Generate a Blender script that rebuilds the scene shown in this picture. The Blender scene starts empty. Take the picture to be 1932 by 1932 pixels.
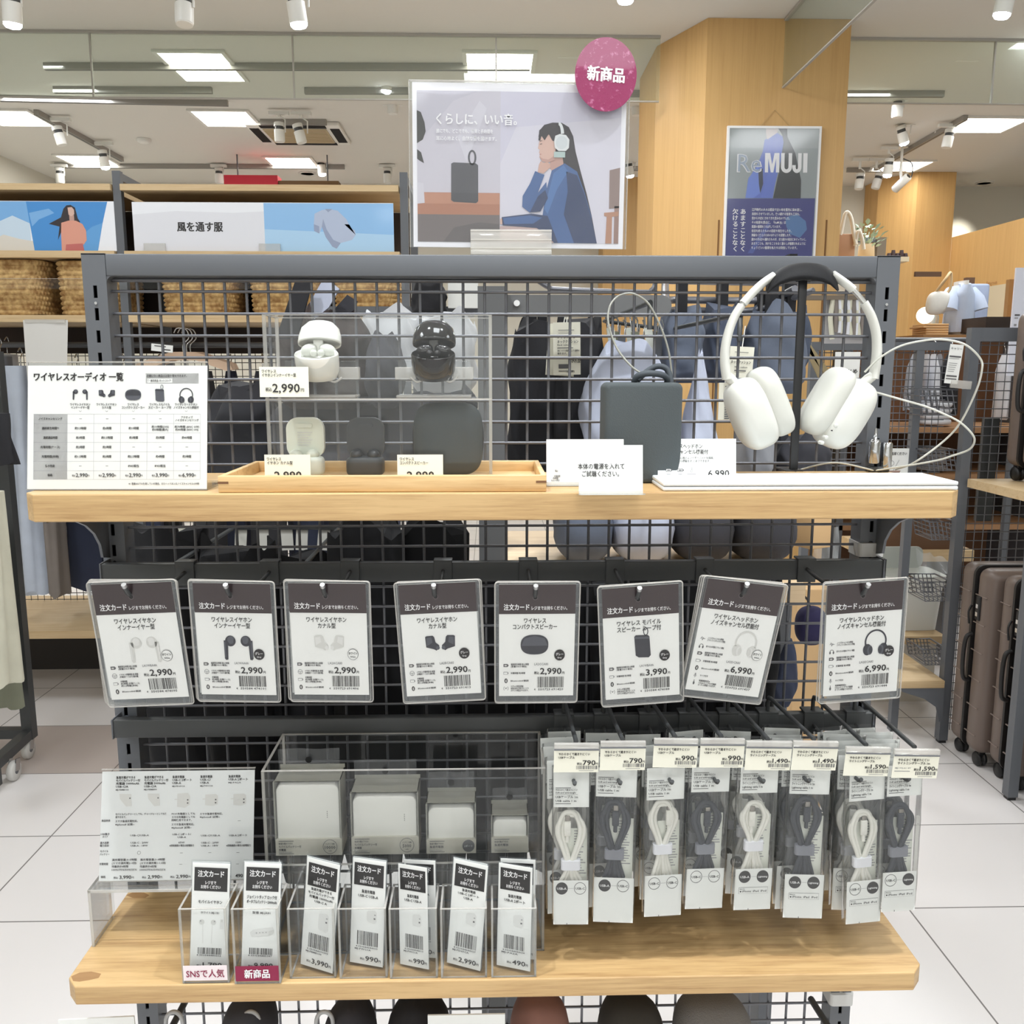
import bpy, bmesh, math, random
from mathutils import Vector, Matrix, Euler
random.seed(7)
SC = bpy.context.scene
COL = SC.collection
R = math.radians
PI = math.pi
# ---------------------------------------------------------------- camera
FPX, EYE = 1680.0, 1.49                      # focal length in pixels of the 1932 px frame, eye height in metres
PITCH, YAW = math.atan(271 / 1680.0), R(1.43)
cam_d = bpy.data.cameras.new('camera')
cam_d.sensor_width = 36.0
cam_d.lens = 36.0 * FPX / 1932.0
cam_d.clip_start, cam_d.clip_end = 0.02, 60
cam = bpy.data.objects.new('camera', cam_d)
COL.objects.link(cam)
cam.location = (0, 0, EYE)
cam.rotation_euler = (PI / 2 - PITCH, 0, -YAW)
SC.camera = cam
# ---------------------------------------------------------------- world, exposure
SC.view_settings.view_transform = 'Standard'
SC.view_settings.look = 'None'
SC.view_settings.exposure = 0.11
SC.view_settings.gamma = 1.0
SC.view_settings.use_curve_mapping = False
W = bpy.data.worlds.new('world')
SC.world = W
W.use_nodes = True
W.node_tree.nodes['Background'].inputs[0].default_value = (0.95, 0.97, 1.0, 1)
W.node_tree.nodes['Background'].inputs[1].default_value = 0.22
# ---------------------------------------------------------------- ceiling light panels outside the picture, plus added fill lights
def area(name, loc, sx, sy, power, col=(0.935, 0.972, 1.0), rot=(0, 0, 0)):
    l = bpy.data.lights.new(name, 'AREA')
    l.shape = 'RECTANGLE'; l.size = sx; l.size_y = sy; l.energy = power; l.color = col
    o = bpy.data.objects.new(name, l); COL.objects.link(o); o.location = loc; o.rotation_euler = rot
    return o
area('ceiling_panel_and_fill_light', (0.15, 0.15, 3.26), 0.6, 0.6, 12)
for x, y in ((-1.9, 0.2), (2.2, 0.2), (-1.9, 2.6), (0.15, 2.4), (2.2, 2.6)):
    area('ceiling_panel_and_fill_light', (x, y, 3.26), 0.6, 0.6, 17)
for x, y in ((-1.9, -1.6), (0.15, -1.6), (2.2, -1.6), (-1.0, -3.2), (1.2, -3.2)):
    area('ceiling_panel_and_fill_light', (x, y, 3.26), 0.6, 0.6, 18)
for x, y in ((-2.9, 6.1), (0.2, 4.3), (3.3, 5.5), (2.3, 6.5)):  # added fill to brighten the back of the store, not set at real panels
    area('ceiling_panel_and_fill_light', (x, y, 3.28), 0.7, 0.7, 34)
area('aisle_fill', (0, -4.2, 1.6), 7.0, 2.9, 27, rot=(PI / 2, 0, 0))  # added front fill behind the camera, in place of bounce from floor and walls
for x, y, e in ((-0.55, 0.52, 90), (0.62, 0.50, 90)):               # track spots above the front of the rack
    l = bpy.data.lights.new('track_spot', 'SPOT'); l.energy = e; l.spot_size = R(52); l.spot_blend = 0.7; l.shadow_soft_size = 0.03; l.color = (0.935, 0.972, 1.0)
    o = bpy.data.objects.new('track_spot', l); COL.objects.link(o); o.location = (x, y, 3.15)
    o.rotation_euler = (Vector((x * .6, 0.85, 0.8)) - Vector((x, y, 3.15))).to_track_quat('-Z', 'Y').to_euler()

# ---------------------------------------------------------------- pixel <-> place helpers (a pixel plus a real distance gives a real point)
_c, _s, _cy, _sy = math.cos(PITCH), math.sin(PITCH), math.cos(YAW), math.sin(YAW)
FW = Vector((_sy * _c, _cy * _c, -_s)); RT = Vector((_cy, -_sy, 0)); UP = Vector((_sy * _s, _cy * _s, _c))
def ray(x, y): return FW + RT * ((x - 966) / FPX) + UP * ((966 - y) / FPX)
def PY(x, y, Y):
    r = ray(x, y); t = Y / r.y
    return Vector((r.x * t, Y, EYE + r.z * t))
def PZ(x, y, Z):
    r = ray(x, y); t = (Z - EYE) / r.z
    return Vector((r.x * t, r.y * t, Z))
def PX(x, y, X):
    r = ray(x, y); t = X / r.x
    return Vector((X, r.y * t, EYE + r.z * t))
def mpp(p): return (Vector(p) - Vector((0, 0, EYE))).dot(FW) / FPX   # metres per pixel at a point

# ---------------------------------------------------------------- materials
MATS = {}
def s2l(c):
    c = c / 255.0
    return c / 12.92 if c <= 0.04045 else ((c + 0.055) / 1.055) ** 2.4
def rgba(rgb): return tuple(s2l(v) for v in rgb) + (1,)
def newmat(name):
    m = bpy.data.materials.new(name); m.use_nodes = True
    nt = m.node_tree
    return m, nt, nt.nodes['Principled BSDF']
def N(nt, typ, **kw):
    n = nt.nodes.new(typ)
    for k, v in kw.items():
        if k in n.inputs: n.inputs[k].default_value = v
        else: setattr(n, k, v)
    return n
def mat(name, rgb=(200, 200, 200), rough=0.5, metal=0.0, bump=0.0, bscale=200, emit=0, var=0.0, vscale=8, coat=0.0, spec=0.5, sheen=0, stretch=None):
    if name in MATS: return MATS[name]
    m, nt, b = newmat(name)
    b.inputs['Base Color'].default_value = rgba(rgb)
    b.inputs['Roughness'].default_value = rough
    b.inputs['Metallic'].default_value = metal
    b.inputs['Specular IOR Level'].default_value = spec
    if coat: b.inputs['Coat Weight'].default_value = coat; b.inputs['Coat Roughness'].default_value = 0.08
    if sheen: b.inputs['Sheen Weight'].default_value = sheen
    if emit:
        b.inputs['Emission Color'].default_value = rgba(rgb); b.inputs['Emission Strength'].default_value = emit
    if bump or var:
        tc = N(nt, 'ShaderNodeTexCoord')
        src = tc.outputs['Object']
        if stretch:
            mp = N(nt, 'ShaderNodeMapping', Scale=stretch); nt.links.new(src, mp.inputs[0]); src = mp.outputs[0]
    if var:
        n = N(nt, 'ShaderNodeTexNoise', Scale=vscale, Detail=4.0)
        nt.links.new(src, n.inputs['Vector'])
        mx = N(nt, 'ShaderNodeMix', data_type='RGBA')
        mx.inputs[6].default_value = rgba(tuple(max(0, v * (1 - var)) for v in rgb)); mx.inputs[7].default_value = rgba(tuple(min(255, v * (1 + var)) for v in rgb))
        nt.links.new(n.outputs[0], mx.inputs[0]); nt.links.new(mx.outputs[2], b.inputs['Base Color'])
    if bump:
        n2 = N(nt, 'ShaderNodeTexNoise', Scale=bscale, Detail=3.0)
        nt.links.new(src, n2.inputs['Vector'])
        bp = N(nt, 'ShaderNodeBump', Strength=bump, Distance=0.002)
        nt.links.new(n2.outputs[0], bp.inputs['Height']); nt.links.new(bp.outputs[0], b.inputs['Normal'])
    MATS[name] = m
    return m
def wood(name, light, dark, axis='x', scale=1.0, rough=0.45, contrast=0.5):
    if name in MATS: return MATS[name]
    m, nt, b = newmat(name)
    tc = N(nt, 'ShaderNodeTexCoord')
    sc = {'x': (1.6, 26, 42), 'z': (26, 26, 0.9), 'y': (26, 1.6, 26)}[axis]
    mp = N(nt, 'ShaderNodeMapping', Scale=tuple(v * scale for v in sc))
    nt.links.new(tc.outputs['Object'], mp.inputs[0])
    n1 = N(nt, 'ShaderNodeTexNoise', Scale=2.2, Detail=5.0, Roughness=0.6, Distortion=0.7)
    n2 = N(nt, 'ShaderNodeTexNoise', Scale=9.0, Detail=4.0, Roughness=0.7)
    nt.links.new(mp.outputs[0], n1.inputs['Vector']); nt.links.new(mp.outputs[0], n2.inputs['Vector'])
    mx = N(nt, 'ShaderNodeMix', data_type='FLOAT'); mx.inputs[0].default_value = 0.4
    nt.links.new(n1.outputs[0], mx.inputs[2]); nt.links.new(n2.outputs[0], mx.inputs[3])
    cr = N(nt, 'ShaderNodeValToRGB')
    mid = tuple((a * 0.7 + c * 0.3) for a, c in zip(light, dark))
    e = cr.color_ramp.elements
    e[0].position = 0.5 - contrast * 0.35; e[0].color = rgba(dark)
    e[1].position = 0.5 + contrast * 0.12; e[1].color = rgba(light)
    q = e.new(0.5 - contrast * 0.1); q.color = rgba(mid)
    nt.links.new(mx.outputs[0], cr.inputs[0]); nt.links.new(cr.outputs[0], b.inputs['Base Color'])
    b.inputs['Roughness'].default_value = rough
    MATS[name] = m
    return m
def clear(name, tint=(245, 248, 250), alpha=0.06, rough=0.03, gloss=0.55, body=(235, 240, 242)):
    """thin clear plastic: mostly see-through, mirror-like towards grazing angles, a little milky body"""
    if name in MATS: return MATS[name]
    m, nt, b = newmat(name)
    nt.nodes.remove(b)
    out = nt.nodes['Material Output']
    tr = N(nt, 'ShaderNodeBsdfTransparent', Color=rgba(tint))
    gl = N(nt, 'ShaderNodeBsdfGlossy', Roughness=rough)
    df = N(nt, 'ShaderNodeBsdfDiffuse', Color=rgba(body))
    lw = N(nt, 'ShaderNodeLayerWeight', Blend=0.25)
    mu = N(nt, 'ShaderNodeMath', operation='MULTIPLY_ADD'); mu.inputs[1].default_value = gloss; mu.inputs[2].default_value = 0.022
    nt.links.new(lw.outputs['Fresnel'], mu.inputs[0])
    m1 = N(nt, 'ShaderNodeMixShader'); m1.inputs[0].default_value = alpha
    nt.links.new(tr.outputs[0], m1.inputs[1]); nt.links.new(df.outputs[0], m1.inputs[2])
    m2 = N(nt, 'ShaderNodeMixShader')
    nt.links.new(mu.outputs[0], m2.inputs[0]); nt.links.new(m1.outputs[0], m2.inputs[1]); nt.links.new(gl.outputs[0], m2.inputs[2])
    nt.links.new(m2.outputs[0], out.inputs[0])
    MATS[name] = m
    return m

# ---------------------------------------------------------------- text outlines (built-in font), cached
_TX = {}
def glyphs(s, bold, res):
    k = (s, bold, res)
    if k not in _TX:
        cu = bpy.data.curves.new('t', 'FONT'); cu.body = s; cu.offset = bold; cu.resolution_u = res; cu.size = 1
        o = bpy.data.objects.new('t', cu)
        me = o.to_mesh()
        vs = [(v.co.x, v.co.y) for v in me.vertices]; fs = [tuple(p.vertices) for p in me.polygons]
        o.to_mesh_clear(); bpy.data.objects.remove(o); bpy.data.curves.remove(cu)
        if vs: bb = (min(v[0] for v in vs), max(v[0] for v in vs), min(v[1] for v in vs), max(v[1] for v in vs))
        else: bb = (0, 1, 0, 1)
        _TX[k] = (vs, fs, bb)
    return _TX[k]

# ---------------------------------------------------------------- mesh builder
class MB:
    def __init__(s):
        s.v = []; s.f = []; s.mi = []; s.sm = []; s.mats = []; s.T = None
        s.k = 1.0; s.kv = 1.0; s.ou = 0; s.ov = 0; s.d = 0.0
    def add(s, vs, fs, m, smooth=False):
        if m not in s.mats: s.mats.append(m)
        i = s.mats.index(m); n = len(s.v)
        if s.T is not None: vs = [tuple(s.T @ Vector(v)) for v in vs]
        s.v.extend(tuple(v) for v in vs)
        for f in fs: s.f.append(tuple(a + n for a in f)); s.mi.append(i); s.sm.append(smooth)
        return s
    def box(s, x0, x1, y0, y1, z0, z1, m, bev=0, seg=2):
        if bev <= 0:
            vs = [(x, y, z) for z in (z0, z1) for y in (y0, y1) for x in (x0, x1)]
            fs = [(0, 2, 3, 1), (4, 5, 7, 6), (0, 1, 5, 4), (2, 6, 7, 3), (0, 4, 6, 2), (1, 3, 7, 5)]
            return s.add(vs, fs, m)
        bm = bmesh.new(); bmesh.ops.create_cube(bm, size=1)
        for v in bm.verts: v.co = ((x0 + x1) / 2 + v.co.x * (x1 - x0), (y0 + y1) / 2 + v.co.y * (y1 - y0), (z0 + z1) / 2 + v.co.z * (z1 - z0))
        bmesh.ops.bevel(bm, geom=list(bm.edges), offset=bev, segments=seg, profile=0.5, affect='EDGES')
        return s.bm(bm, m, seg > 1)
    def bm(s, bm, m, smooth=False):
        bm.verts.index_update()
        s.add([tuple(v.co) for v in bm.verts], [tuple(v.index for v in f.verts) for f in bm.faces], m, smooth)
        bm.free(); return s
    def prism(s, pts, a0, a1, m, axis='y', smooth=False):
        """outline pts (two numbers each) swept along an axis: y -> pts are (x,z); x -> (y,z); z -> (x,y)"""
        n = len(pts)
        def at(p, a): return {'y': (p[0], a, p[1]), 'x': (a, p[0], p[1]), 'z': (p[0], p[1], a)}[axis]
        vs = [at(p, a0) for p in pts] + [at(p, a1) for p in pts]
        s.add(vs, [tuple(range(n)), tuple(range(2 * n - 1, n - 1, -1))], m)
        s.add(vs, [(i, i + n, (i + 1) % n + n, (i + 1) % n) for i in range(n)], m, smooth)
        return s
    def tube(s, pts, r, m, n=8, closed=False, caps=True, flat=None):
        """round bar through pts; r a number or one per point; flat=(a,b) squashes the section"""
        P = [Vector(p) for p in pts]; N_ = len(P)
        rs = r if isinstance(r, (list, tuple)) else [r] * N_
        tg = []
        for i in range(N_):
            a = P[(i - 1) % N_] if (closed or i > 0) else P[i]
            b = P[(i + 1) % N_] if (closed or i < N_ - 1) else P[i]
            t = (b - a); tg.append(t.normalized() if t.length > 1e-9 else Vector((0, 0, 1)))
        u = tg[0].orthogonal().normalized()
        if abs(tg[0].y) < 0.9:
            u = (Vector((0, 1, 0)) - tg[0] * tg[0].y).normalized()
        vs = []
        fa, fb = flat or (1, 1)
        for i in range(N_):
            u = (u - tg[i] * u.dot(tg[i]))
            u = u.normalized() if u.length > 1e-6 else tg[i].orthogonal().normalized()
            w = tg[i].cross(u)
            for j in range(n):
                a = 2 * PI * j / n
                vs.append(P[i] + u * (math.cos(a) * rs[i] * fa) + w * (math.sin(a) * rs[i] * fb))
        fs = []
        for i in range(N_ if closed else N_ - 1):
            for j in range(n):
                a = i * n + j; b = i * n + (j + 1) % n; c = ((i + 1) % N_) * n
                fs.append((a, b, c + (j + 1) % n, c + j))
        s.add(vs, fs, m, n > 4)
        if caps and not closed:
            s.add(vs[:n], [tuple(range(n - 1, -1, -1))], m); s.add(vs[-n:], [tuple(range(n))], m)
        return s
    def bar(s, a, b, w, h, m):
        """rectangular bar between two points"""
        a = Vector(a); b = Vector(b); t = (b - a).normalized()
        u = Vector((0, 0, 1)) if abs(t.z) < 0.9 else Vector((0, 1, 0))
        v = t.cross(u).normalized(); u = v.cross(t).normalized()
        vs = [p + v * (i * w / 2) + u * (j * h / 2) for p in (a, b) for i, j in ((-1, -1), (1, -1), (1, 1), (-1, 1))]
        return s.add(vs, [(3, 2, 1, 0), (4, 5, 6, 7), (0, 1, 5, 4), (1, 2, 6, 5), (2, 3, 7, 6), (3, 0, 4, 7)], m)
    def lathe(s, prof, m, n=24, o=(0, 0, 0), axis='z', smooth=True, sx=1, sy=1):
        vs = []; k = len(prof)
        for r, z in prof:
            for j in range(n):
                a = 2 * PI * j / n; x, y = math.cos(a) * r * sx, math.sin(a) * r * sy
                p = {'z': (x, y, z), 'y': (x, z, y), 'x': (z, x, y)}[axis]
                vs.append((p[0] + o[0], p[1] + o[1], p[2] + o[2]))
        fs = [(i * n + j, i * n + (j + 1) % n, (i + 1) * n + (j + 1) % n, (i + 1) * n + j) for i in range(k - 1) for j in range(n)]
        s.add(vs, fs, m, smooth)
        if prof[0][0] > 1e-6: s.add(vs[:n], [tuple(range(n - 1, -1, -1))], m)
        if prof[-1][0] > 1e-6: s.add(vs[-n:], [tuple(range(n))], m)
        return s
    def ell(s, o, r, m, e1=1.0, e2=1.0, nu=28, nv=16, fn=None):
        """superellipsoid centre o, half sizes r; e<1 squarer; fn(x,y,z in -1..1) may displace"""
        def sp(c, e): return math.copysign(abs(c) ** e, c)
        vs = []
        for i in range(nv + 1):
            p = -PI / 2 + PI * i / nv
            for j in range(nu):
                t = 2 * PI * j / nu
                x, y, z = sp(math.cos(p), e1) * sp(math.cos(t), e2), sp(math.cos(p), e1) * sp(math.sin(t), e2), sp(math.sin(p), e1)
                if fn: x, y, z = fn(x, y, z)
                vs.append((o[0] + x * r[0], o[1] + y * r[1], o[2] + z * r[2]))
        fs = [(i * nu + j, i * nu + (j + 1) % nu, (i + 1) * nu + (j + 1) % nu, (i + 1) * nu + j) for i in range(nv) for j in range(nu)]
        return s.add(vs, fs, m, True)
    def grid(s, fn, nu, nv, m, closed_u=False, smooth=True):
        """surface fn(u,v), u,v in 0..1"""
        cu = nu if closed_u else nu + 1
        vs = [fn(i / nu, j / nv) for j in range(nv + 1) for i in range(cu)]
        fs = [(j * cu + i, j * cu + (i + 1) % cu, (j + 1) * cu + (i + 1) % cu, (j + 1) * cu + i) for j in range(nv) for i in range(nu)]
        return s.add(vs, fs, m, smooth)
    # ---- printed matter on a face that looks towards -y; design units u right, v down
    def flat(s, k, ou=0, ov=0, d=0.0, kv=None): s.k, s.ou, s.ov, s.d, s.kv = k, ou, ov, d, kv or k; return s
    def uv(s, u, v, l=0): return ((u - s.ou) * s.k, -s.d - l * 0.00018, -(v - s.ov) * s.kv)
    def poly(s, pts, m, l=1): return s.add([s.uv(u, v, l) for u, v in pts], [tuple(range(len(pts)))], m)
    def rect(s, u0, v0, u1, v1, m, l=1): return s.poly([(u0, v1), (u1, v1), (u1, v0), (u0, v0)], m, l)
    def circ(s, u, v, r, m, l=1, n=28, rv=None): return s.poly([(u + r * math.cos(2 * PI * i / n), v - (rv or r) * math.sin(2 * PI * i / n)) for i in range(n)], m, l)
    def ring(s, u, v, r, t, m, l=1, n=28, a0=0, a1=360, rv=None):
        k = n + 1; rv = rv or r; vs = []
        for i in range(k):
            a = R(a0 + (a1 - a0) * i / n)
            vs.append(s.uv(u + r * math.cos(a), v - rv * math.sin(a), l)); vs.append(s.uv(u + (r - t) * math.cos(a), v - (rv - t) * math.sin(a), l))
        return s.add(vs, [(2 * i, 2 * i + 2, 2 * i + 3, 2 * i + 1) for i in range(n)], m)
    def stroke(s, pts, t, m, l=1):
        for (a, b), (c, d) in zip(pts[:-1], pts[1:]):
            L = math.hypot(c - a, d - b) or 1; nx, ny = -(d - b) / L * t / 2, (c - a) / L * t / 2
            s.poly([(a + nx, b + ny), (c + nx, d + ny), (c - nx, d - ny), (a - nx, b - ny)], m, l)
        return s
    def txt(s, t, u, v, h, m, w=None, al='l', bold=0.012, l=2, res=2):
        """one line, h about the height of a full character, v its middle, w the width to fill"""
        fat = max(0, bold - .008); vs, fs, bb = glyphs(t, min(bold, .008), res)
        k = h / 0.92; kx = k
        if w: kx = w / (bb[1] - bb[0])
        W_ = (bb[1] - bb[0]) * kx
        x0 = u - {'l': 0, 'c': W_ / 2, 'r': W_}[al] - bb[0] * kx
        for j, (dx, dy) in enumerate(((0, 0),) if fat <= 0 else ((-fat, 0), (fat, 0), (0, fat * .7))):
            s.add([s.uv(x0 + a * kx + dx * k, v - (b - 0.36) * k + dy * k, l + j * .3) for a, b in vs], fs, m)
        return s
    def code(s, u0, v0, u1, v1, m, seed=1, n=30, l=1):
        rd = random.Random(seed); u = u0; W_ = (u1 - u0); unit = W_ / (n * 3.1)
        while u < u1 - unit:
            a = unit * rd.choice((1, 1, 2, 3)); b = unit * rd.choice((1, 1, 2, 2))
            s.rect(u, v0, min(u + a, u1), v1, m, l); u += a + b
        return s
    def obj(s, name, parent=None, loc=None, rot=None):
        me = bpy.data.meshes.new(name)
        me.from_pydata(s.v, [], s.f)
        for m in s.mats: me.materials.append(m)
        me.polygons.foreach_set('material_index', s.mi)
        me.polygons.foreach_set('use_smooth', s.sm)
        me.update()
        o = bpy.data.objects.new(name, me); COL.objects.link(o)
        if parent: o.parent = parent
        if loc is not None: o.location = loc
        if rot is not None: o.rotation_euler = rot
        return o
def tag(o, label=None, cat=None, group=None, kind=None):
    if label: o['label'] = label
    if cat: o['category'] = cat
    if group: o['group'] = group
    if kind: o['kind'] = kind
    return o
def thing(name, label, cat, loc=(0, 0, 0), rot=(0, 0, 0), group=None):
    o = bpy.data.objects.new(name, None); COL.objects.link(o)
    o.empty_display_size = 0.02; o.location = loc; o.rotation_euler = rot
    return tag(o, label, cat, group)
def struct(mb, name, loc=None): return tag(mb.obj(name, None, loc), kind='structure')
def dup(o, loc=None, rot=None, label=None, group=None):
    def rec(a, p):
        b = a.copy(); COL.objects.link(b)
        if p: b.parent = p; b.matrix_parent_inverse = a.matrix_parent_inverse
        for ch in [c for c in list(bpy.data.objects) if c.parent == a]: rec(ch, b)
        return b
    r = rec(o, None)
    if loc is not None: r.location = loc
    if rot is not None: r.rotation_euler = rot
    if label: r['label'] = label
    if group: r['group'] = group
    return r
def rrect(w, h, r, n=5, cx=0, cy=0):
    pts = []
    for sx, sy, a0 in ((1, 1, 0), (-1, 1, 90), (-1, -1, 180), (1, -1, 270)):
        for i in range(n + 1):
            a = R(a0 + 90 * i / n); pts.append((cx + sx * (w / 2 - r) + r * math.cos(a), cy + sy * (h / 2 - r) + r * math.sin(a)))
    return pts
def smooth_path(pts, n=8, closed=False):
    """Catmull-Rom through pts"""
    P = [Vector(p) for p in pts]; out = []; L = len(P)
    for i in range(L if closed else L - 1):
        g = (lambda k: P[k % L]) if closed else (lambda k: P[max(0, min(L - 1, k))])
        a, b, c, d = g(i - 1), g(i), g(i + 1), g(i + 2)
        for j in range(n):
            t = j / n
            out.append(0.5 * ((2 * b) + (c - a) * t + (2 * a - 5 * b + 4 * c - d) * t * t + (3 * b - a - 3 * c + d) * t ** 3))
    if not closed: out.append(P[-1])
    return out
# ---------------------------------------------------------------- common materials
OAK = wood('oak', (206, 172, 122), (146, 108, 66), 'x', 1.0, 0.42, 0.6)
OAKFAR = wood('oak_far', (208, 182, 142), (186, 154, 110), 'x', 0.7, 0.5, 0.5)
OAKV = wood('oak_veneer', (208, 168, 110), (188, 146, 90), 'z', 0.5, 0.5, 0.7)
GREY = mat('grey_metal', (96, 99, 104), 0.42, 0.0, spec=0.5)
WIRE = mat('wire_grey', (104, 105, 110), 0.35, 0.35)
DARK = mat('dark_metal', (62, 64, 65), 0.45)
BLK = mat('black_plastic', (24, 24, 26), 0.4)
BLKG = mat('black_gloss', (20, 20, 22), 0.08, coat=0.6)
VOID = mat('void', (10, 10, 11), 0.9)
WHT = mat('white_plastic', (238, 238, 232), 0.35)
PAPER = mat('paper', (240, 241, 238), 0.6)
CREAM = mat('cream_paper', (236, 234, 218), 0.6)
INK = mat('ink', (44, 42, 43), 0.6)
INK2 = mat('ink_soft', (96, 95, 97), 0.6)
INK3 = mat('ink_pale', (150, 150, 152), 0.6)
HEAD = mat('header_ink', (56, 44, 46), 0.35)
PWHITE = mat('print_white', (246, 246, 246), 0.6)
CHROME = mat('chrome', (200, 202, 204), 0.18, 1.0)
ACR = clear('acrylic', (252, 253, 253), 0.018)
ACRE = clear('acrylic_edge', (248, 248, 246), 0.3, gloss=0.6, body=(250, 246, 240))
FILM = clear('film', (253, 253, 253), 0.0, 0.05, 0.35)
# ================================================================ the setting
CEIL = 3.3
m, nt, b = newmat('floor_tile')
tc = N(nt, 'ShaderNodeTexCoord'); mp = N(nt, 'ShaderNodeMapping', Location=(1.42, -2.2527, 0))
nt.links.new(tc.outputs['Object'], mp.inputs[0])
br = N(nt, 'ShaderNodeTexBrick', offset=0.0, squash=1.0)
br.inputs['Color1'].default_value = rgba((233, 229, 228)); br.inputs['Color2'].default_value = rgba((229, 226, 225)); br.inputs['Mortar'].default_value = rgba((128, 124, 122))
br.inputs['Scale'].default_value = 1.0; br.inputs['Mortar Size'].default_value = 0.0024; br.inputs['Brick Width'].default_value = 0.646; br.inputs['Row Height'].default_value = 0.454
br.inputs['Mortar Smooth'].default_value = 0.1; br.inputs['Bias'].default_value = 0.0
nt.links.new(mp.outputs[0], br.inputs['Vector'])
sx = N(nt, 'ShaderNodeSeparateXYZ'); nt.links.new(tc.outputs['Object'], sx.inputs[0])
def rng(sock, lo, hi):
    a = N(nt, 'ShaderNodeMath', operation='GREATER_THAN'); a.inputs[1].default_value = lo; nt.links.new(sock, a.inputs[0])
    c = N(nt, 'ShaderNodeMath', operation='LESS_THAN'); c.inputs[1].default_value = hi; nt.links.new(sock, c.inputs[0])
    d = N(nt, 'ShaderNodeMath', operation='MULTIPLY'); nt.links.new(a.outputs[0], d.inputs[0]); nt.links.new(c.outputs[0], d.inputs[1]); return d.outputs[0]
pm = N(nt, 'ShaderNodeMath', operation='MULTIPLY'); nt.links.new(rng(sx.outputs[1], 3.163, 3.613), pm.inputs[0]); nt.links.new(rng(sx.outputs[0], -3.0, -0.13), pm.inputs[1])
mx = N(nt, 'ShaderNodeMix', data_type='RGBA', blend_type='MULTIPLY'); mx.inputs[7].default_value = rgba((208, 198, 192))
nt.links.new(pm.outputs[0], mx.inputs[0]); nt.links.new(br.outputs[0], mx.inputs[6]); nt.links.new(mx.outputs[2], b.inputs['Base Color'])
b.inputs['Roughness'].default_value = 0.32
FLOOR = m
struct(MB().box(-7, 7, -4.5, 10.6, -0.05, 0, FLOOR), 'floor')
CEILM = mat('ceiling_paint', (220, 217, 210), 0.9, var=0.015, vscale=0.6)
struct(MB().box(-7, 7, -4.5, 10.6, CEIL, CEIL + 0.05, CEILM), 'ceiling')
WALLP = mat('wall_paint', (214, 211, 200), 0.9)
struct(MB().box(-7, 7, 9.27, 9.37, 0, CEIL, WALLP), 'wall_back')
struct(MB().box(-4.3, -4.2, -4.5, 9.27, 0, CEIL, WALLP), 'wall_left')
struct(MB().box(6.4, 6.5, -4.5, 10.0, 0, CEIL, WALLP), 'wall_right')
struct(MB().box(-7, 7, -4.5, -4.4, 0, CEIL, WALLP), 'wall_front')

# --- big wood clad pillar with the poster
PILY = 4.98
p0 = PY(1336, 33, PILY); p1 = PY(1607, 40, PILY)
pil = MB()
pil.prism([(p0.x, PILY), (p1.x, PILY), (p1.x, PILY + 1.0), (p0.x - 0.19, PILY + 1.0), (p0.x - 0.19, PILY + 0.42)], 0, CEIL - 0.001, OAKV, 'z')
struct(pil, 'trim_1')
bpy.data.objects['trim_1'].name = 'wall_pillar'
SEAM = mat('seam', (120, 82, 40), 0.6)
for xx in (1354, 1556):
    q = PY(xx, 480, PILY)
    o = struct(MB().box(q.x - 0.004, q.x + 0.004, PILY - 0.003, PILY, 0, PY(xx, 415, PILY).z, SEAM), 'trim_2')
# --- far wood pillar left of it
FY = 8.9
q0 = PY(1140, 337, FY); q1 = PY(1246, 337, FY)
struct(MB().box(q0.x, q1.x, FY, 9.268, 0, CEIL - 0.001, OAKV), 'wall_far_pillar')
# --- far right wood pillar
RY = 8.6
q0 = PY(1732, 340, RY); q1 = PY(1804, 340, RY)
struct(MB().prism([(q0.x, RY), (q1.x, RY), (q1.x, 9.268), (q0.x - 0.22, 9.268), (q0.x - 0.22, RY + 0.35)], 0, CEIL - 0.001, OAKV, 'z'), 'wall_right_pillar')
# --- wood partition of the fitting rooms: runs towards the viewer from the right pillar
fa = PY(1796, 448, 8.6); FX = fa.x
fz = fa.z
fb = PZ(1932, 411, fz)
part = MB()
ex = fb.x + (fb.x - fa.x) * 0.4
part.prism([(fa.x, 8.6), (fa.x + 0.05, 8.65), (ex + 0.05, 8.6 - (8.6 - fb.y) * 1.4), (ex, 8.55 - (8.6 - fb.y) * 1.4)], 0, fz, OAKV, 'z')
struct(part, 'wall_partition')
# --- glass smoke barriers hanging from the ceiling
SMK = clear('smoke_glass', (244, 248, 244), 0.05, 0.02, 0.35, (220, 226, 220))
BY = 5.24
zb = PY(900, 188, BY).z
RAIL = mat('barrier_rail', (176, 173, 166), 0.5)
def barrier(name, x0, x1):
    g = MB(); g.box(x0, x1, BY, BY + 0.008, zb, CEIL - 0.012, SMK); struct(g, name)
    r = MB(); r.box(x0, x1, BY - 0.006, BY + 0.014, CEIL - 0.014, CEIL - 0.001, RAIL); r.box(x0, x1, BY - 0.004, BY + 0.012, zb - 0.006, zb, RAIL)
    for px in (172, 553, 936, 1876):
        q = PY(px, 120, BY)
        if x0 < q.x < x1: r.box(q.x - 0.004, q.x + 0.004, BY - 0.003, BY + 0.011, zb, CEIL - 0.014, RAIL)
    struct(r, name.replace('window', 'trim'))
barrier('window_1', -4.19, p0.x - 0.20)
barrier('window_2', p1.x + 0.01, 6.3)
qb = PY(1478, 160, PILY - 0.02)
g = MB(); g.box(qb.x, qb.x + 0.008, 0.5, PILY - 0.005, zb, CEIL - 0.012, SMK); struct(g, 'window_3')
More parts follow.
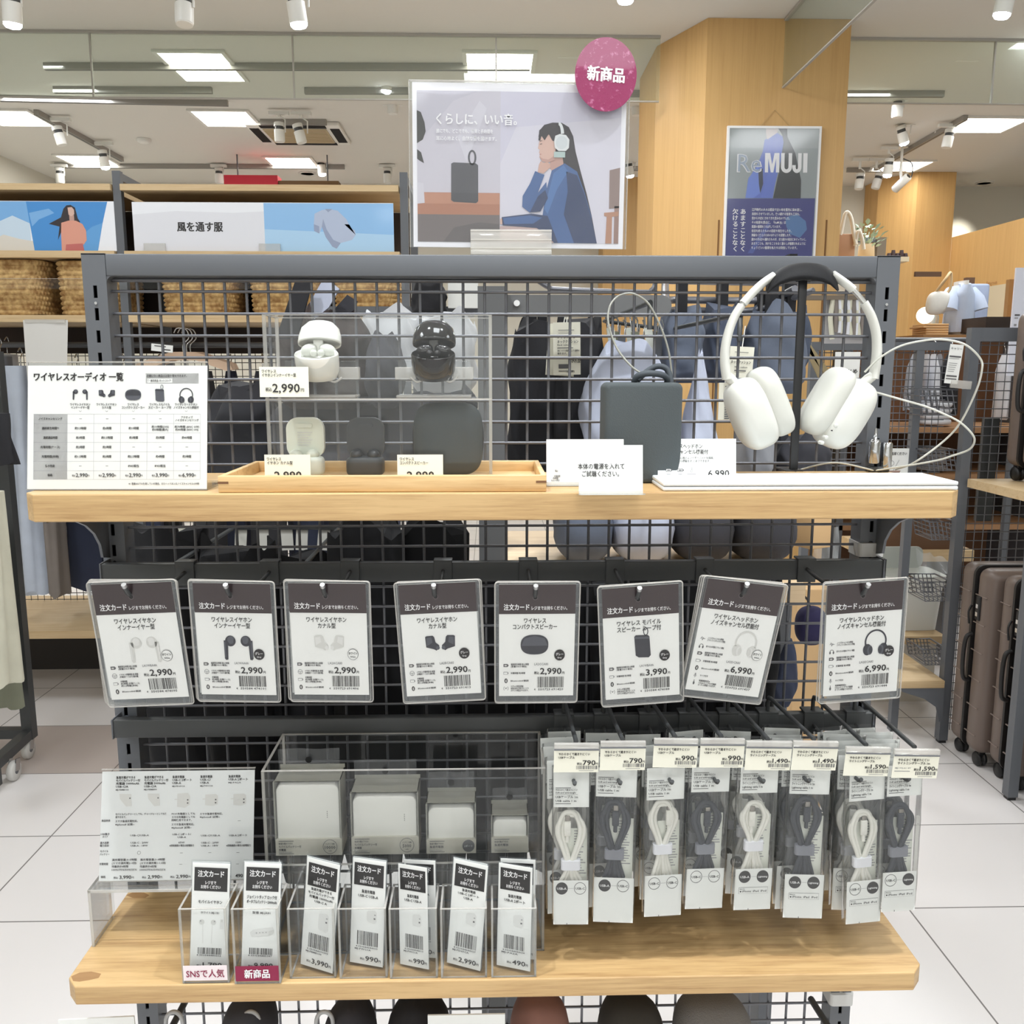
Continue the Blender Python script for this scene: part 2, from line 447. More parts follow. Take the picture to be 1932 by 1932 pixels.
g = MB(); g.box(qb.x - 0.006, qb.x + 0.014, 0.5, PILY - 0.005, CEIL - 0.014, CEIL - 0.001, RAIL); g.box(qb.x - 0.003, qb.x + 0.011, 0.5, PILY - 0.005, zb - 0.006, zb, RAIL); struct(g, 'trim_window_3')
# --- red and brown sign band on the far wall, above the left shelves
RED = mat('sign_red', (190, 30, 52), 0.6)
q0 = PY(422, 330, 8.0); q1 = PY(524, 347, 8.0); q2 = PY(638, 347, 8.0)
t = thing('hanging_sign', 'red and brown sign band far behind above the left wall shelves', 'sign', (q0.x, 8.0, q1.z - 0.4))
m_ = MB(); m_.box(0, q1.x - q0.x, 0, 0.15, 0, q0.z - q1.z + 0.4, RED); m_.obj('red_panel', t)
m_ = MB(); m_.box(q1.x - q0.x, q2.x - q0.x, 0.02, 0.15, 0, q0.z - q1.z + 0.36, mat('sign_brown', (112, 82, 48), 0.6)); m_.obj('brown_panel', t)
m_ = MB()
for xx in (.1, q2.x - q0.x - .1): m_.tube([(xx, .075, q0.z - q1.z + .34), (xx, .075, CEIL - (q1.z - 0.4) - .001)], .006, GREY, 6)
m_.obj('hanging_rod', t)
# ================================================================ ceiling lamps
PANEL = mat('panel_glow', (255, 252, 244), 0.5, emit=16)
PFR = mat('panel_frame', (228, 226, 220), 0.5)
def lightpanel(px0, px1, pyf, pyn, label):
    a = PZ(px0, pyf, CEIL - 0.004); b_ = PZ(px1, pyf, CEIL - 0.004); n_ = PZ((px0 + px1) / 2, pyn, CEIL - 0.004)
    y0, y1 = sorted((a.y, n_.y)); x0, x1 = sorted((a.x, b_.x))
    if y1 - y0 < 0.3: y1 = y0 + 0.5
    t = thing('ceiling_light_panel', label, 'ceiling light', ((x0 + x1) / 2, (y0 + y1) / 2, CEIL))
    w, h = (x1 - x0) / 2, (y1 - y0) / 2
    f = MB()
    for ax, bx, ay, by in ((-w - .025, w + .025, -h - .025, -h), (-w - .025, w + .025, h, h + .025), (-w - .025, -w, -h, h), (w, w + .025, -h, h)):
        f.box(ax, bx, ay, by, -0.014, -0.001, PFR)
    f.obj('frame', t)
    MB().box(-w, w, -h, h, -0.009, -0.002, PANEL).obj('diffuser', t)
lightpanel(296, 416, 97, 150, 'bright square ceiling light behind glass, upper left of the picture')
lightpanel(880, 1006, 98, 146, 'bright square ceiling light right above the headphone poster')
lightpanel(-52, 48, 207, 235, 'ceiling light at the left edge beside the slanting track')
lightpanel(360, 462, 208, 236, 'ceiling light just before the square air conditioner grille')
lightpanel(105, 190, 292, 313, 'small far ceiling light above the left wall shelf')
lightpanel(500, 583, 296, 316, 'small far ceiling light above the red sign band')
lightpanel(1822, 1945, 221, 248, 'ceiling light at the right edge above the slanting track')
lightpanel(1672, 1762, 303, 322, 'ceiling light beside the security camera, right of the pillar')
# --- air conditioner cassette
a = PZ(460, 228, CEIL); b_ = PZ(640, 230, CEIL); n_ = PZ(560, 266, CEIL)
cx, cyy = (a.x + b_.x) / 2, (a.y + n_.y) / 2; hw = (b_.x - a.x) / 2; hh = abs(n_.y - a.y) / 2
t = thing('ceiling_air_conditioner', 'square ceiling air conditioner cassette with dark slots and beige centre', 'air conditioner', (cx, cyy, CEIL))
f = MB(); f.box(-hw, hw, -hh, hh, -0.03, -0.001, PFR, 0.008)
for s_ in (-1, 1):
    f.box(s_ * hw * .86 - .035, s_ * hw * .86 + .035, -hh * .7, hh * .7, -0.033, -0.029, VOID)
    f.box(-hw * .7, hw * .7, s_ * hh * .86 - .035, s_ * hh * .86 + .035, -0.033, -0.029, VOID)
f.obj('housing', t)
f = MB(); f.box(-hw * .68, hw * .68, -hh * .68, hh * .68, -0.038, -0.031, mat('grille', (196, 178, 146), 0.6))
for i in range(14): f.box(-hw * .66, hw * .66, -hh * .62 + i * hh * .095, -hh * .62 + i * hh * .095 + .008, -0.042, -0.038, mat('grille', ()))
f.obj('grille', t)
# --- track rails
TRK = mat('track_grey', (150, 146, 140), 0.5)
def rail(ax, ay, bx, by, label, name='track_rail'):
    a = PZ(ax, ay, CEIL - 0.02); b_ = PZ(bx, by, CEIL - 0.02); d = b_ - a
    m_ = MB(); L = d.length
    m_.box(0, L, -0.017, 0.017, -0.018, 0.019, TRK); m_.box(0, L, -0.006, 0.006, -0.0185, -0.0175, DARK)
    o = m_.obj(name, None, a, (0, 0, math.atan2(d.y, d.x)))
    tag(o, label, 'track rail', 'lighting track rails'); return o
rail(84, 126, 1000, 127, 'long lighting track seen through the glass above the poster')
rail(102, 170, 400, 171, 'lighting track with one spotlight under the bright left ceiling panel')
rail(68, 212, 230, 301, 'slanting lighting track on the left ceiling with two spotlights')
rail(104, 313, 650, 315, 'far lighting track running above the left wall shelves')
rail(575, 172, 770, 172, 'short lighting track left of the poster top')
rail(1170, 177, 1285, 177, 'short lighting track right of the red disc')
rail(1180, 318, 1310, 319, 'far lighting track left of the big wood pillar')
rail(1598, 321, 1710, 320, 'lighting track with two white spotlights right of the pillar')
rail(1652, 318, 1822, 222, 'slanting lighting track on the right ceiling')
rail(492, 231, 616, 231, 'lighting track across the air conditioner grille')
rail(1590, 178, 1780, 178, 'lighting track seen through glass right of the pillar top')
rail(0, 186, 430, 195, 'lighting track along the lower edge of the glass on the left')
# --- spotlights
GLOW = mat('lamp_glow', (236, 242, 255), 0.5, emit=22)
SPW = mat('spot_white', (226, 225, 220), 0.4)
def spot(px, py, label, Y=None, lit=True, rx=0, ry=0, s=1.0, dark=False):
    """px,py: lower end (lens) of the lamp on the picture; Y its distance"""
    p = PY(px, py, Y)
    body = DARK if dark else SPW
    t = thing('spotlight', label, 'spotlight', (p.x, p.y, p.z), (0, 0, 0), 'ceiling spotlights')
    h = MB(); h.T = Euler((R(rx), R(ry), 0)).to_matrix().to_4x4()
    L = 0.13 * s; r = 0.037 * s
    h.lathe([(r * .95, 0.004), (r, 0.01), (r, L * .62)], body, 18); h.lathe([(r * .8, L * .62), (r * .8, L * .8)], DARK, 18); h.lathe([(r, L * .8), (r * .97, L), (r * .6, L * 1.03)], body, 18)
    h.obj('housing', t)
    g_ = MB(); g_.T = h.T; g_.lathe([(r * .92, 0.006), (r * .92, -.004), (r * .7, -.014), (0, -.02)], GLOW, 18) if lit else g_.lathe([(r * .9, 0.0), (r * .9, 0.006)], body, 18); g_.obj('lens', t)
    a_ = MB(); top = h.T @ Vector((0, 0, L))
    zt = max(CEIL - p.z - 0.04, top.z + .01)
    a_.tube([(r * 1.1, 0, L * .5), (r * 1.15, 0, top.z + .02), (0, 0, min(top.z + .05, zt))], 0.005 * s, body, 6); a_.tube([(0, 0, min(top.z + .04, zt)), (0, 0, zt)], 0.012 * s, body, 8)
    a_.obj('arm', t)
    a_ = MB(); a_.box(-.07, .07, -.016, .016, zt - .002, min(zt + .02, CEIL - p.z - .002) + .001, body); a_.obj('adapter', t)
    return t
spot(24, 46, 'lit spotlight in the top left corner of the picture', 3.9, True, 8, 6)
spot(348, 47, 'unlit white spotlight at the top, second of the front row', 3.9, False, -8, 0)
spot(564, 46, 'lit spotlight at the top, third of the front row', 3.9, True, 8, -6)
spot(1890, 28, 'lit spotlight in the top right corner of the picture', 4.0, True, 8, 6)
spot(1180, 0, 'lit spotlight cut by the top edge above the red disc', 4.0, True, 8, 0)
spot(204, 168, 'lit spotlight left of the bright left ceiling panel, behind the glass', 6.4, True, 8, 0)
spot(729, 172, 'lit spotlight just left of the headphone poster', 6.2, True, 8, 5)
spot(741, 215, 'dim white spotlight below the lit one left of the poster', 6.6, False, 0, 0)
spot(1075, 92, 'lit spotlight between the bright panel and the red disc', 5.6, True, 10, -20)
spot(1272, 160, 'small lit spotlight right of the red disc', 5.9, True, 10, -20)
spot(1201, 218, 'dim white spotlight right of the red disc', 6.6, False, 0, 0)
spot(1826, 100, 'lit spotlight behind the glass on the right', 5.6, True, 10, -20)
spot(118, 274, 'unlit white spotlight on the slanting left track, upper one', 6.9, False, 0, -14)
spot(199, 316, 'lit spotlight at the lower end of the slanting left track', 7.6, True, 8, -5)
spot(528, 268, 'white spotlight before the air conditioner, left of the pair', 6.7, False, 0, 0)
spot(570, 270, 'white spotlight before the air conditioner, right of the pair', 6.7, False, 0, -14)
spot(608, 329, 'lit spotlight above the brown end of the red sign band', 8.4, True, 6, -4)
spot(114, 346, 'white spotlight just over the left wall shelf', 8.4, False, 0, 0)
spot(414, 346, 'white spotlight left of the red sign band', 8.4, False, 0, 0)
spot(731, 346, 'white spotlight just left of the poster foot', 8.4, False, 0, 0)
spot(1189, 332, 'lit spotlight on the far wood pillar', 8.3, True, 8, -10)
spot(1285, 316, 'lit spotlight against the left face of the big pillar', 8.2, True, 8, 35)
spot(1620, 357, 'white spotlight right of the pillar, first of the pair', 8.0, False, -6, 6)
spot(1651, 356, 'white spotlight right of the pillar, second of the pair', 8.0, False, 0, 14)
spot(1674, 331, 'lit spotlight before the ceiling light right of the pillar', 7.6, True, 4, 4)
spot(1785, 279, 'white spotlight hanging from the slanting right track', 6.9, False, 0, 10)
spot(1706, 270, 'small lit spotlight behind the slanting right track', 7.0, True, 6, -20)
spot(1692, 222, 'dim white spotlight right of the pillar under the glass edge', 6.4, False, 0, 0)
# downlights
for px, py, lb in ((1857, 345, 'round downlight over the pale wall on the right'), (580, 327, 'small round downlight above the red sign band')):
    p = PZ(px, py, CEIL - 0.004)
    t = thing('downlight', lb, 'downlight', p)
    MB().lathe([(0.06, -0.004), (0.06, 0.002)], GLOW, 20).obj('lens', t)
    MB().lathe([(0.061, -0.006), (0.085, -0.006), (0.085, 0.002), (0.061, 0.002), (0.061, -0.006)], PFR, 20).obj('trim_ring', t)
l = bpy.data.lights.new('downlight_beam', 'SPOT'); l.energy = 60; l.spot_size = R(70); l.spot_blend = 0.6; l.color = (1, .95, .82); l.shadow_soft_size = 0.05
o = bpy.data.objects.new('downlight_beam', l); COL.objects.link(o); o.location = PZ(1857, 345, CEIL - 0.02) + Vector((0, 0, 0)); o.rotation_euler = (R(10), R(10), 0)
# security camera
p = PY(1700, 346, 7.6)
t = thing('security_camera', 'white bullet security camera on a curved cable beside the spotlights', 'camera', p)
m_ = MB(); m_.T = Euler((R(-35), 0, R(30))).to_matrix().to_4x4(); m_.lathe([(0.03, -0.08), (0.034, -0.075), (0.034, 0.07), (0.02, 0.08)], SPW, 16, axis='y'); m_.lathe([(0.02, -0.083), (0.02, -0.079)], BLKG, 14, axis='y'); m_.obj('body', t)
m_ = MB(); m_.tube([(0, 0, 0.03), (0, 0.02, 0.1), (0, 0.02, CEIL - p.z - .002)], 0.012, SPW, 8); m_.lathe([(0.045, CEIL - p.z - .02), (0.045, CEIL - p.z - .001)], SPW, 16, (0, 0.02, 0)); m_.obj('bracket', t)
m_ = MB(); m_.tube(smooth_path([(0.02, 0.06, 0.02), (0.1, 0.05, 0.05), (0.1, 0.04, 0.16), (0.02, 0.03, 0.2)]), 0.005, DARK, 6); m_.obj('cable', t)
# smoke detectors
for px, py, lb in ((271, 262, 'round smoke detector on the left ceiling before the air conditioner'), (1565, 178, 'round vent disc on the ceiling right of the pillar top')):
    p = PZ(px, py, CEIL)
    o = MB().lathe([(0.055, -0.001), (0.055, -0.02), (0.03, -0.035), (0.0, -0.036)], SPW, 20).obj('smoke_detector', None, p); tag(o, lb, 'smoke detector')
# ================================================================ the display rack in front
RX0, RX1, RYF, RYB, RTOP = -0.443, 0.457, 1.010, 1.036, 1.613
TW = 0.0255
rack = thing('display_rack', 'grey steel display rack with slotted posts and wire mesh back holding both oak shelves', 'display rack', (0.007, RYF, 0))
ox = 0.007
def upright(x0, x1):
    m_ = MB(); cx_ = (x0 + x1) / 2; hw_ = 0.0021
    Y0, Y1 = 0.0, RYB - RYF
    zs = [1.5727 - 0.02405 * k for k in range(62)]
    m_.box(x0, cx_ - hw_, Y0, Y0 + .0018, 0, RTOP, GREY); m_.box(cx_ + hw_, x1, Y0, Y0 + .0018, 0, RTOP, GREY)
    top = RTOP
    for z in zs:
        m_.box(cx_ - hw_, cx_ + hw_, Y0, Y0 + .0018, z + .0066, top, GREY); top = z - .0066
    m_.box(cx_ - hw_, cx_ + hw_, Y0, Y0 + .0018, 0, top, GREY)
    m_.box(x0, x0 + .0018, Y0 + .0018, Y1, 0, RTOP, GREY); m_.box(x1 - .0018, x1, Y0 + .0018, Y1, 0, RTOP, GREY)
    m_.box(x0, x1, Y1, Y1 + .002, 0, RTOP, GREY); m_.box(x0 + .002, x1 - .002, Y1 - .004, Y1 - .001, 0, RTOP - .002, VOID)
    m_.box(x0, x1, Y0, Y1 + .002, RTOP - .001, RTOP + .0005, GREY)
    for z in (1.5605, 1.5605 - .0241 * 12): m_.lathe([(.0016, -.0008), (.0016, .0006)], CHROME, 10, (cx_, -.0004, z), 'y')
    return m_.obj('upright', rack)
upright(RX0 - ox, RX0 - ox + TW); upright(RX1 - ox - TW, RX1 - ox)
m_ = MB(); m_.box(RX0 - ox + TW, RX1 - ox - TW, 0, RYB - RYF, RTOP - .0235, RTOP, GREY, 0.0012)
for sx_, xc in ((1, RX0 - ox + TW), (-1, RX1 - ox - TW)):       # rounded inner corners
    pts = [(xc, RTOP - .0235)] + [(xc + sx_ * (.007 - .007 * math.sin(R(a))), RTOP - .0235 - .007 + .007 * math.cos(R(a))) for a in range(0, 91, 15)]
    m_.prism(pts, 0.001, RYB - RYF - .001, GREY)
m_.obj('top_rail', rack)
mesh_ = MB(); my = 0.014
gx0 = PY(258, 550, RYF + my).x - ox; gz0 = PY(700, 551, RYF + my).z; GP = 0.0241
xl, xr = RX0 - ox + TW, RX1 - ox - TW
k = math.ceil((xl + .003 - gx0) / GP)
vx = []
while gx0 + k * GP < xr - .003: vx.append(gx0 + k * GP); k += 1
zt, zb_ = RTOP - .0265, 0.30
for x in vx: mesh_.tube([(x, my + .002, zb_), (x, my + .002, zt)], 0.00165, WIRE, 7, caps=False)
z = gz0
while z > zb_:
    mesh_.tube([(xl, my - .0012, z), (xr, my - .0012, z)], 0.00165, WIRE, 7, caps=False); z -= GP
mesh_.tube([(xl, my, zt), (xr, my, zt)], 0.0024, WIRE, 8)
mesh_.obj('mesh_panel', rack)
m_ = MB()
for x in (RX0 - ox + TW / 2, RX1 - ox - TW / 2): m_.box(x - .016, x + .016, -.003, .032, 0.0, 0.05, GREY, .002)
m_.box(RX0 - ox + TW, RX1 - ox - TW, .004, .022, .10, .26, GREY)
m_.obj('base_foot', rack)

# --- hook bars
def hookbar(z0, z1, x0, x1, label):
    t = thing('hook_bar', label, 'hook bar', (0.007, 0.985, (z0 + z1) / 2)); h = (z1 - z0) / 2
    m_ = MB(); m_.box(x0 - .007, x1 - .007, 0, .012, -h, h, DARK, .001); m_.obj('bar', t)
    for x in (x0 - .007, x1 - .007):
        m_ = MB(); s_ = 1 if x < 0 else -1
        m_.box(x - s_ * .0015, x + s_ * .0005, -.001, .027, -h - .001, h + .001, GREY, .0006); m_.box(x, x + s_ * .018, .0125, .0245, -h * .6, h * .6, DARK); m_.obj('end_bracket', t)
    return t
hookbar(1.2510, 1.2735, -.4358, .4504, 'dark steel hook bar under the upper oak shelf carrying the order cards')
hookbar(1.0680, 1.0895, -.4358, .4503, 'lower dark steel hook bar carrying the packed charging cables')

# --- shelves
def shelf(name, z0, z1, label, mesh_seed):
    t = thing(name, label, 'shelf', (0.007, 0.84, z1))
    x0, x1 = RX0 - ox, RX1 - ox + .002; yb = .172; ch = .0125; c2 = .014
    pts = [(x0 + ch, 0), (x1 - ch, 0), (x1, c2), (x1, yb), (x0, yb), (x0, c2)]
    bm = bmesh.new(); vs = [bm.verts.new((p[0], p[1], 0)) for p in pts]; f = bm.faces.new(vs)
    r = bmesh.ops.extrude_face_region(bm, geom=[f]); bmesh.ops.translate(bm, verts=[v for v in r['geom'] if isinstance(v, bmesh.types.BMVert)], vec=(0, 0, z0 - z1))
    bmesh.ops.recalc_face_normals(bm, faces=bm.faces)
    bmesh.ops.bevel(bm, geom=list(bm.edges), offset=.0012, segments=2, profile=.5, affect='EDGES')
    MB().bm(bm, OAK).obj('board', t)
    for x in (x0 + .006, x1 - .010):
        m_ = MB(); d = z0 - z1
        prof = [(.168, d - .0005), (.03, d - .0005), (.03, d - .006)] + [(.03 + .12 * math.sin(R(a)), d - .006 - .06 * (1 - math.cos(R(a)))) for a in range(15, 91, 15)] + [(.168, d - .07)]
        m_.prism(prof, x, x + .003, GREY, 'x'); m_.box(x - .006, x + .008, .03, .168, d - .0025, d - .0004, GREY); m_.obj('bracket', t)
    return t
US0, US1 = PY(924, 982, .84).z, 1.3730
LS1 = 0.860; LS0 = PY(924, 1883, .84).z
shelf('oak_shelf', US0, US1, 'upper oak shelf board with cut corners holding the tray, signs and headphone stand', 1)
low = shelf('oak_shelf', LS0, LS1, 'lower oak shelf board with cut corners under the card pots and cables', 2)

KNOT = wood('oak_worn', (160, 122, 80), (128, 92, 56), 'x', 1.0, .6, .6)
for pts in ([(134, 1842), (150, 1835), (172, 1833), (191, 1837), (186, 1845), (168, 1849), (150, 1852), (138, 1851)], [(238, 1689), (252, 1683), (272, 1684), (282, 1689), (274, 1694), (250, 1694)]):
    m_ = MB(); q = [PZ(x, y, LS1 + .0001) - Vector((0.007, .84, LS1)) for x, y in pts]; q = [Vector((max(v.x, -.4495), max(v.y, .004), v.z)) for v in q]
    m_.add(q, [tuple(range(len(q)))], KNOT); m_.obj('worn_patch', low)['label'] = 'darker worn patch'
# --- hooks
TIP = mat('steel_tip', (176, 176, 176), 0.3, 0.6)
CARDY = .825
tips = [(233, 1103), (425, 1103), (608, 1103), (818, 1103.5), (1011, 1105), (1207, 1109), (1410, 1101), (1639, 1102)]
ordinal = ['first', 'second', 'third', 'fourth', 'fifth', 'sixth', 'seventh', 'eighth']
HOOKX = []
for i, (px, py) in enumerate(tips):
    p = PY(px, py, CARDY - .006); HOOKX.append(p)
    t = thing('display_hook', f'dark steel hook on the upper bar, {ordinal[i]} from the left end, holding order cards', 'hook', (p.x, .985, 1.2622), (0, 0, 0), 'hooks on the upper bar')
    m_ = MB(); m_.box(-.0105, .0105, -.0022, .0, -.0135, .0130, DARK, .0006); m_.box(-.0105, .0105, -.0022, .014, .0121, .0143, DARK, .0005); m_.obj('clip', t)
    dz = p.z - 1.2622; yt = p.y - .985
    m_ = MB(); m_.tube(smooth_path([(0, -.001, .002), (0, -.06, dz * .3 - .008), (0, yt + .028, dz - .0155), (0, yt + .012, dz - .0125), (0, yt + .0045, dz - .0055), (0, yt + .0022, dz - .0030)], 6), .0021, DARK, 8); m_.obj('prong', t)
    m_ = MB(); m_.tube([(0, yt + .0022, dz - .0030), (0, yt, dz)], .0024, TIP, 10); m_.obj('tip', t)
# ================================================================ laminated order cards on the upper hooks
def earbud_stem(m_, u, v, s, flip, dk, lt, l=2):
    f = -1 if flip else 1
    m_.poly([(u - f * 4.6 * s, v), (u - f * 4.6 * s, v + 33 * s), (u - f * 2.4 * s, v + 36 * s), (u + f * 1.8 * s, v + 35 * s), (u + f * 3 * s, v + 12 * s), (u + f * 3 * s, v)], dk, l)
    m_.circ(u + f * 8 * s, v + 1 * s, 9.8 * s, dk, l); m_.circ(u + f * 9 * s, v - 1 * s, 6.5 * s, lt, l + 1, rv=7 * s)
    m_.circ(u + f * 15.5 * s, v + 1.5 * s, 2.0 * s, dk, l + 2, rv=4 * s)
    m_.rect(u - f * 3.6 * s if f > 0 else u + 1.2 * s, v + 3 * s, u - f * 1.4 * s if f > 0 else u + 3.6 * s, v + 31 * s, lt, l + 1)
def earbud_canal(m_, u, v, s, flip, dk, lt, l=2):
    f = -1 if flip else 1
    m_.poly([(u - f * 13 * s, v - 13 * s), (u - f * 10 * s, v - 14.5 * s), (u + f * 2 * s, v - 15 * s), (u + f * 5 * s, v - 12 * s), (u + f * 7 * s, v - 2 * s), (u + f * 14 * s, v + 4 * s), (u + f * 13.5 * s, v + 9 * s), (u + f * 8 * s, v + 14 * s), (u + f * 3 * s, v + 11 * s), (u - f * 12 * s, v + 7 * s)][::f], dk, l)
    m_.poly([(u - f * 11 * s, v - 11 * s), (u - f * 1 * s, v - 12.5 * s), (u + f * 1 * s, v - 2 * s), (u - f * 10 * s, v + 4 * s)][::f], lt, l + 1)
    m_.circ(u + f * 11 * s, v + 8.5 * s, 3.6 * s, lt, l + 1)
def pic_speaker_round(m_, u, v, s, dk, lt, l=2):
    m_.poly([(u + 27.5 * s * math.copysign(abs(math.cos(a)) ** .8, math.cos(a)), v - 19 * s * math.copysign(abs(math.sin(a)) ** .8, math.sin(a))) for a in [2 * PI * i / 36 for i in range(36)]], dk, l)
    m_.poly([(u - 26 * s, v + 2 * s), (u + 26 * s, v + 2 * s), (u + 20 * s, v - 12 * s), (u, v - 17 * s), (u - 20 * s, v - 12 * s)][::-1], lt, l + 1)
def pic_speaker_loop(m_, u, v, s, dk, lt, l=2):
    m_.poly([(u - 16 * s, v - 20 * s), (u - 13 * s, v - 23 * s), (u + 11 * s, v - 22 * s), (u + 14 * s, v - 19 * s), (u + 16 * s, v + 17 * s), (u + 12 * s, v + 21 * s), (u - 8 * s, v + 20 * s), (u - 14 * s, v + 16 * s)][::-1], dk, l)
    m_.poly([(u - 15 * s, v - 20 * s), (u + 13 * s, v - 19 * s), (u + 14 * s, v - 15 * s), (u - 15 * s, v - 16 * s)][::-1], lt, l + 1)
    m_.ring(u + 7 * s, v - 29 * s, 5 * s, 1.7 * s, dk, l, rv=8 * s)
def pic_headphones(m_, u, v, s, dk, lt, l=2):
    m_.ring(u, v, 22 * s, 3.2 * s, dk, l, a0=-20, a1=200, rv=23 * s)
    for f in (-1, 1):
        m_.circ(u + f * 16 * s, v + 15 * s, 8.6 * s, dk, l, rv=11 * s); m_.circ(u + f * 11 * s, v + 16 * s, 5.6 * s, lt, l + 1, rv=9 * s); m_.circ(u + f * 9.5 * s, v + 16 * s, 3.4 * s, dk, l + 2, rv=6.5 * s)
PALE = mat('print_pale', (214, 214, 210), 0.6); PALE2 = mat('print_pale2', (226, 226, 223), 0.6)
DKP = mat('print_dark', (60, 61, 68), 0.6); DKP2 = mat('print_dark2', (88, 90, 98), 0.6)
def icon(m_, kind, u, v):
    if kind == 'bat': m_.rect(u - 5, v - 3, u + 3.5, v + 3, INK2, 1); m_.rect(u + 3.5, v - 1.5, u + 5, v + 1.5, INK2, 1); m_.rect(u - 3, v - 1.2, u + 1.5, v + 1.2, PALE, 2)
    elif kind == 'bat2': m_.rect(u - 5, v - 2.6, u + 3.5, v + 2.6, INK3, 1); m_.rect(u - 4.2, v - 1.8, u + 2.7, v + 1.8, PAPER, 2); m_.rect(u + 3.5, v - 1.5, u + 5, v + 1.5, INK3, 1)
    elif kind == 'case': m_.ring(u, v, 4.8, .9, INK3, 1); m_.rect(u - 4.5, v - 1, u + 4.5, v, INK3, 1); m_.ring(u, v + 2, 1.5, .6, INK3, 2)
    elif kind == 'bt': m_.circ(u, v, 3.2, INK, 1, rv=4.6); m_.stroke([(u - 1.5, v - 1.5), (u + 1.3, v + 1.3), (u, v + 2.8), (u, v - 2.8), (u + 1.3, v - 1.3), (u - 1.5, v + 1.5)], .6, PAPER, 2)
    elif kind == 'wave': m_.ring(u, v, 5, .9, INK3, 1, a0=130, a1=230); m_.ring(u, v, 5, .9, INK3, 1, a0=-50, a1=50); m_.stroke([(u - 2, v), (u - 1, v - 1.5), (u, v + 1.5), (u + 1, v - 1.5), (u + 2, v)], .7, INK2, 1)
    elif kind == 'noise': m_.stroke([(u - 5, v), (u - 3, v), (u - 2, v - 3.5), (u - .5, v + 3.5), (u + 1, v - 2), (u + 2, v + 1), (u + 3, v), (u + 5, v)], .8, INK2, 1)
    elif kind == 'ear': m_.ring(u, v, 4, 1, INK2, 1, a0=0, a1=180); m_.circ(u - 3.4, v + 2, 1.6, INK2, 1, rv=2.6); m_.circ(u + 3.4, v + 2, 1.6, INK2, 1, rv=2.6)
    elif kind == 'mic': m_.circ(u, v - 1, 1.6, INK3, 1, rv=3.2); m_.ring(u, v, 3.2, .7, INK3, 1, a0=180, a1=360); m_.stroke([(u, v + 3), (u, v + 5)], .8, INK3, 1)
    elif kind == 'jack': m_.rect(u - .6, v - 5, u + .6, v - 1, INK2, 1); m_.circ(u, v + 1.5, 1.8, INK2, 1, rv=3.2)
CARDS = [
 dict(t=('ワイヤレスイヤホン', 'インナーイヤー型'), pic='stem', white=1, code='LA1WBA4A', yen='2,990', bc='474095', roll=-2.0, sp=('bat', 'case', 'bat2', 'bt'), d='white stem earphones'),
 dict(t=('ワイヤレスイヤホン', 'インナーイヤー型'), pic='stem', white=0, code='LA1WAA4A', yen='2,990', bc='474101', roll=1.3, sp=('bat', 'case', 'bat2', 'bt'), d='dark stem earphones'),
 dict(t=('ワイヤレスイヤホン', 'カナル型'), pic='canal', white=1, code='LA2ACA8S', yen='2,990', bc='691406', roll=0.9, sp=('bat', 'case', 'bat2', 'bt'), d='white canal earphones'),
 dict(t=('ワイヤレスイヤホン', 'カナル型'), pic='canal', white=0, code='LA2BCA8S', yen='2,990', bc='691413', roll=-2.4, sp=('bat', 'case', 'bat2', 'bt'), d='dark canal earphones'),
 dict(t=('ワイヤレス', 'コンパクトスピーカー'), pic='round', white=0, code='LA2CCA8S', yen='2,990', bc='691420', roll=0.0, sp=('bat', 'bat2', 'bt', 'wave'), d='a rounded compact speaker'),
 dict(t=('ワイヤレス モバイル', 'スピーカー ループ付'), pic='loop', white=0, code='LA1WBA4A', yen='3,990', bc='474088', roll=-4.0, sp=('bat', 'bat2', 'bt', 'wave'), d='a grey speaker with a loop'),
 dict(t=('ワイヤレスヘッドホン', 'ノイズキャンセル機能付'), pic='head', white=1, code='LA2DCA8S', yen='6,990', bc='691437', roll=7.2, sp=('noise', 'ear', 'bat', 'bat2', 'bt', 'mic', 'jack'), d='white headphones'),
 dict(t=('ワイヤレスヘッドホン', 'ノイズキャンセル機能付'), pic='head', white=0, code='LA2ECA8S', yen='6,990', bc='691444', roll=-4.0, sp=('noise', 'ear', 'bat', 'bat2', 'bt', 'mic', 'jack'), d='dark headphones'),
]
SPT = {'bat': ('連続再生時間 約3.5時間', '(音量50%の場合)'), 'case': ('イヤホン充電時間 約1時間', '(充電用ケースから満充電)'), 'bat2': ('充電時間', '約2時間 (充電ケース)', '約1.5時間(本体)'), 'bt': ('Bluetooth®接続',),
       'wave': ('ステレオ再生機能', '本体2台を使用することで', 'ステレオ再生ができます。'), 'noise': ('ノイズキャンセル機能', '(アクティブノイズキャンセリング機能)'), 'ear': ('折りたたみ可能なフラット構造',), 'mic': ('マイク付き',), 'jack': ('有線接続対応※', '3.5mmミニプラグ接続', 'オーディオ機器とつなぎます。')}
HOOK_U, HOOK_V = 70.5, 0.0
FILMB = clear('film_back', (246, 248, 248), 0.16, 0.15, 0.4, (170, 176, 180))
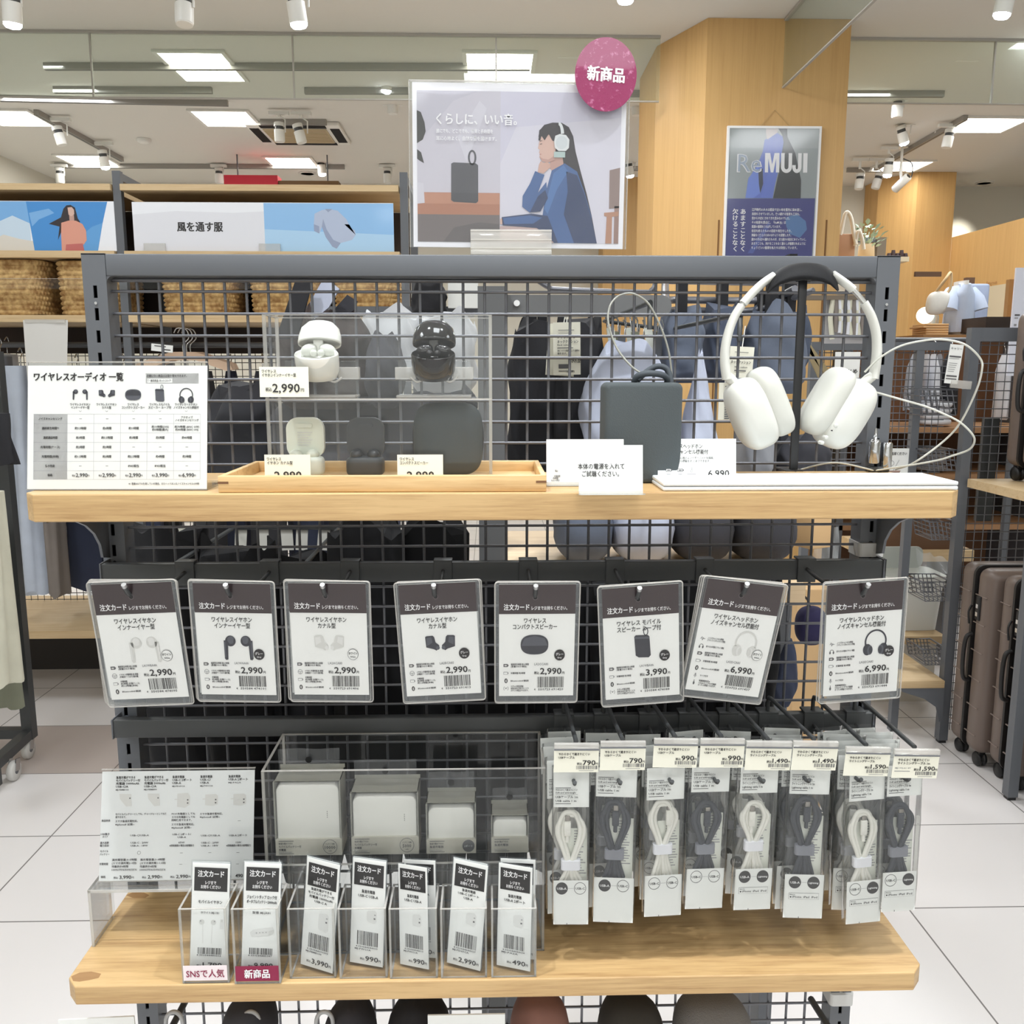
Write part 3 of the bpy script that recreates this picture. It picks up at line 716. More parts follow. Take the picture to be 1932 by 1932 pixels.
def order_card(c, i, front=True):
    k = mpp(HOOKX[i]) * (0.985 if i not in (0,) else 1.02)
    loc = HOOKX[i] + Vector((0, .0115, -.0015))
    t = thing('order_card', f"laminated order card picturing {c['d']}, at the front of its hook", 'order card', loc, (R(8), R(c['roll']), 0), 'laminated order cards')
    m_ = MB().flat(k, HOOK_U, HOOK_V, 0, k * 1.135)
    W_, H_ = 150, 213
    x0, _, z1 = m_.uv(0, 0); x1, _, z0 = m_.uv(W_, H_)
    m_.box(x0, x1, 0, .0004, z0, z1, PAPER)
    m_.rect(0, 0, W_, 55, HEAD, .5)
    m_.ring(71, 24, 5, 1.0, mat('hole_rim', (96, 86, 88), 0.3), 1); m_.circ(71, 24, 4, VOID, 1)
    m_.txt('注文カード', 9.5, 42, 11.5, PWHITE, w=50, bold=.028); m_.txt('レジまでお持ちください。', 64, 44, 7.6, PWHITE, w=70, bold=.018, res=1)
    L1, L2 = c['t']
    for s_, v in ((L1, 67.5), (L2, 79)):
        m_.txt(s_, 71, v, 10, INK, w=len(s_) * 8.7, al='c', bold=.016)
    dk, lt = (PALE, PALE2) if c['white'] else (DKP, DKP2)
    if c['pic'] == 'stem': earbud_stem(m_, 57, 107, 1.05, False, dk, lt); earbud_stem(m_, 104, 107, 1.05, True, dk, lt)
    elif c['pic'] == 'canal': earbud_canal(m_, 58, 112, 1, False, dk, lt); earbud_canal(m_, 91, 112, 1, True, dk, lt)
    elif c['pic'] == 'round': pic_speaker_round(m_, 70.5, 113, 1, dk, lt)
    elif c['pic'] == 'loop': pic_speaker_loop(m_, 77, 114, 1, dk, lt)
    else: pic_headphones(m_, 101, 112, 1, dk, lt)
    bu, bv = (128, 132) if c['pic'] == 'head' else (120.5, 133)
    if c['white']: m_.circ(bu, bv, 10.6, INK2, 4); m_.circ(bu, bv, 9.8, PAPER, 5); a, b_ = 'ホワイト', 'White'
    else: m_.circ(bu, bv, 10.6, INK, 4); a, b_ = 'グレー', 'Grey'
    m_.txt(a, bu, bv - 2, 5.4, INK if c['white'] else PWHITE, al='c', w=17 if c['white'] else 15, bold=.02, l=6, res=1); m_.txt(b_, bu, bv + 4.4, 4, INK2 if c['white'] else PWHITE, al='c', l=6, res=1)
    n = len(c['sp']); v0, dv = (153, 15) if n == 4 else (112, 14.2)
    for q, kk in enumerate(c['sp']):
        v = v0 + q * dv
        icon(m_, kk, 14, v)
        ls = SPT[kk]
        if kk == 'bat2' and (n == 7 or 'wave' in c['sp']): ls = ('充電時間 約3時間',)
        for j, s_ in enumerate(ls): m_.txt(s_, 23.5, v + (j - (len(ls) - 1) / 2) * 4.2, 3.7, INK2, w=min(36, len(s_) * 3.2), bold=.02, res=1)
    m_.txt(c['code'], 70.5, 150.5, 5.6, INK3, w=28, res=1)
    m_.txt('税込', 70.5, 168, 5.4, INK, w=10, bold=.015, res=1); m_.txt(c['yen'], 82.5, 164, 15.5, INK, w=42.5, bold=.024); m_.txt('円', 126.5, 168, 5, INK, w=4.6, bold=.01, res=1)
    m_.code(77, 175.5, 131, 196.5, INK, seed=int(c['bc']))
    m_.txt('4', 70.5, 200, 5.2, INK2, res=1)
    m_.txt('550' + ('584' if c['bc'].startswith('474') else '723'), 79, 200, 5.4, INK2, w=24, res=1); m_.txt(c['bc'], 105.5, 200, 5.4, INK2, w=24, res=1)
    m_.obj('printed_card', t)
    lam = MB(); cx = (W_ / 2 - HOOK_U) * k; cz = -(H_ / 2 + 5) * k * 1.135
    o_ = rrect((W_ + 16) * k, (H_ + 18) * k * 1.135, 6 * k, 4, cx, cz)
    lam.add([(p[0], -.0018, p[1]) for p in o_], [tuple(range(len(o_)))], FILM)
    lam.add([(p[0], .0008, p[1]) for p in o_], [tuple(range(len(o_)))], FILMB); lam.tube([(p[0], 0, p[1]) for p in o_], .0007, ACRE, 5, closed=True)
    lam.obj('laminate_pouch', t)
    return t
EXTRA = [(2, 3.5, -.6), (1, 2.0, -1.2), (1, 2.5, -1.0), (1, 2.0, 1.4), (1, .8, .5), (1, 1.5, .8), (2, -2.0, -.8), (1, 2.8, 1.0)]
EXB = mat('card_back', (238, 239, 236), 0.6)
for i, c in enumerate(CARDS):
    t = order_card(c, i)
    n, dr, dx = EXTRA[i]
    for j in range(n):
        off = Vector((.0012 * dx * (j + 1), .0042 * (j + 1), -.0004 * (j + 1)))
        dup(t, loc=t.location + off, rot=(R(8), R(c['roll'] + dr * .35 * (j + 1)), 0), label=f"{'second' if j == 0 else 'third'} order card behind the one picturing {c['d']}")
# ================================================================ packed charging cables, their hooks and price holders
LAB = [(1088, 1405, 85, '790', 'USBケーブル', 0), (1176, 1401, 86, '790', 'USBケーブル', 0), (1276, 1396, 84, '990', 'USBケーブル', 0), (1364, 1396, 84, '990', 'USBケーブル', 0),
       (1452, 1401, 87, '1,490', 'ライトニングケーブル', 0), (1540, 1401, 86, '1,490', 'ライトニングケーブル', .6), (1639, 1412, 86, '1,590', 'ライトニングケーブル', .5), (1731, 1416, 87, '1,590', 'ライトニングケーブル 1m', 0)]
LY = .835
PBACK = mat('pack_paper', (226, 229, 218), 0.55); PACKW = mat('pack_print', (238, 240, 236), 0.5)
PFILM = clear('pack_film', (252, 252, 252), 0.045, 0.10, 0.6, (226, 230, 230))
CW = mat('cable_white', (232, 231, 222), 0.55, bump=.3, bscale=900); CG = mat('cable_grey', (66, 69, 76), 0.7, bump=.4, bscale=900)
VW = mat('strap_white', (232, 233, 238), 0.8); VG = mat('strap_grey', (134, 136, 144), 0.85)
CONN = mat('connector_steel', (150, 146, 140), 0.3, 0.9)
# front packs: x left/right at bottom, y bottom, x left/right at y 1500, conns, colour
PK = [(1042, 1111, 1741, 1043, 1112, 'AC', 0, 5, 1352), (1121, 1191, 1737, 1123, 1201, 'AC', 1, 3, 1370), (1213, 1284, 1725, 1217, 1291, 'CC', 0, 3, 1385), (1289, 1362, 1711, 1300, 1375, 'CC', 1, 4, 1360),
      (1381, 1452, 1713, 1392, 1466, 'AL', 0, 4, 1383), (1475, 1549, 1729, 1487, 1563, 'AL', 1, 7, 1352), (1588, 1663, 1738, 1597, 1668, 'CL', 0, 5, 1372), (1658, 1725, 1716, 1668, 1737, 'CL', 1, 6, 1370)]
PKY = .865
cname = {'A': 'USB·A', 'C': 'USB·C', 'L': 'Lightning'}
for i, (px, py, w, yen, nm, yaw) in enumerate(LAB):
    p = PY(px, py, LY)
    zlow = PY(px, 1440, LY + .03).z
    t = thing('cable_hook', f'dark double prong hook on the lower bar over the {ordinal[i]} cable pack from the left', 'hook', (p.x, .985, 1.0788), (0, 0, 0), 'hooks on the lower bar')
    m_ = MB(); m_.box(-.0115, .0115, -.0022, 0, -.0135, .0125, DARK, .0006); m_.box(-.0115, .0115, -.0022, .016, .0115, .014, DARK, .0005); m_.obj('clip', t)
    dz = p.z - 1.0788; yy = LY - .985
    m_ = MB(); m_.tube([(0, .004, .012), (0, .004, .026), (0, .0015, .031), (0, -.003, .032)] + [(0, yy + .006, dz + .001)], .0024, DARK, 8); m_.obj('upper_prong', t)
    m_ = MB(); m_.tube(smooth_path([(0, -.002, -.002), (0, -.06, -.006), (0, -.125, -.009), (0, -.138, -.004)], 5), .002, DARK, 8); m_.obj('lower_prong', t)
    k = mpp(p)
    h = thing('price_holder', f"clear price holder clipped to the {ordinal[i]} cable hook, card reading {yen} yen", 'price tag', p, (R(4), R((.5, .4, 1.2, 1.0, 1.2, 1.8, 1.8, 1.4)[i]), R(yaw)), 'cable price tags')
    m_ = MB().flat(k, 0, 0); W_ = w
    m_.box(-W_ / 2 * k, W_ / 2 * k, -.001, .003, -9 * k, 2 * k, ACRE, .0006); m_.box(-W_ / 2 * k, W_ / 2 * k, -.0014, -.001, -11 * k, -8 * k, mat('holder_grey', (110, 112, 116), .3)); m_.obj('rail', h)
    m_ = MB().flat(k, 0, 0, .0004)
    x0 = -W_ / 2; x1 = W_ / 2
    m_.box(x0 * k, x1 * k, -.0004, 0, -57 * k, -10.5 * k, CREAM)
    m_.txt('やわらかくて絡まりにくい', x0 + 9, 19, 5.6, INK, w=59, bold=.02, res=1); m_.txt(nm, x0 + 8.5, 26, 5.4, INK, w=31 if 'USB' in nm else (62 if '1m' in nm else 49), bold=.014, res=1)
    yw = 24 if len(yen) == 3 else 29
    m_.txt(yen, x1 - 6, 36.5, 13 if len(yen) == 3 else 11, INK, w=yw, al='r', bold=.022); m_.txt('円', x1 - 5.5, 39, 4.6, INK, w=4.4, bold=.01, res=1); m_.txt('税込', x1 - 7 - yw, 39, 5, INK, w=10, al='r', bold=.02, res=1)
    m_.code(x1 - 42, 43, x1 - 1, 50.5, INK2, seed=31 + i, n=20); m_.rect(x1 - 37, 53, x1 - 9, 54, INK3)
    if i == 7: m_.txt('MJ-UCLG1 GY', x0 + 5, 36, 3.6, INK3, w=30, res=1); m_.rect(x0 + 4, 42, x0 + 34, 43.4, INK3)
    m_.obj('price_card', h)

def pack(i, L):
    """one sealed pack, origin at the middle of its bottom edge; built from the picture's proportions"""
    xl, xr, yb, xl2, xr2, con, grey, n, ytop = PK[i]
    pb = PY((xl + xr) / 2, yb, PKY)
    return pb
for i in range(8):
    xl, xr, yb, xl2, xr2, con, grey, n, ytop = PK[i]
    pb = PY((xl + xr) / 2, yb, PKY); pt = PY((xl2 + xr2) / 2, 1500, PKY)
    k = mpp(pt); w = (xr2 - xl2) * k; kv = (pt.z - pb.z) / (yb - 1500)
    ztop = 1.0788 + .004
    H = ztop - pb.z
    roll = math.atan2(pt.x - pb.x, pt.z - pb.z)
    gn = 'grey' if grey else 'white'
    cn = {'AC': 'USB-A and USB-C', 'CC': 'double USB-C', 'AL': 'USB-A and lightning plug', 'CL': 'USB-C and lightning plug'}[con]
    t = thing('cable_pack', f'front {gn} cable pack marked {cn}, {ordinal[i]} along the lower bar', 'charging cable', pb, (R(0), roll, R(random.uniform(-5, 5))), 'packed charging cables')
    # --- card strips: header at the top, window in the middle, band at the foot; units = picture pixels
    W_ = xr2 - xl2; Vt = H / kv
    m_ = MB().flat(k, 0, 0, .0028, kv)
    yl = {0: 1520, 1: 1501, 2: 1506, 3: 1492, 4: 1494, 5: 1496, 6: 1507, 7: 1499}[i] - yb
    bt = {0: 1657, 1: 1652, 2: 1647, 3: 1635, 4: 1635, 5: 1646, 6: 1657, 7: 1641}[i] - yb
    hw = W_ / 2
    m_.rect(-hw + 1, -Vt, hw - 1, yl, PACKW, 0)
    l1 = ['やわらかくて絡まりにくい', 'Soft and anti-tangle', ('USBケーブル 1m' if con != 'AL' and con != 'CL' else 'ライトニングケーブル 1m'), ('USB cable 1 m' if con not in ('AL', 'CL') else 'Lightning cable 1 m')]
    u0 = -hw + 5
    m_.rect(u0, yl - 36, u0 + 29, yl - 35, INK, 1); m_.rect(u0, yl - 7, u0 + 29, yl - 6, INK, 1); m_.rect(u0, yl - 23.5, u0 + 42, yl - 23, INK2, 1)
    for s_, v, h_, ww in zip(l1, (-32, -27, -19, -12), (4, 4, 5.5, 5), (41, 38, 42, 39)): m_.txt(s_, u0, yl + v, h_, INK, w=ww, bold=.012, res=1)
    m_.obj('header_label', t)
    m_ = MB().flat(k, 0, 0, .0028, kv)
    m_.rect(-hw + 1, bt, hw - 1, 0, PACKW, 0)
    for s_, c_ in ((-1, con[0]), (1, con[1])):
        cu, cv = s_ * 17.5, bt + 15
        if c_ == 'C': m_.ring(cu, cv, 11.6, 1, INK2, 1); m_.txt('USB-C', cu, cv, 5.6, INK, w=18, al='c', bold=.02, res=1)
        else: m_.circ(cu, cv, 11.6, INK, 1); m_.txt('USB-A' if c_ == 'A' else 'Lightning', cu, cv, 5.6 if c_ == 'A' else 4.4, PWHITE, w=18, al='c', bold=.02, res=1)
    m_.rect(-5, bt + 14.7, 5, bt + 15.2, INK3, 1)
    if 'L' in con:
        v = bt + 35; m_.rect(-28, v, 29, v + 12, INK3, 1); m_.rect(-27.5, v + .5, 28.5, v + 11.5, PACKW, 2)
        m_.txt('Made for', -26, v + 2.6, 2.4, INK2, w=10, l=3, res=1); m_.circ(-24.3, v + 7.5, 1.5, INK, 3); m_.txt('iPhone', -21, v + 7, 5, INK2, w=17, l=3, res=1); m_.txt('iPad', 0, v + 7, 5, INK2, w=11, l=3, res=1); m_.txt('iPod', 15, v + 7, 5, INK2, w=11, l=3, res=1)
    m_.rect(-2 - 6, -3, -1 - 6, 0, VOID, 2)
    m_.obj('foot_label', t)
    b_ = MB(); b_.flat(k, 0, 0, -.0072, kv)
    b_.box(-w * .12, w * .46, .0073, .0077, -(bt + 20) * kv, -(yl + 48) * kv, PBACK)
    for q in range(17): b_.rect(hw * .2, yl + 52 + q * 5.0, hw * .2 + random.uniform(12, 24), yl + 53.8 + q * 5.0, INK3)
    b_.obj('leaflet', t)
    # film: a pillow of clear plastic round the cards
    f = MB()
    def film(u, v):
        a = 2 * PI * u; z = v * H
        bul = .0062 + .0045 * (math.sin(PI * min(1, max(0, v))) ** .5)
        x = math.cos(a); y = math.sin(a)
        return (math.copysign(abs(x) ** .55, x) * (w / 2 + .0008), .0022 + math.copysign(abs(y) ** .5, y) * bul + .0006 * math.sin(u * 40 + v * 23 + i) * math.sin(v * 9 + u * 6), z)
    f.grid(film, 28, 16, PFILM, True); f.obj('film_pouch', t)
    # the coiled cable
    cm = CG if grey else CW; r = .0024
    c_ = MB(); v2z = lambda v: -(v) * kv
    zt = v2z({0: 1530, 1: 1511, 2: 1510, 3: 1512, 4: 1512, 5: 1504, 6: 1528, 7: 1515}[i] - yb); zs = v2z({0: 1632, 1: 1612, 2: 1602, 3: 1602, 4: 1596, 5: 1604, 6: 1626, 7: 1607}[i] - yb); zb2 = v2z(bt) - .004
    rd = random.Random(i + 3)
    for j in range(3):
        o_ = (j - 1) * .0016; lw = (.0112, .0142, .0102)[j]; zz = zt - (0.0, .004, .0015)[j] - r
        c_.tube(smooth_path([(-.006 + o_ * 2.6, .003 + j * .0012, zb2), (-.0022 + o_, .003 + j * .001, zs), (-lw + o_, .003 + j * .001, (zs + zt) / 2 + .004), (-lw * .62 + o_, .003 + j * .0012, zz - .004), (o_, .0032 + j * .0012, zz), (lw * .62 + o_, .003 + j * .0012, zz - .004), (lw + o_, .003 + j * .001, (zs + zt) / 2 + .004), (.0022 + o_, .003 + j * .001, zs), (.006 + o_ * 2.6, .003 + j * .0012, zb2)], 6), r, cm, 8)
    c_.obj('cable', t)
    sx_ = -.0035 if i in (0, 4) else (.006 if i == 2 else .0005)
    zc = zt - .012; g_ = MB()
    g_.box(sx_ - .0036, sx_ + .0036, .0005, .0042, zc - .017, zc, cm, .0012); g_.tube([(sx_, .003, zc - .024), (sx_, .003, zc - .016)], .0021, cm, 8)
    g_.obj('plug', t)
    g_ = MB(); g_.box(sx_ - .0026, sx_ + .0026, .0012, .0036, zc, zc + (.006 if con[0] == 'A' else .0045), CONN, .0006); g_.obj('plug_contact', t)
    g_ = MB(); g_.prism(rrect(.0205, .0082, .003, 4, 0, .0035), zs - .0052, zs + .0052, VG if grey else VW, 'z'); g_.obj('strap', t)
    # packs queued behind on the same hook
    xo = t.location
    for j in range(1, n + 1):
        dz = min(.0, 0)
        y = .868 + .102 * j / (n + .6)
        dup(t, loc=(xo.x - .002 - .004 * math.sin(j * 2.1 + i), y, xo.z + random.uniform(-.002, .002)), rot=(0, roll * .3 + R(random.uniform(-2.5, 2.5)), R(random.uniform(-8, 8))), label=f'{gn} {cn} cable pack queued {ordinal[j - 1]} behind the front one')
# ================================================================ things on the lower shelf
LZ = LS1 + .0003
def acr_box(name, parent, x0, x1, y0, y1, z0, z1, t_, top=False, bottom=True, m=None):
    """open clear box: walls as thin slabs with brighter edges"""
    m = m or ACR; b_ = MB()
    def slab(a0, a1, b0, b1, c0, c1): b_.box(a0, a1, b0, b1, c0, c1, m)
    b_.add([(x0, y0, z0), (x1, y0, z0), (x1, y0, z1), (x0, y0, z1)], [(0, 1, 2, 3)], m)
    b_.add([(x0, y1, z0), (x1, y1, z0), (x1, y1, z1), (x0, y1, z1)], [(0, 1, 2, 3)], m)
    b_.add([(x0, y0, z0), (x0, y1, z0), (x0, y1, z1), (x0, y0, z1)], [(0, 1, 2, 3)], m)
    b_.add([(x1, y0, z0), (x1, y1, z0), (x1, y1, z1), (x1, y0, z1)], [(0, 1, 2, 3)], m)
    if bottom: b_.add([(x0, y0, z0), (x1, y0, z0), (x1, y1, z0), (x0, y1, z0)], [(0, 1, 2, 3)], m)
    if top: b_.add([(x0, y0, z1), (x1, y0, z1), (x1, y1, z1), (x0, y1, z1)], [(0, 1, 2, 3)], m)
    E_ = ACRE
    for (xa, xb, ya, yb) in ((x0, x1, y0, y0 + t_), (x0, x1, y1 - t_, y1), (x0, x0 + t_, y0 + t_, y1 - t_), (x1 - t_, x1, y0 + t_, y1 - t_)):
        b_.box(xa, xb, ya, yb, z1 - .0004, z1 + .0003, E_)
        if bottom: b_.box(xa, xb, ya, yb, z0, z0 + .0006, E_)
    for x in (x0, x1 - t_):
        for y in (y0, y1 - t_): b_.box(x, x + t_, y, y + t_, z0, z1, E_)
    return b_.obj(name, parent)
# --- clear case with four boxed chargers
cx0 = PY(492, 1452, .885).x; cx1 = PY(1029, 1452, .885).x; cz1 = PY(760, 1453, .885).z
t = thing('acrylic_case', 'long clear acrylic case holding four boxed white chargers on the lower shelf', 'acrylic case', ((cx0 + cx1) / 2, .885, LZ))
hw = (cx1 - cx0) / 2
acr_box('case_walls', t, -hw, hw, 0, .098, 0, cz1 - LZ, .0028)
zi = PY(760, 1612, .905).z - LZ
m_ = MB(); m_.add([(-hw + .003, .004, zi - .001), (hw - .003, .004, zi - .001), (hw - .003, .094, zi - .001), (-hw + .003, .094, zi - .001)], [(0, 1, 2, 3)], ACR)
for y in (.004, .092): m_.box(-hw + .003, hw - .003, y, y + .0015, 0.001, zi - .0012, ACR)
m_.box(-hw + .003, hw - .003, .003, .0045, zi - .0018, zi - .0002, ACRE); m_.obj('inner_riser', t)
BOXC = mat('carton_grey', (196, 192, 178), 0.7); BOXW = mat('charger_white', (242, 241, 234), 0.4); BOXG = mat('carton_side', (150, 149, 138), 0.7)
BFILM = clear('blister', (252, 252, 252), 0.05, 0.05, 0.5)
# px box: left, right, top of carton, top of charger, bottom, band top, txt
CH = [(521, 645, 1469, 1475, 1607, 1576, '10000', 'モバイルバッテリー付', 'large white charger in a grey carton marked 10000, leftmost in the clear case'),
      (664, 790, 1495, 1502, 1610, 1577, '5000', 'モバイルバッテリー付', 'white charger in a grey carton marked 5000, second in the clear case'),
      (805, 898, 1518, 1526, 1611, 1584, '2ポート', '急速充電器', 'white charger in a carton with a dark round mark, third in the clear case'),
      (927, 997, 1536, 1543, 1604, 1575, '', '急速充電器', 'smallest boxed white charger, rightmost in the clear case')]
for a, b_, yt, yc, yb, yn, num, nm, lb in CH:
    Yc = .905; pb = PY((a + b_) / 2, yb, Yc); k = mpp(pb); kv = (PY(a, yt, Yc).z - pb.z) / (yb - yt)
    w = (b_ - a) / 2
    t = thing('boxed_charger', lb, 'charger', (pb.x, Yc, LZ + zi + .0004), (0, 0, 0), 'boxed chargers')
    H = (yb - yt) * kv; Hb = (yb - yn) * kv; Hc = (yb - yc) * kv; D = .036 if w > 50 else .030
    m_ = MB().flat(k, 0, yb, .0, kv)
    m_.box(-w * k, w * k, 0, D, 0, Hb, BOXC); m_.box(-w * k, -w * k + .001, 0, D, Hb, H, BOXG); m_.box(w * k - .001, w * k, 0, D, Hb, H, BOXG); m_.box(-w * k, w * k, D - .001, D, Hb, H + .004, BOXG)
    m_.box(-w * k, w * k, .004, D, H - .0008, H, BOXG)
    u0 = -w + 6
    m_.rect(u0, yn + 3, u0 + 28, yn + 4.2, INK2); m_.rect(u0, yb - 4, u0 + 28, yb - 3, INK2)
    m_.txt('急速充電ができる', u0, yn + 8, 3.6, INK2, w=26, res=1); m_.txt(nm, u0, yn + 14, 4.6, INK2, w=42 if len(nm) > 6 else 26, bold=.02, res=1)
    if len(nm) > 6: m_.txt('充電器', u0, yn + 20, 4.4, INK, w=13, bold=.03, res=1)
    m_.txt('Rapid charger', u0, yb - 7, 3, INK3, w=24, res=1)
    if num:
        cu, cv = w - 22, (yn + yb) / 2 - .5
        if len(num) > 3 and num[0] in '15': m_.ring(cu, cv, 13.5, .9, INK2); m_.txt(num, cu, cv + 1, 8, INK2, w=20 if len(num) == 5 else 16, al='c', bold=.02, res=1); m_.txt('バッテリー容量', cu, cv - 5.5, 2.6, INK2, al='c', w=17, res=1); m_.txt('mAh', cu, cv + 7.5, 3, INK2, al='c', res=1)
        else: m_.circ(w - 14, cv, 11.5, INK2); m_.txt(num, w - 14, cv, 4.6, PALE, w=16, al='c', l=3, res=1)
    m_.obj('carton', t)
    m_ = MB(); bm = bmesh.new(); bmesh.ops.create_cube(bm, size=1); hh = Hc - .002
    for v in bm.verts: v.co = (v.co.x * (w * 2 * k - .004), v.co.y * .024 + .0145, v.co.z * hh + hh / 2 + .001)
    bmesh.ops.bevel(bm, geom=[e for e in bm.edges if abs((e.verts[0].co - e.verts[1].co).y) > .01], offset=min(.0075, w * k * .3), segments=5, profile=.5, affect='EDGES'); bmesh.ops.bevel(bm, geom=[e for e in bm.edges if e.calc_face_angle(0) > .9], offset=.0012, segments=2, profile=.5, affect='EDGES')
    m_.bm(bm, BOXW, True)
    if w > 50:
        for q in range(4): m_.box((w - 26) * k - .0003, (w - 26) * k + .0003, .0018, .003, Hb + (Hc - Hb) * .38 + q * .0022, Hb + (Hc - Hb) * .38 + q * .0022 + .0007, INK2)
    m_.obj('charger', t)
    m_ = MB(); zt_ = H + .0005
    m_.add([(-w * k - .0006, -.0008, 0), (w * k + .0006, -.0008, 0), (w * k + .0006, -.0008, zt_), (-w * k - .0006, -.0008, zt_)], [(0, 1, 2, 3)], BFILM)
    hz = H + (.030 if w > 40 else .026); xx = w * k * .93
    m_.grid(lambda u, v: ((u * 2 - 1) * xx, D * .5 + .0012 * math.sin(u * 9 + v * 5), H + v * (hz - H)), 10, 5, BFILM)
    m_.obj('blister_film', t)
    m_ = MB(); m_.lathe([(.0035, -.0004), (.0035, .0004)], VOID, 18, (0, D * .5 - .002, (H + hz) / 2 + .003), 'y'); m_.obj('hang_hole', t)

# --- clear card pots with little order cards
POTS = [(345, 433, 1855, 'SNS'), (443, 530, 1856, 'NEW'), (547, 634, 1846, ''), (641, 731, 1846, ''), (736, 826, 1846, ''), (832, 919, 1845, ''), (927, 1012, 1844, '')]
MAROON = mat('maroon_print', (138, 24, 66), 0.5)
SC_ = [dict(tl=(363, 1629), tr=(434, 1628), bl=(358, 1838), br=(428, 1838), l=('モバイルイヤホン',), c='ホワイト/MJ-UE1', yen='1,790', pic='buds', bc='480552', d='corded earphones'),
       dict(tl=(461, 1628), tr=(531, 1628), bl=(455, 1839), br=(524, 1839), l=('ジョイントタップ ロック付', 'ポータブルバッテリー20000mAh'), c='型番 MJ-JA81', yen='9,990', pic='tap', bc='885387', d='a white joint tap'),
       dict(tl=(570, 1617), tr=(639, 1627), bl=(567, 1820), br=(627, 1836), l=('急速充電ができる', 'モバイルバッテリー付', '充電器 10000mAh', 'USB-C A'), c='MJ-PBMB100', yen='3,990', pic='tall', bc='690393', d='a 10000 battery charger'),
       dict(tl=(657, 1617), tr=(727, 1626), bl=(660, 1815), br=(722, 1825), l=('急速充電器', 'USB-C USB-A'), c='MJ-PWC1A', yen='990', pic='cube', bc='584003', d='a charger priced 990'),
       dict(tl=(741, 1626), tr=(797, 1643), bl=(755, 1817), br=(809, 1831), l=('急速充電器', 'USB-C USB-A'), c='MJ-PWC1A', yen='990', pic='cube', bc='584010', d='a charger priced 990, most askew', back=(12, -9)),
       dict(tl=(848, 1617), tr=(916, 1632), bl=(843, 1817), br=(906, 1831), l=('急速充電器', 'USB-C 2ポート', 'USB-A'), c='MJ-PD65CA', yen='2,990', pic='cube', bc='584027', d='a charger priced 2,990'),
       dict(tl=(930, 1627), tr=(1001, 1638), bl=(937, 1820), br=(1000, 1834), l=('急速充電器', 'USB-A 2ポート'), c='MJ-PA2A', yen='490', pic='cube', bc='584034', d='a charger priced 490', back=(10, -10))]
potn = ['first', 'second', 'third', 'fourth', 'fifth', 'sixth', 'seventh']
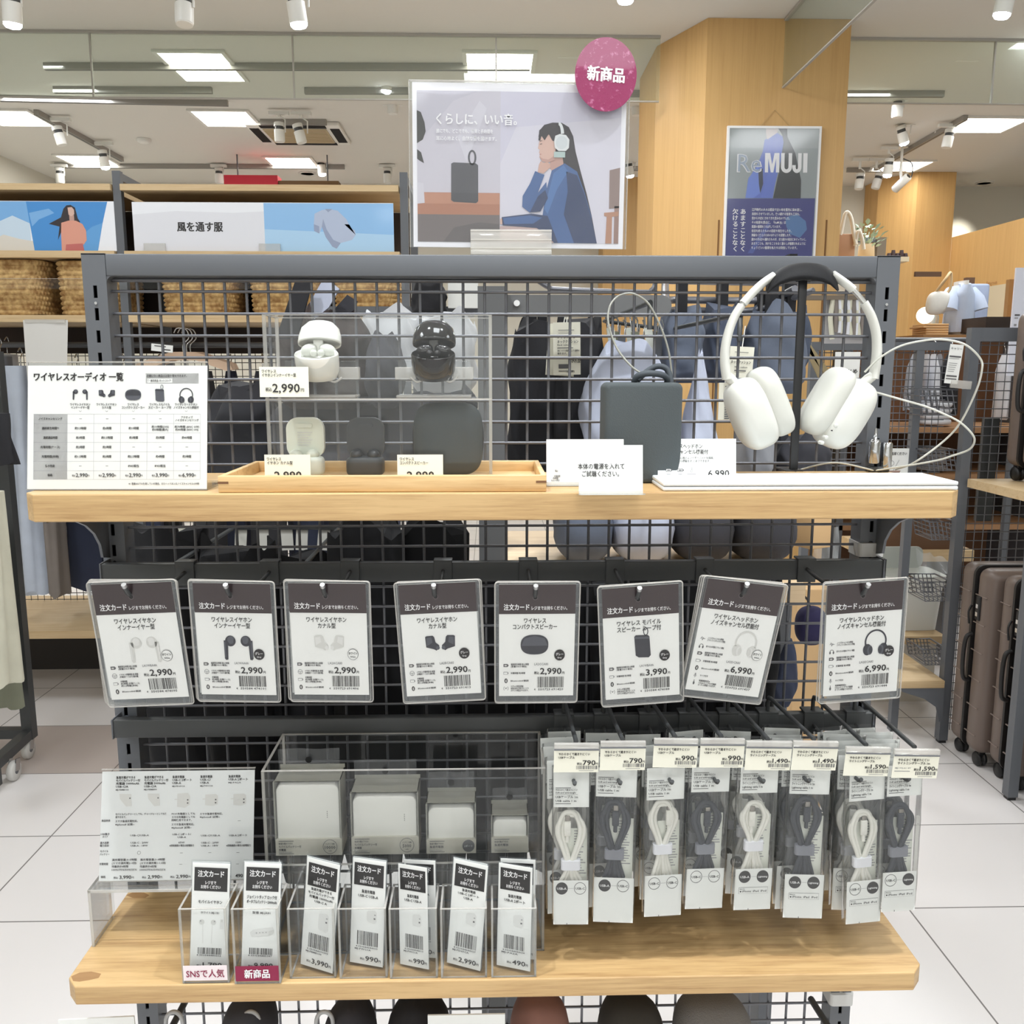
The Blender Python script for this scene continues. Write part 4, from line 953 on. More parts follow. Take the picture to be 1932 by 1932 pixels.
for i, (a, b_, yb, kind) in enumerate(POTS):
    pb = PZ((a + b_) / 2, yb, LZ); k = mpp(pb); w = (b_ - a) / 2 * k; hz = PY(a, 1716, pb.y).z - LZ; D = .046
    extra = {'SNS': ' with a pale pink strip', 'NEW': ' with a dark red strip'}.get(kind, '')
    t = thing('card_pot', f'clear card pot{extra}, {potn[i]} from the left on lower shelf', 'card pot', (pb.x, pb.y, LZ), (0, 0, 0), 'clear card pots')
    acr_box('pot_walls', t, -w, w, 0, D, 0, hz, .0021)
    if kind:
        m_ = MB().flat(k, 0, 0, .0008, k * 1.12)
        W_ = (b_ - a) - 6
        if kind == 'SNS': m_.rect(-W_ / 2, -34, W_ / 2, -6, mat('strip_pale', (238, 226, 228), .6), 0); m_.txt('SNSで人気', 0, -19, 15, MAROON, w=71, al='c', bold=.012)
        else: m_.rect(-W_ / 2, -34, W_ / 2, -6, MAROON, 0); m_.txt('新商品', 0, -19.5, 16, PWHITE, w=47, al='c', bold=.03)
        m_.obj('strip_label', t)
    # the card standing in the pot
    c = SC_[i]
    zb_ = LZ + .0032
    L_, R_ = PZ(*c['bl'], zb_), PZ(*c['br'], zb_)
    y0, y1 = pb.y + .004, pb.y + D - .004
    def clampd(p): return Vector((p.x, min(max(p.y, y0), y1), p.z))
    L_, R_ = clampd(L_), clampd(R_)
    mid = (L_ + R_) / 2; dv = R_ - L_; yaw = math.atan2(dv.y, dv.x); wid = dv.length
    top = (PY(*c['tl'], mid.y + .012) + PY(*c['tr'], mid.y + .012)) / 2
    Hc = (top.z - zb_) * 1.0; lean = math.atan2(.012, Hc); roll = math.atan2(top.x - mid.x, Hc)
    ku = wid / 70.0; kv = Hc / math.cos(lean) / 208.0
    t = thing('small_order_card', f"small laminated order card for {c['d']}, in the {potn[i]} pot", 'order card', mid, (-lean, roll, yaw), 'small order cards in pots')
    m_ = MB().flat(ku, 35, 208, 0, kv)
    x0, _, z1 = m_.uv(0, 0); x1, _, z0 = m_.uv(70, 208); m_.box(x0, x1, 0, .0005, z0, z1, PAPER)
    m_.rect(4, 8, 66, 52, mat('label_black', (38, 37, 38), 0.45)); m_.txt('注文カード', 35, 19.5, 12, PWHITE, w=49, al='c', bold=.03); m_.txt('レジまで', 35, 36, 7, PWHITE, w=20, al='c', bold=.025, res=1); m_.txt('お持ちください', 35, 44, 7, PWHITE, w=37, al='c', bold=.025, res=1)
    n = len(c['l'])
    for j, s_ in enumerate(c['l']): m_.txt(s_, 35, (72 if n == 1 else (63 if n == 2 else 57)) + j * (9 if n == 2 else 7.4), 6.6 if n < 3 else 5.4, INK, w=min(57, sum(5.6 if ord(q) > 255 else 3.8 for q in s_)), al='c', bold=.02, res=1)
    m_.txt(c['c'], 10 if i > 1 else 35, 178 if i > 1 else 92, 4.4, INK2, al='l' if i > 1 else 'c', w=34, res=1)
    if c['pic'] == 'buds':
        for f, u in ((1, 20), (-1, 42)): m_.circ(u, 110, 5, PALE, 1); m_.circ(u - f * 2, 108, 1.3, INK3, 2); m_.stroke([(u + f * 2, 113), (u + f * 3, 150)], 1.4, PALE2, 1)
        m_.rect(55, 104, 60, 109, PALE, 1); m_.rect(54, 109, 61, 122, PALE2, 1)
    elif c['pic'] == 'tap': m_.poly([(14, 130), (20, 124), (58, 118), (60, 128), (50, 134), (18, 138)][::-1], PALE2); m_.poly([(50, 134), (60, 128), (60, 122), (50, 126)][::-1], PALE, 2); [m_.rect(26 + q * 6, 129 - q * .6, 28 + q * 6, 130.5 - q * .6, INK3, 2) for q in range(4)]
    else:
        h_ = 34 if c['pic'] == 'tall' else 24
        m_.poly([(36, 100), (50, 98), (54, 102), (54, 100 + h_ - 4), (50, 100 + h_), (36, 98 + h_), (33, 95 + h_), (33, 103)][::-1], PALE2); m_.rect(49, 106, 52, 108, INK3, 2); m_.rect(48, 113, 51.5, 116, INK2, 2)
    v = 158 if i < 2 else 142
    m_.code(14, v, 58, v + (12 if i < 2 else 28), INK, seed=int(c['bc']), n=22); m_.txt('4 ' + '550584' + c['bc'], 12, v + (14 if i < 2 else 31), 4, INK2, w=46, res=1)
    m_.txt(c['yen'], 60, 195 if i > 1 else 190, 12, INK, w=9 * len(c['yen'].replace(',', '')), al='r', bold=.02); m_.txt('円', 61, 197 if i > 1 else 192, 5, INK, res=1); m_.txt('税込', 58 - 9 * len(c['yen'].replace(',', '')), 197 if i > 1 else 192, 4.4, INK2, al='r', res=1)
    m_.obj('printed_card', t)
    m_ = MB(); w2, h2 = wid / 2 + .0012, Hc / math.cos(lean) + .0015
    o_ = [(-w2, 0), (w2, 0), (w2, h2), (-w2, h2)]
    m_.add([(p[0], -.0012, p[1]) for p in o_], [(0, 1, 2, 3)], FILM); m_.add([(p[0], .0009, p[1]) for p in o_], [(0, 1, 2, 3)], FILMB); m_.obj('laminate_pouch', t)
    if c.get('back'):
        du, dvv = c['back']
        dup(t, loc=t.location + Vector((du * .0005, .014, .001)), rot=(-lean * .6, roll * .2, yaw * .35), label=f'second small order card behind the front one in the {potn[i]} pot')
    else:
        dup(t, loc=t.location + Vector((.0006, .0026, 0)), rot=(-lean, roll * .7, yaw), label=f'second small order card behind the front one in the {potn[i]} pot')
# --- charger comparison sign on a clear riser
ry = .885
a = PZ(172, 1786, LZ); topz = PY(168, 1680, a.y).z
rx0, rx1 = a.x + .001, PY(470, 1680, a.y).x
t = thing('acrylic_riser', 'clear bridge shaped acrylic riser under the charger comparison sign', 'riser', ((rx0 + rx1) / 2, a.y, LZ))
hw = (rx1 - rx0) / 2; H = topz - LZ; D = .055
m_ = MB()
m_.box(-hw, hw, 0, D, H - .003, H, ACR); m_.box(-hw, -hw + .003, 0, D, 0, H - .003, ACR); m_.box(hw - .003, hw, 0, D, 0, H - .003, ACR)
m_.box(-hw, hw, -.0003, .0006, H - .003, H + .0002, ACRE); m_.box(-hw, -hw + .003, -.0003, .0006, 0, H, ACRE); m_.box(hw - .003, hw, -.0003, .0006, 0, H, ACRE); m_.box(-hw - .0002, -hw + .0006, 0, D, H - .003, H, ACRE)
m_.obj('bridge', t)
SY = a.y + .010
pb = PZ(330, 1661, LZ + H + .0006); SY = max(pb.y, a.y + .006)
pb = PY(330, 1661, SY); k = mpp(pb) * (1.0); lean = R(14); kv = (PY(330, 1457, SY + .024).z - (LZ + H + .0006)) / math.cos(lean) / 204
SIGNW = mat('sign_paper', (226, 229, 228), 0.3, coat=.5)
t = thing('charger_sign', 'printed comparison sign of five white chargers, leaning on the clear riser', 'sign', (pb.x, SY, LZ + H + .0006), (-lean, 0, 0))
m_ = MB().flat(k, 330, 1661, 0, kv)
x0, _, z1 = m_.uv(188, 1458); x1, _, z0 = m_.uv(476, 1661); m_.box(x0, x1, 0, .0006, z0, z1, SIGNW)
def T2(x): return 180 + x / 6.04
def V2(y): return 1440 + y / 6.04
cols = [(210, ('急速充電ができる', 'モバイルバッテリー付', '充電器 10000mAh', 'USB-C/A'), 'MJ-PBMB100', '3,990'), (530, ('急速充電ができる', 'モバイルバッテリー付', '充電器 5000mAh', 'USB-C/A'), 'MJ-PBMB50', '2,990'), (850, ('急速充電器', 'USB-C 2ポート', 'USB-A'), 'MJ-PD65CA', '2,990'), (1168, ('急速充電器', 'USB-C/', 'USB-A'), 'MJ-PWC1A', '990'), (1490, ('急速充電器', 'USB-A 2ポート'), 'MJ-PA2A', '490')]
for u, ls, cd, yen in cols:
    for j, s_ in enumerate(ls): m_.txt(s_, T2(u), V2(178 + j * 34), 5.0, INK, w=sum(4.5 if ord(q) > 255 else 3.3 for q in s_), bold=.024, res=1)
    m_.txt(cd, T2(u), V2(180 + len(ls) * 34), 3.6, INK2, w=24, res=1)
    if u < 800: m_.poly([(T2(u + 40), V2(360)), (T2(u + 175), V2(365)), (T2(u + 185), V2(500)), (T2(u + 120), V2(505)), (T2(u + 50), V2(420))][::-1], PALE); m_.rect(T2(u + 155), V2(405), T2(u + 170), V2(418), INK2, 2)
    else:
        s_ = 1.25 if u == 850 else 1
        m_.poly([(T2(u + 60), V2(440 - 60 * s_)), (T2(u + 170 + 10 * s_), V2(440 - 65 * s_)), (T2(u + 205), V2(395)), (T2(u + 205), V2(490)), (T2(u + 150), V2(440 + 70 * s_)), (T2(u + 60), V2(440 + 60 * s_))][::-1], PALE); m_.rect(T2(u + 30), V2(425), T2(u + 60), V2(436), PALE); m_.rect(T2(u + 172), V2(430), T2(u + 188), V2(445), INK2, 2); m_.rect(T2(u + 172), V2(465), T2(u + 188), V2(480), INK2, 2)
    m_.txt(yen, T2(u + 70 + (0 if len(yen) > 3 else 30)), V2(1290), 8, INK, w=22 if len(yen) > 3 else 14, bold=.022); m_.txt('税込', T2(u + 5), V2(1296), 4, INK2, w=8, res=1); m_.txt('円', T2(u + 210), V2(1296), 4, INK2, res=1)
for u, v, s_, w in ((215, 590, 'モバイルバッテリーとしても、チャージャーとしても使', 96), (215, 622, '用できます。', 20), (215, 668, 'スマホ急速充電対応。', 42), (215, 705, '※iphone8 以降~', 36), (852, 593, 'PCの充電器としても', 44), (852, 630, 'スマホ充電器としても', 44), (852, 664, '同時使用できます。', 38), (852, 712, 'スマホ急速充電対応。', 43), (852, 748, '※iphone8 以降~', 38), (1172, 597, 'スマホ急速充電対応。', 43), (1172, 632, '※iphone8 以降~', 38),
                   (60, 660, '商品特長', 16), (52, 810, 'USB端子', 17), (75, 840, 'タイプ', 10), (388, 828, 'USB-C/USB-A', 35), (865, 822, 'USB-C 2ポート/', 35), (925, 855, 'USB-A', 16), (1190, 840, 'USB-C/USB-A', 36), (1510, 842, 'USB-A 2ポート', 34), (52, 907, '最大消費', 16), (50, 938, '電力合計', 17), (395, 910, 'USB-C : 20W', 33), (395, 943, 'USB-A : 18W', 32), (935, 913, '65W', 12), (1195, 920, 'USB-C : 20W', 33), (1195, 953, 'USB-A : 18W', 32), (1588, 920, '12W', 10), (835, 948, '※同時接続の場合は給電能力', 46), (1480, 955, '※同時接続の場合は給電能力', 46),
                   (55, 1000, 'モバイル', 15), (50, 1035, 'バッテリー', 18), (190, 1098, '満充電容量:4~5時間', 46), (190, 1135, '(スマホ満充電2~3回)', 46), (190, 1172, '残量表示4段階', 31), (190, 1208, '100%/75%/50%/25%', 47), (508, 1100, '満充電容量:3~4時間', 46), (508, 1138, '(スマホ満充電1~1.5回)', 48), (508, 1176, '残量表示4段階', 31), (508, 1212, '100%/75%/50%/25%', 48), (50, 1142, '充電時間', 16), (70, 1285, '価格', 9)):
    m_.txt(s_, T2(u), V2(v), 4.2, INK2, w=w, bold=.02, res=1)
m_.ring(T2(492), V2(1023), 3.3, .5, INK2)
for u, v in ((955, 1028), (1278, 1030), (1597, 1033), (952, 1155), (1595, 1160), (1605, 678)): m_.rect(T2(u), V2(v), T2(u + 33), V2(v) + .6, INK2)
m_.obj('printed_sheet', t)
m_ = MB(); z0, z1 = 0, 206 * kv
m_.add([(x0 - .0008, -.0012, z0), (x1 + .0006, -.0012, z0), (x1 + .0006, -.0012, z1), (x0 - .0008, -.0012, z1)], [(0, 1, 2, 3)], FILM); m_.box(x0 - .0008, x1 + .0006, -.0012, .0018, z1, z1 + .0012, ACRE); m_.box(x0 - .0008, x1 + .0006, -.0012, .002, -.0005, .0006, ACRE); m_.obj('acrylic_holder', t)
# ================================================================ things on the upper shelf
UZ = US1 + .0003
def Zsc(pb, x, yt, yb, Y, lean=0): return (PY(x, yt, Y).z - pb.z) / (yb - yt)
# --- audio overview sign (units: pixels of the picture x 2.927, origin 0,600)
pb = PZ(221, 925, UZ); k = mpp(pb) / 2.927; lean = R(10)
kv = (PY(221, 689, pb.y + .02).z - UZ) / math.cos(lean) / 690
t = thing('overview_sign', 'large white audio comparison sign with a table, left end of the upper oak shelf', 'sign', (pb.x, pb.y, UZ), (-lean, 0, R(-1.0)))
m_ = MB().flat(k, 648, 950, 0, kv)
x0, _, z1 = m_.uv(153, 262); x1, _, z0 = m_.uv(1142, 943); m_.box(x0, x1, 0, .0006, z0, z1, PAPER)
m_.txt('ワイヤレスオーディオ 一覧', 187, 325, 46, INK, w=492, bold=.036)
m_.rect(803, 305, 1095, 362, mat('print_box', (226, 226, 226), .6), 0); m_.rect(812, 334, 950, 357, PAPER, .5)
m_.txt('店舗にない商品はお取り寄せできます。', 808, 319, 15, INK2, w=222, res=1); m_.txt('無印良品 ネットストア', 830, 346, 13, INK2, w=112, res=1); m_.ring(818, 344, 5, 1.2, INK3)
G_ = mat('print_line', (196, 196, 198), .6); GB = mat('print_cell', (232, 232, 232), .6)
us = [187, 372, 518, 665, 811, 958, 1105]; vs_ = [530, 582, 634, 686, 738, 790, 842, 890]
m_.rect(187, 530, 372, 890, GB, 0)
for u in us: m_.rect(u - .8, 530, u + .8, 890, G_, .6)
for v in vs_: m_.rect(187, v - .8, 1105, v + .8, G_, .6)
earbud_stem(m_, 407, 405, 1.3, False, DKP, DKP2); earbud_stem(m_, 478, 405, 1.3, True, DKP, DKP2)
earbud_canal(m_, 562, 418, 1.4, False, DKP, DKP2); earbud_canal(m_, 616, 418, 1.4, True, DKP, DKP2)
pic_speaker_round(m_, 734, 424, 1.62, DKP2, DKP); pic_speaker_loop(m_, 881, 428, 1.62, DKP2, DKP); pic_headphones(m_, 1027, 425, 1.7, DKP, DKP2)
for u, a, b_ in ((443, 'ワイヤレスイヤホン', 'インナーイヤー型'), (588, 'ワイヤレスイヤホン', 'カナル型'), (735, 'ワイヤレス', 'コンパクトスピーカー'), (881, 'ワイヤレスモバイル', 'スピーカー ループ付'), (1027, 'ワイヤレスヘッドホン', 'ノイズキャンセル機能付')):
    m_.txt(a, u, 477, 15, INK, w=len(a) * 12.3, al='c', bold=.014, res=1); m_.txt(b_, u, 494, 15, INK, w=len(b_) * 12.6, al='c', bold=.014, res=1); m_.stroke([(u - 7, 511), (u, 517), (u + 7, 511)], 1.6, INK3)
ROWS = [('ノイズキャンセリング', '-', '-', '-', '-', 'アクティブ|ノイズキャンセリング'), ('連続再生時間*1', '約3.5時間', '約6時間', '約10時間', '約10時間(50%)|約5時間(最大)', '約70時間 (ANC OFF)|約40時間 (ANC ON)'), ('連続通話時間', '約3時間', '約3.5時間', '約3時間', '約5時間', '約40時間'),
        ('充電時間(ケース)', '約2時間', '約2時間', '-', '-', '-'), ('充電時間(本体)', '約1.5時間', '約2時間', '約2.5時間', '約4時間', '約3時間'), ('防水性能', '-', '-', 'IPX5相当', 'IPX5相当', '-')]
for j, row in enumerate(ROWS):
    vc = (vs_[j] + vs_[j + 1]) / 2
    for q, s_ in enumerate(row):
        uc = (us[q] + us[q + 1]) / 2
        if s_ == '-': m_.rect(uc - 7, vc - 1, uc + 7, vc + 1, INK2); continue
        ls = s_.split('|')
        for r_, z_ in enumerate(ls): m_.txt(z_, uc, vc + (r_ - (len(ls) - 1) / 2) * 16, 15 if len(ls) == 1 else 13, INK, w=min(138, sum(13 if ord(c_) > 255 else 8 for c_ in z_)), al='c', bold=.014, res=1)
m_.txt('価格', 279, 866, 15, INK, w=27, al='c', bold=.02, res=1)
for q, s_ in enumerate(('2,990', '2,990', '2,990', '3,990', '6,990')):
    uc = (us[q + 1] + us[q + 2]) / 2; m_.txt(s_, uc + 8, 866, 27, INK, w=64, al='c', bold=.016); m_.txt('税込', uc - 26, 869, 11, INK2, w=19, al='r', res=1); m_.txt('円', uc + 41, 869, 10, INK2, res=1)
m_.txt('※1 音量50%での使用している場合、またヘッドホンはノイズキャンセルOFF時', 712, 914, 12, INK2, w=388, res=1)
m_.obj('printed_sheet', t)
m_ = MB().flat(k, 648, 950, .0012, kv); x0, _, z1 = m_.uv(151, 240); x1, _, z0 = m_.uv(1143, 950)
m_.add([(x0, -.0012, 0), (x1, -.0012, 0), (x1, -.0012, z1), (x0, -.0012, z1)], [(0, 1, 2, 3)], FILM)
m_.box(x0, x1, -.0012, .002, z1 - .001, z1, ACRE); m_.box(x0, x1, .0006, .0022, 0, z1, ACR); m_.box(x0, x1, -.0012, .0022, 0, .001, ACRE); m_.obj('acrylic_holder', t)
m_ = MB(); m_.T = Matrix.Rotation(lean, 4, 'X'); m_.box(x0, x1, .001, .06, .0, .002, ACR); m_.obj('acrylic_foot', t)
# --- tray
f0 = PZ(411, 931, UZ); f1 = PZ(1031, 933, UZ); ty = .846; th = PY(720, 897, ty).z - UZ
tb = PZ(720, 869, UZ + th).y
TX0, TX1 = PY(411, 915, ty).x, PY(1031, 915, ty).x
OAKT = wood('oak_tray', (222, 188, 136), (186, 144, 92), 'x', 1.2, .4, .5)
t = thing('wooden_tray', 'shallow oak tray holding the earphone cases and round speaker', 'tray', ((TX0 + TX1) / 2, ty, UZ))
hw = (TX1 - TX0) / 2; D = min(tb, 1.004) - ty
m_ = MB()
m_.box(-hw + .003, hw - .003, .003, D - .003, .0012, .0045, OAKT)
for a in ((-hw, hw, 0, .0055, 0, th), (-hw, hw, D - .0055, D, 0, th), (-hw, -hw + .0055, .0055, D - .0055, 0, th), (hw - .0055, hw, .0055, D - .0055, 0, th)): m_.box(*a, OAKT, .0009)
m_.obj('tray_body', t)
m_ = MB(); sp = mat('spline_wood', (120, 84, 54), .5)
for s_ in (-1, 1): m_.box(min(s_ * hw, s_ * (hw - .010)), max(s_ * hw, s_ * (hw - .010)), -.0003, .0006, th * .52, th * .52 + .0022, sp)
m_.obj('corner_splines', t)
TZ = UZ + .0047
# --- clear show case standing in the tray
cy0, cy1 = .905, .962
cxa, cxb = PY(494, 600, cy0).x, PY(928, 600, cy0).x; ctop = PY(700, 594, cy0).z
t = thing('acrylic_show_case', 'clear two storey acrylic show case standing in the oak tray', 'show case', ((cxa + cxb) / 2, cy0, TZ))
hw = (cxb - cxa) / 2; Hh = ctop - TZ; D = cy1 - cy0
acr_box('case_walls', t, -hw, hw, 0, D, 0, Hh, .0032, top=True, bottom=False)
zs = PY(700, 752, cy0).z - TZ
m_ = MB(); m_.add([(-hw, .001, zs), (hw, .001, zs), (hw, D, zs), (-hw, D, zs)], [(0, 1, 2, 3)], ACR); m_.box(-hw, hw, -.0002, .0012, zs - .0016, zs + .0002, ACRE); m_.obj('middle_shelf', t)
MIDZ = TZ + zs + .0004
PW = mat('pearl_white', (240, 240, 233), .18, coat=.5); PWM = mat('case_white', (228, 231, 220), .4); PB = mat('gloss_black', (22, 22, 24), .08, coat=.8); PBM = mat('case_dark', (58, 61, 64), .45)
# --- round charging cases with open domed lids
def round_case(px, label, m, mi):
    Y = .925; pl = PY(px, 712, Y); k = mpp(pl)
    base = PY(px, 714, Y)
    t = thing('earphone_case', label, 'earphone case', base)
    r = 41 * k
    b_ = MB(); b_.lathe([(r * .62, 0), (r * .84, .0012), (r * .97, .009), (r, .018), (r * 1.0, .0262), (r * .965, .0275), (r * .93, .0262), (r * .88, .0205), (0, .0195)], m, 40, sy=.66)
    b_.obj('case_base', t, (0, 0, 0), (R(23), 0, 0))
    l_ = MB(); zl = PY(px, 655, Y).z - base.z
    l_.lathe([(r * .93, 0), (r * .985, -.0008), (r, .0018), (r * .985, .008), (r * .88, .0165), (r * .64, .0224), (r * .3, .0248), (0, .0252)], m, 40, sy=.66); l_.lathe([(r * .93, 0), (r * .8, .007), (r * .5, .012), (0, .0135)], mi, 30, sy=.62)
    l_.obj('case_lid', t, (0, .009, zl + .0032), (R(-24), 0, 0))
    h_ = MB(); h_.box(-.005, .005, .0005, .009, .018, zl + .012, m, .001); h_.obj('hinge', t)
    for s_ in (-1, 1):
        e = MB(); e.ell((s_ * .0095, .001, .0285), (.0088, .006, .0066), mi, fn=lambda x, y, z: (x, y, z + s_ * x * -.25)); e.ell((s_ * .0038, -.005, .0255), (.0038, .0034, .0036), mi); e.tube([(s_ * .015, 0, .027), (s_ * .017, 0, .016)], .0026, mi, 8)
        e.obj('earbud', t)
    return t, base, k
mw2 = mat('bud_white', (218, 219, 211), .22, coat=.4); mb2 = mat('bud_black', (34, 34, 37), .12, coat=.7)
for px, lb, m, mi in ((602, 'white gloss earphone case with open domed lid, upper left of the clear show case', PW, mw2), (819, 'black gloss earphone case with open domed lid, upper right of the clear show case', PB, mb2)):
    tt, base, k = round_case(px, lb, m, mi)
    s = thing('acrylic_stand', f"clear acrylic stand carrying the {'white' if px < 700 else 'black'} gloss earphone case", 'stand', (base.x, .915, MIDZ), (0, 0, 0), 'clear earphone stands')
    w_ = 70 * k; zz = base.z - MIDZ
    b_ = MB(); b_.box(-w_, w_, .0, .036, 0, .0026, ACRE, .0006); b_.box(-w_, w_, .026, .029, .0026, zz + .018, ACR, .0006); b_.obj('plate', s)
    b_ = MB()
    for s_ in (-1, 1):
        b_.box(s_ * w_ * .78 - .0105, s_ * w_ * .78 + .0105, .012, .026, zz - .001, zz + .0115, ACRE, .0008)
        b_.tube(smooth_path([(s_ * w_ * .62, .008, zz + .001), (s_ * w_ * .45, .004, zz - .0035), (s_ * w_ * .25, .003, zz - .0012), (s_ * w_ * .05, .004, zz - .001)], 5), .0012, ACRE, 6)
    b_.obj('cradle', s)
# --- small rounded cases on the tray floor
for px, lb, m, mi in ((572, 'pale white square earphone case with raised lid, lower left in the clear show case', PWM, mat('inner_white', (224, 228, 214), .4)), (687, 'dark grey square earphone case with raised lid, lower middle of the clear show case', PBM, mat('inner_dark', (44, 46, 50), .3, coat=.3))):
    Y = .925; base = PY(px, 893, Y); base.z = TZ; k = mpp(base); w = 35.5 * k
    zh = PY(px, 862, Y).z - TZ; ztop = PY(px, 795, Y).z - TZ
    t = thing('earphone_case', lb, 'earphone case', (base.x, Y, TZ))
    b_ = MB(); b_.ell((0, .013, zh * .5), (w, .014, zh * .5), m, .42, .5, 36, 18); b_.obj('case_base', t)
    b_ = MB(); hl = (ztop - zh) / 2 + .003
    b_.prism([(x_, z_) for x_, z_ in rrect(2 * w, 2 * hl, w * .62, 8, 0, zh + hl - .003)], .016, .024, m, smooth=True); b_.add([(x_ * .94, .0158, (z_ - zh - hl + .003) * .94 + zh + hl - .003) for x_, z_ in rrect(2 * w, 2 * hl, w * .62, 8, 0, zh + hl - .003)], [tuple(range(36))], mi); b_.prism(rrect(w * .82, .0045, .0018, 4, 0, ztop - .0052), .0145, .016, mi)
    if px < 600:
        b_.flat(.0005, 0, 0, -.0156)
        for q in range(6): b_.rect(-w * .4 / .0005, -(zh + hl * 1.15 - q * .0026) / .0005, (w * .4 - (q % 3) * .002) / .0005, -(zh + hl * 1.15 - q * .0026 - .0009) / .0005, PALE)
    b_.obj('case_lid', t)
    for s_ in (-1, 1):
        e = MB(); e.ell((s_ * w * .45, .009, zh + .0015), (w * .34, .0065, .0055), mi); e.obj('earbud', t)
# --- round speaker
Y = .922; a = PY(777, 830, Y); b_ = PY(911, 830, Y); w = (b_.x - a.x) / 2; zt = PY(844, 760, Y).z; 
t = thing('round_speaker', 'dark grey rounded compact speaker standing in the tray behind a price card', 'speaker', ((a.x + b_.x) / 2, Y, TZ))
H = (zt - TZ) / 2; SPG = mat('speaker_grey', (70, 76, 78), .7)
m_ = MB(); m_.ell((0, .019, H), (w, .018, H), SPG, .62, .9, 44, 26, fn=lambda x, y, z: (math.copysign(abs(x) ** .8, x) * (1 - .0 * z), y, math.copysign(abs(z) ** .92, z))); m_.obj('speaker_body', t)
m_ = MB(); pts = []
for q in range(48):
    aa = 2 * PI * q / 48; pts.append((math.copysign(abs(math.cos(aa)) ** .72, math.cos(aa)) * w * 1.005, .019, H + math.copysign(abs(math.sin(aa)) ** .72, math.sin(aa)) * H * .985))
m_.tube(pts, .0007, BLK, 5, closed=True); m_.obj('seam_ring', t)
# --- price cards
def price(px0, px1, pyt, pyb, Y, l1, l2, yen, label, zb=None, cut=0):
    pb = PY((px0 + px1) / 2, pyb, Y); k = mpp(pb)
    if zb is not None: pb.z = zb
    t = thing('price_card', label, 'price card', pb, (R(-3), 0, 0), 'earphone price cards')
    kv = k * 1.03; W_ = px1 - px0; Hh = (PY(px0, pyt, Y).z - pb.z) / kv
    m_ = MB().flat(k, 0, 0, .0004, kv); m_.box(-W_ / 2 * k, W_ / 2 * k, -.0004, 0, 0, Hh * kv, CREAM)
    m_.txt(l1, -W_ / 2 + 5, -Hh + 8, 6.4, INK, w=len(l1) * 5.3, bold=.014, res=1); m_.txt(l2, -W_ / 2 + 5, -Hh + 15, 6.4, INK, w=len(l2) * 5.3, bold=.014, res=1)
    m_.txt(yen, W_ / 2 - 17, -Hh + 38, 20, INK, w=51, al='r', bold=.018); m_.txt('円', W_ / 2 - 15, -Hh + 42, 6.5, INK, w=6, res=1); m_.txt('税込', W_ / 2 - 69, -Hh + 41, 7, INK, w=12, al='r', bold=.014, res=1)
    m_.obj('printed_card', t); m_ = MB(); m_.box(-W_ / 2 * k, W_ / 2 * k, .0002, .0012, 0, Hh * kv, ACR); m_.box(-W_ / 2 * k, W_ / 2 * k, .0002, .016, 0, .0012, ACR); m_.obj('acrylic_back', t)
price(491, 583, 692, 749, .897, 'ワイヤレス', 'イヤホンインナーイヤー型', '2,990', 'cream price card reading 2,990 on the front of the show case, above the tray')
price(500, 586, 858, 897, .880, 'ワイヤレス', 'イヤホン カナル型', '2,990', 'cream price card in the tray before the pale square earphone case', TZ)
price(750, 836, 858, 897, .880, 'ワイヤレス', 'コンパクトスピーカー', '2,990', 'cream price card in the tray before the round speaker', TZ)
# --- grey speaker with loop
Y = .905; a = PY(1141, 820, Y); b_ = PY(1287, 820, Y); w = (b_.x - a.x) / 2; zt = PY(1214, 722, Y).z
t = thing('loop_speaker', 'dark grey cloth covered speaker with a loop strap on top, behind the small signs', 'speaker', ((a.x + b_.x) / 2, Y, UZ))
H = zt - UZ; CLO = mat('speaker_cloth', (74, 80, 82), .9)
nt = CLO.node_tree; bs = nt.nodes['Principled BSDF']; tc = N(nt, 'ShaderNodeTexCoord'); mp = N(nt, 'ShaderNodeMapping', Scale=(900, 900, 900)); nt.links.new(tc.outputs['Object'], mp.inputs[0])
vo = N(nt, 'ShaderNodeTexVoronoi', Scale=.8); nt.links.new(mp.outputs[0], vo.inputs['Vector']); bp = N(nt, 'ShaderNodeBump', Strength=.3, Distance=.0004); nt.links.new(vo.outputs[0], bp.inputs['Height']); nt.links.new(bp.outputs[0], bs.inputs['Normal'])
bm = bmesh.new(); bmesh.ops.create_cube(bm, size=1)
for v in bm.verts: v.co = (v.co.x * 2 * w, v.co.y * .046 + .023, v.co.z * H + H / 2)
bmesh.ops.bevel(bm, geom=[e for e in bm.edges if abs((e.verts[0].co - e.verts[1].co).y) > .01], offset=.0068, segments=6, profile=.5, affect='EDGES'); bmesh.ops.bevel(bm, geom=[e for e in bm.edges if e.calc_face_angle(0) > .9], offset=.0045, segments=4, profile=.5, affect='EDGES')
m_ = MB(); m_.bm(bm, CLO, True); m_.obj('speaker_body', t)
STR = mat('strap_dark', (66, 72, 78), .7)
m_ = MB(); cx_ = (1222 - 1214) * mpp(a)
m_.tube(smooth_path([(cx_ - .012, .018, H - .001), (cx_ - .0105, .012, H + .006), (cx_, .008, H + .0092), (cx_ + .014, .010, H + .008), (cx_ + .021, .014, H + .004), (cx_ + .0215, .018, H - .001)], 6), .0032, STR, 8)
m_.tube(smooth_path([(cx_ - .008, .022, H + .002), (cx_ + .004, .026, H + .0125), (cx_ + .015, .026, H + .0165), (cx_ + .024, .025, H + .012), (cx_ + .027, .022, H - .001)], 6), .003, STR, 8); m_.obj('loop_strap', t)
WIREM = mat('cable_cover', (150, 150, 142), .25, coat=.3)
